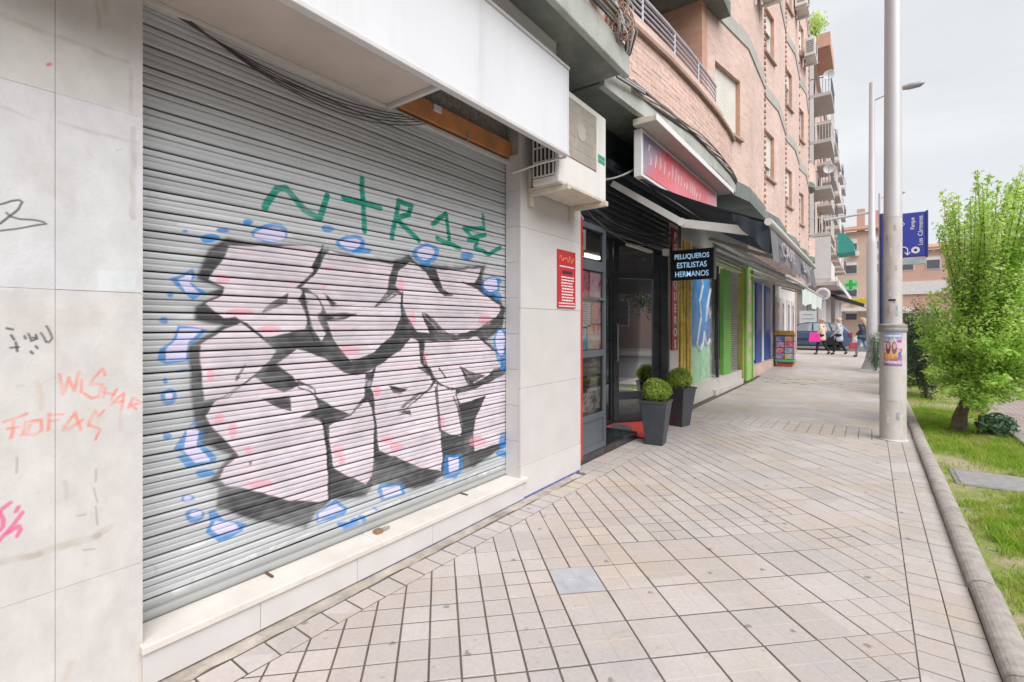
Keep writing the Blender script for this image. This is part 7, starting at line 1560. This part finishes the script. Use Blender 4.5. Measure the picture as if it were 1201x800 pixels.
CREAM = M('coat_cream', (.66, .52, .40), .85, var=.08); GREYC = M('coat_grey', (.46, .50, .56), .85, var=.08); DARKC = M('coat_dark', (.035, .045, .065), .8, var=.15); JEAN = M('jeans', (.16, .28, .42), .85, var=.12); BLK = M('black_cloth', (.02, .02, .024), .85); PALEB = M('coat_pale_blue', (.42, .52, .64), .85)
BLOND = M('hair_blond', (.48, .34, .20), .6, var=.2, vscale=30); GREYH = M('hair_grey', (.50, .46, .42), .6, var=.15); DKH = M('hair_dark', (.05, .035, .03), .5)
person('woman in a cream coat and black trousers walking with a pink bag', -1.80, 26.0, R(80), 1.66, CREAM, BLK, BLK, BLOND)
bag('bright pink shopping bag held by the woman in cream', -2.05, 25.75, gz(26) + .58, .46, .40, M('bag_pink', (.85, .04, .36), .5), 0)
person('person in a long pale grey coat and black trousers walking left', -1.17, 26.2, R(85), 1.68, GREYC, BLK, BLK, GREYH, coat_hem=.58)
person('person in a dark jacket and blue jeans with long blond hair', -.30, 25.2, R(72), 1.70, DARKC, JEAN, BLK, BLOND, long_hair=True, coat_hem=.70)
bag('dark red handbag held by the person in jeans', -.62, 25.05, gz(25) + .36, .30, .26, M('bag_red', (.40, .03, .06), .5), .3)

# ================================================================= CAR
car = thing('parked_car', 'grey blue hatchback car crossing behind the walkers', 'car', (-2.9, 30.4, .30))
CARP = M('car_paint', (.09, .15, .26), .25, .3, var=.04); TYRE = M('tyre', (.02, .02, .02), .85); RIM = M('alloy', (.42, .43, .45), .35, .7); CGL = M('car_glass', (.42, .50, .54), .08, .5, var=.1); PLA = M('plastic_black', (.025, .025, .028), .6)  # car glass tint is pale blue: sky reflection put into its colour
def car_profile(y0, y1, pts, inset_top=0.0, zmid=.95):
    mb = MB(); n = len(pts); L = []
    for yy, sgn in ((y0, 1), (y1, -1)): L += [(x, yy + sgn * inset_top * max(0, (z - zmid)) , z) for x, z in pts]
    mb.add(L, [tuple(range(n)), tuple(range(n, 2 * n))[::-1]] + [(i, (i + 1) % n, n + (i + 1) % n, n + i) for i in range(n)])
    return mb
zc_ = .30; x0 = -5.0   # front of the car to the left, length 4.25
def cx(a): return x0 + a
lower = [(cx(.0), zc_ + .45), (cx(.04), zc_ + .28), (cx(.3), zc_ + .2), (cx(3.95), zc_ + .2), (cx(4.2), zc_ + .30), (cx(4.25), zc_ + .55), (cx(4.22), zc_ + .85), (cx(4.1), zc_ + .98), (cx(1.3), zc_ + .95), (cx(.5), zc_ + .82), (cx(.1), zc_ + .66)]
car_profile(29.6, 31.3, lower, .12, .5).build('body', CARP, car, .05, seg=3)
cab = [(cx(1.15), zc_ + .93), (cx(1.9), zc_ + 1.38), (cx(2.3), zc_ + 1.46), (cx(3.2), zc_ + 1.45), (cx(3.8), zc_ + 1.30), (cx(4.12), zc_ + .96)]
car_profile(29.66, 31.24, cab, .30, .9).build('roof', CARP, car, .04, seg=3)
for a in ([(1.42, .99), (1.98, 1.34), (2.5, 1.40), (2.5, .99)], [(2.58, .99), (2.58, 1.40), (3.2, 1.39), (3.35, .99)], [(3.42, 1.0), (3.3, 1.37), (3.62, 1.30), (3.9, 1.02)]):
    MB().prism([(cx(p), 29.644 + .30 * (z_ + zc_ - .9) * .75, zc_ + z_) for p, z_ in a], (0, -.012, 0)).build('side_window', CGL, car)
MB().prism([(cx(1.30), 29.8, zc_ + 1.0), (cx(1.94), 29.86, zc_ + 1.385), (cx(1.94), 31.04, zc_ + 1.385), (cx(1.30), 31.1, zc_ + 1.0)], (-.03, 0, .03)).build('windscreen', CGL, car)
for xw in (.82, 3.42):
    for yw in (29.58, 31.14):
        wh = sub('wheel', car); MB().lathe([(.2, 0), (.31, .0), (.325, .03), (.325, .17), (.31, .2), (.2, .2)], (cx(xw), yw, zc_ + .325), 'y', 28).build('tyre', TYRE, wh, smooth=40)
        MB().lathe([(0, .01), (.05, .0), (.19, .03), (.2, .0), (.21, .02), (.21, .18), (0, .18)], (cx(xw), yw, zc_ + .325), 'y', 20).build('rim', RIM, wh, smooth=40)
        MB().lathe([(.34, .0), (.40, .012), (.40, .02), (.34, .02)], (cx(xw), 29.585 if yw < 30 else 31.3, zc_ + .34), 'y', 24).build('arch', PLA, wh)
MB().box((cx(1.45), 29.48, zc_ + .98), (cx(1.62), 29.62, zc_ + 1.08)).build('mirror', CARP, car, .03); bx('sill_trim', (cx(.4), 29.58, zc_ + .2), (cx(3.9), 29.60, zc_ + .28), PLA, car); bx('rub_strip', (cx(1.2), 29.590, zc_ + .55), (cx(3.0), 29.602, zc_ + .60), PLA, car)
for xd in (2.35, 3.2): bx('door_handle', (cx(xd), 29.60, zc_ + .82), (cx(xd + .16), 29.63, zc_ + .85), CARP, car, .008)
MB().box((cx(4.10), 29.62, zc_ + .72), (cx(4.245), 29.78, zc_ + .93)).build('tail_light', M('tail_red', (.5, .03, .05), .2), car, .02); MB().box((cx(.05), 29.68, zc_ + .55), (cx(.4), 29.82, zc_ + .70)).build('headlight', M('lamp_clear', (.7, .7, .7), .1), car, .02)

# ================================================================= FAR BUILDINGS
B2 = M('b2_pink_render', (.60, .46, .41), .85, var=.08, vscale=1, dirt=.2); B2W = M('b2_white', (.66, .64, .63), .7, var=.06, vscale=1, dirt=.3, dcol=(.45, .42, .40)); B2S = M('b2_slab', (.50, .46, .43), .8, var=.1, vscale=2); IRON = M('railing_dark', (.16, .15, .17), .5)
b2 = thing('apartment_building', 'tall pink apartment block with stacked projecting balconies beyond the side street', 'building', (-4.0, 34.5, .4))
wb = MB(); holes = []
for k in range(6): pass
zf = [4.2, 6.95, 9.75, 12.55, 15.35]
L2 = 30.0
hs_ = []
for z in zf:
    for yy in (.6, 2.2, 5.4, 7.4, 10.2, 12.2, 15.4, 17.4, 20.4, 22.4, 25.4, 27.4): hs_.append((yy / L2, (yy + 1.2) / L2, z + (.25 if (int(yy * 10) % 3) else 1.0), z + 2.2))
seg_wall(wb, (-3.0, 34.5), (-3.0, 34.5 + L2), 4.2, 18.2, hs_); wb.box((-14, 34.5, 4.2), (-3.001, 34.6, 18.2)); wb.box((-14, 34.6, 18.0), (-2.8, 64.5, 18.2)); wb.build('wall', B2, b2)
bk = MB(); bk.box((-3.6, 34.7, 4.2), (-3.4, 64.5, 18.0)); bk.build('interior', M('b2_dark', (.13, .12, .12), .6, var=.3, vscale=.8), b2)
for z in zf:
    for n_, yb in enumerate((34.45, 39.3, 44.3, 49.3, 54.3, 59.3)):
        bl = sub('balcony', b2); y1_ = yb + 3.3; xo = -1.9 if n_ == 0 else -2.15
        bx('slab', (-3.0, yb, z - .02), (xo, y1_, z + .20), B2S, bl, .015)
        solid = (n_ + int(z)) % 3 == 0 and n_ > 0
        if n_ == 0 and z in (4.2,): bx('parapet', (xo - .1, yb, z + .2), (xo, y1_, z + 1.15), B2W, bl); bx('parapet', (-3.0, yb, z + .2), (xo - .1, yb + .1, z + 1.15), B2W, bl); bx('glazing', (-3.0, yb + .02, z + 1.15), (xo - .02, yb + .06, z + 2.7), B2W, bl)
        elif solid: bx('parapet', (xo - .1, yb, z + .2), (xo, y1_, z + 1.1), B2W, bl); bx('parapet', (-3.0, yb, z + .2), (xo - .1, yb + .1, z + 1.1), B2W, bl)
        else:
            rl = MB(); rl.box((xo - .05, yb, z + 1.1), (xo, y1_, z + 1.15)); rl.box((-3.0, yb, z + 1.1), (xo - .05, yb + .05, z + 1.15))
            for k in range(15): rl.box((xo - .035, yb + .1 + k * .22, z + .2), (xo - .015, yb + .125 + k * .22, z + 1.1))
            for k in range(7): rl.box((-2.95 + k * .15, yb + .015, z + .2), (-2.925 + k * .15, yb + .035, z + 1.1))
            rl.build('railing', IRON if (n_ + int(z)) % 2 else B2W, bl)
bx('divider', (-3.0, 34.46, 4.4), (-2.8, 34.62, 18.0), B2W, b2); bx('roof_parapet', (-3.2, 34.3, 18.2), (-1.95, 38.2, 19.0), BRICK_O, b2)
bx('ground_floor', (-14, 34.6, .4), (-3.3, 64.5, 4.15), M('b2_ground', (.42, .40, .39), .7, var=.15, vscale=.6), b2); bx('canopy_slab', (-6, 34.2, 3.95), (-1.6, 64.5, 4.18), B2S, b2, .02); bx('canopy_trim', (-1.62, 34.15, 3.90), (-1.50, 64.5, 4.22), B2W, b2)
for y in (35.0, 40, 45, 50, 55): bx('column', (-2.6, y, .4), (-2.25, y + .35, 3.95), B2W, b2)
for k, y in enumerate((36, 41, 46, 51, 56)): bx('shop_window', (-3.3, y, .6), (-3.26, y + 3.4, 3.2), M('dull_glass', (.18, .19, .2), .15), b2)
SOF = M('dish_white', (.62, .62, .62), .5)
def dish(x, y, z, label):
    t = thing('satellite_dish', label, 'satellite dish', (x, y, z), 'satellite dishes on the balconies'); MB().lathe([(0, .05), (.12, .04), (.21, .01), (.29, -.03), (.28, -.04), (.2, -.0), (0, .035)], (x, y, z), 'y', 20).build('reflector', SOF, t, smooth=50)
    MB().tube([(x, y - .03, z - .3), (x, y - .35, z)], .015, 6).build('feed_arm', GALV, t); MB().tube([(x, y + .05, z - .6), (x, y + .05, z)], .03, 6).build('mast', GALV, t)
dish(-2.0, 34.2, 16.4, 'white satellite dish on the upper balcony of the pink block'); dish(-2.0, 34.2, 10.85, 'white satellite dish on the middle balcony of the pink block')
# teal awning, pharmacy cross, shop signs, white board, dark canopy
ta = thing('awning', 'teal balcony awning on the pink apartment block', 'awning', (-2.1, 46.0, 7.0))
MB().prism([(-2.1, 45.0, 8.75), (-1.5, 45.0, 8.5), (-1.05, 45.0, 7.8), (-1.0, 45.0, 7.2), (-2.1, 45.0, 7.1)], (0, 3.0, 0)).build('canvas', M('teal_canvas', (.05, .33, .29), .8, var=.12), ta)
cr = thing('pharmacy_cross', 'green pharmacy cross sign projecting from the far building', 'sign', (-1.05, 38.0, 4.2))
GRN = M('cross_green', (.02, .42, .09), .4); 
MB().box((-1.14, 37.95, 3.90), (-.96, 38.05, 4.50)).box((-1.35, 37.952, 4.11), (-1.141, 38.048, 4.29)).box((-.959, 37.952, 4.11), (-.75, 38.048, 4.29)).build('cross', GRN, cr, .02); MB().lathe([(.33, .0), (.38, .0), (.38, .06), (.33, .06)], (-1.05, 37.97, 4.2), 'y', 24).build('ring', M('cross_pale', (.25, .6, .3), .4), cr); bx('arm', (-1.9, 37.98, 4.18), (-1.36, 38.02, 4.22), GALV, cr)
ys_ = thing('shop_sign', 'yellow shop sign below the green cross', 'sign', (-.65, 45.0, 3.3)); bx('panel', (-1.25, 44.95, 3.15), (.05, 45.05, 3.62), M('sign_yellow', (.75, .55, .03), .5), ys_, .02); bx('bracket', (-1.6, 44.98, 3.35), (-1.25, 45.02, 3.42), GALV, ys_)
wbd = thing('signboard', 'white signboard behind the grey car', 'sign', (-3.05, 34.1, .4)); bx('board', (-3.5, 34.05, 1.35), (-2.62, 34.12, 2.45), M('board_white', (.72, .72, .72), .5, var=.03), wbd, .01)
for z, w_ in ((2.2, .5), (1.95, .65), (1.7, .3)): bx('print_line', (-3.06 - w_ / 2, 34.043, z), (-3.06 + w_ / 2, 34.049, z + .05), M('board_grey', (.35, .36, .38), .6), wbd)
for x in (-3.4, -2.72): bx('leg', (x - .03, 34.06, .4), (x + .03, 34.11, 1.35), GALV, wbd)
rs_ = thing('round_sign', 'round white shop sign at the corner of the pink block', 'sign', (-2.3, 33.9, 3.5)); MB().lathe([(0, 0), (.34, 0), (.38, .04), (.38, .16), (.34, .2), (0, .2)], (-2.3, 33.85, 3.42), 'y', 28).build('disc', B2W, rs_, smooth=40); MB().lathe([(.22, 0), (.25, 0), (.25, .01), (.22, .01)], (-2.3, 33.84, 3.42), 'y', 24).build('ring', MATS['board_grey'], rs_)
dc = thing('awning', 'dark awning over the pavement under the yellow sign', 'awning', (-1.6, 42.0, 3.3)); MB().prism([(-2.2, 39.5, 3.75), (-.35, 39.5, 3.0), (-.35, 39.5, 2.9), (-2.2, 39.5, 3.6)], (0, 6.0, 0)).build('canvas', CANV, dc); bx('front_bar', (-.38, 39.4, 2.84), (-.30, 45.6, 2.92), ALU, dc)
# far block closing the street
fb = thing('apartment_building', 'low beige apartment block with chimneys closing the end of the street', 'building', (4.0, 70.0, .4))
FBM = M('far_beige', (.60, .45, .36), .85, var=.06, vscale=.3); FBP = M('far_pink', (.56, .36, .29), .85, var=.06, vscale=.3)
f_ = MB(); f_.box((-9, 70, .36), (2.2, 82, 12.6)); f_.build('wall', FBM, fb); bx('wall', (2.201, 69.4, .36), (18, 82, 9.8), FBP, fb); bx('white_band', (2.2, 69.2, 5.0), (18, 69.39, 6.4), M('far_white', (.66, .65, .63), .7), fb); bx('side_wall', (18.0, 69.9, .36), (34, 82, 12.0), FBM, fb)
RT_ = M('roof_tile', (.45, .24, .17), .85, var=.12, vscale=.8)
MB().prism([(-9.5, 69.5, 12.6), (2.6, 69.5, 12.6), (2.6, 76, 14.0), (-9.5, 76, 14.0)], (0, 0, .25)).build('roof', RT_, fb); MB().prism([(2.6, 69.0, 9.8), (18.4, 69.0, 9.8), (18.4, 76, 11.0), (2.6, 76, 11.0)], (0, 0, .25)).build('roof', RT_, fb)
for x, z in ((-1.0, 15.6), (.4, 15.2), (-4, 15.0)): bx('chimney', (x - .4, 72, 12.8), (x + .4, 72.8, z), FBP, fb)
for fl in range(4):
    for x in (-7.5, -5.6, -3.4, -1.9, .4, 3.2, 5.4, 7.6, 9.8, 12.0):
        z = 2.2 + fl * 2.75; yy = 70 if x < 2.2 else 69.4
        if z + 1.5 > (12.4 if x < 2.2 else 9.5) or (x > 2.2 and 4.6 < z + .7 < 6.6): continue
        w_ = sub('window', fb); bx('frame', (x - .62, yy - .05, z - .05), (x + .62, yy - .003, z + 1.35), M('far_frame', (.58, .56, .54), .6), w_); bx('pane', (x - .54, yy - .06, z + .02), (x + .54, yy - .052, z + .75 + .1 * (fl % 3)), M('far_glass', (.10, .11, .13), .1), w_)
        if fl % 2: bx('air_unit', (x + .1, yy - .45, z - .75), (x + .8, yy - .1, z - .2), ACW, w_)
        bx('blind', (x - .54, yy - .062, z + .76 + .1 * (fl % 3)), (x + .54, yy - .054, z + 1.28), BLIND, w_)
bx('shop_canopy', (-9, 68.4, 3.2), (3.0, 69.98, 3.6), M('far_white', (.66, .65, .63), .7), fb)
opp = thing('apartment_building', 'brick apartment block across the road seen in the shop glass', 'building', (24.0, 10.0, 0.0))
ob = MB(); ob.box((22, -14, -.2), (32, 40, 13)); ob.build('wall', M('opposite_brick', (.30, .22, .19), .9, var=.15, vscale=.5), opp)
for fl in range(4):
    for k in range(13):
        y = -12 + k * 4; w_ = sub('window', opp); bx('pane', (21.93, y, 1.6 + fl * 2.9), (21.96, y + 1.6, 3.2 + fl * 2.9), MATS['far_glass'], w_); bx('frame', (21.962, y - .1, 1.5 + fl * 2.9), (21.998, y + 1.7, 3.3 + fl * 2.9), MATS['far_frame'], w_)
# plants spilling from the corner balcony of the brick building
shrub(-1.75, 22.3, .35, .5, .9, 700, .06, 'green plants on the highest corner balcony of the brick building', TLEAF, 'balcony_plant', 'plant', seed=12).location.z += 0
pln = bpy.data.objects['balcony_plant']; pln.location = (pln.location.x, pln.location.y, 12.9)
for ch in pln.children: ch.matrix_parent_inverse = Matrix.Translation((1.75, -22.3, -gz(22.3)))
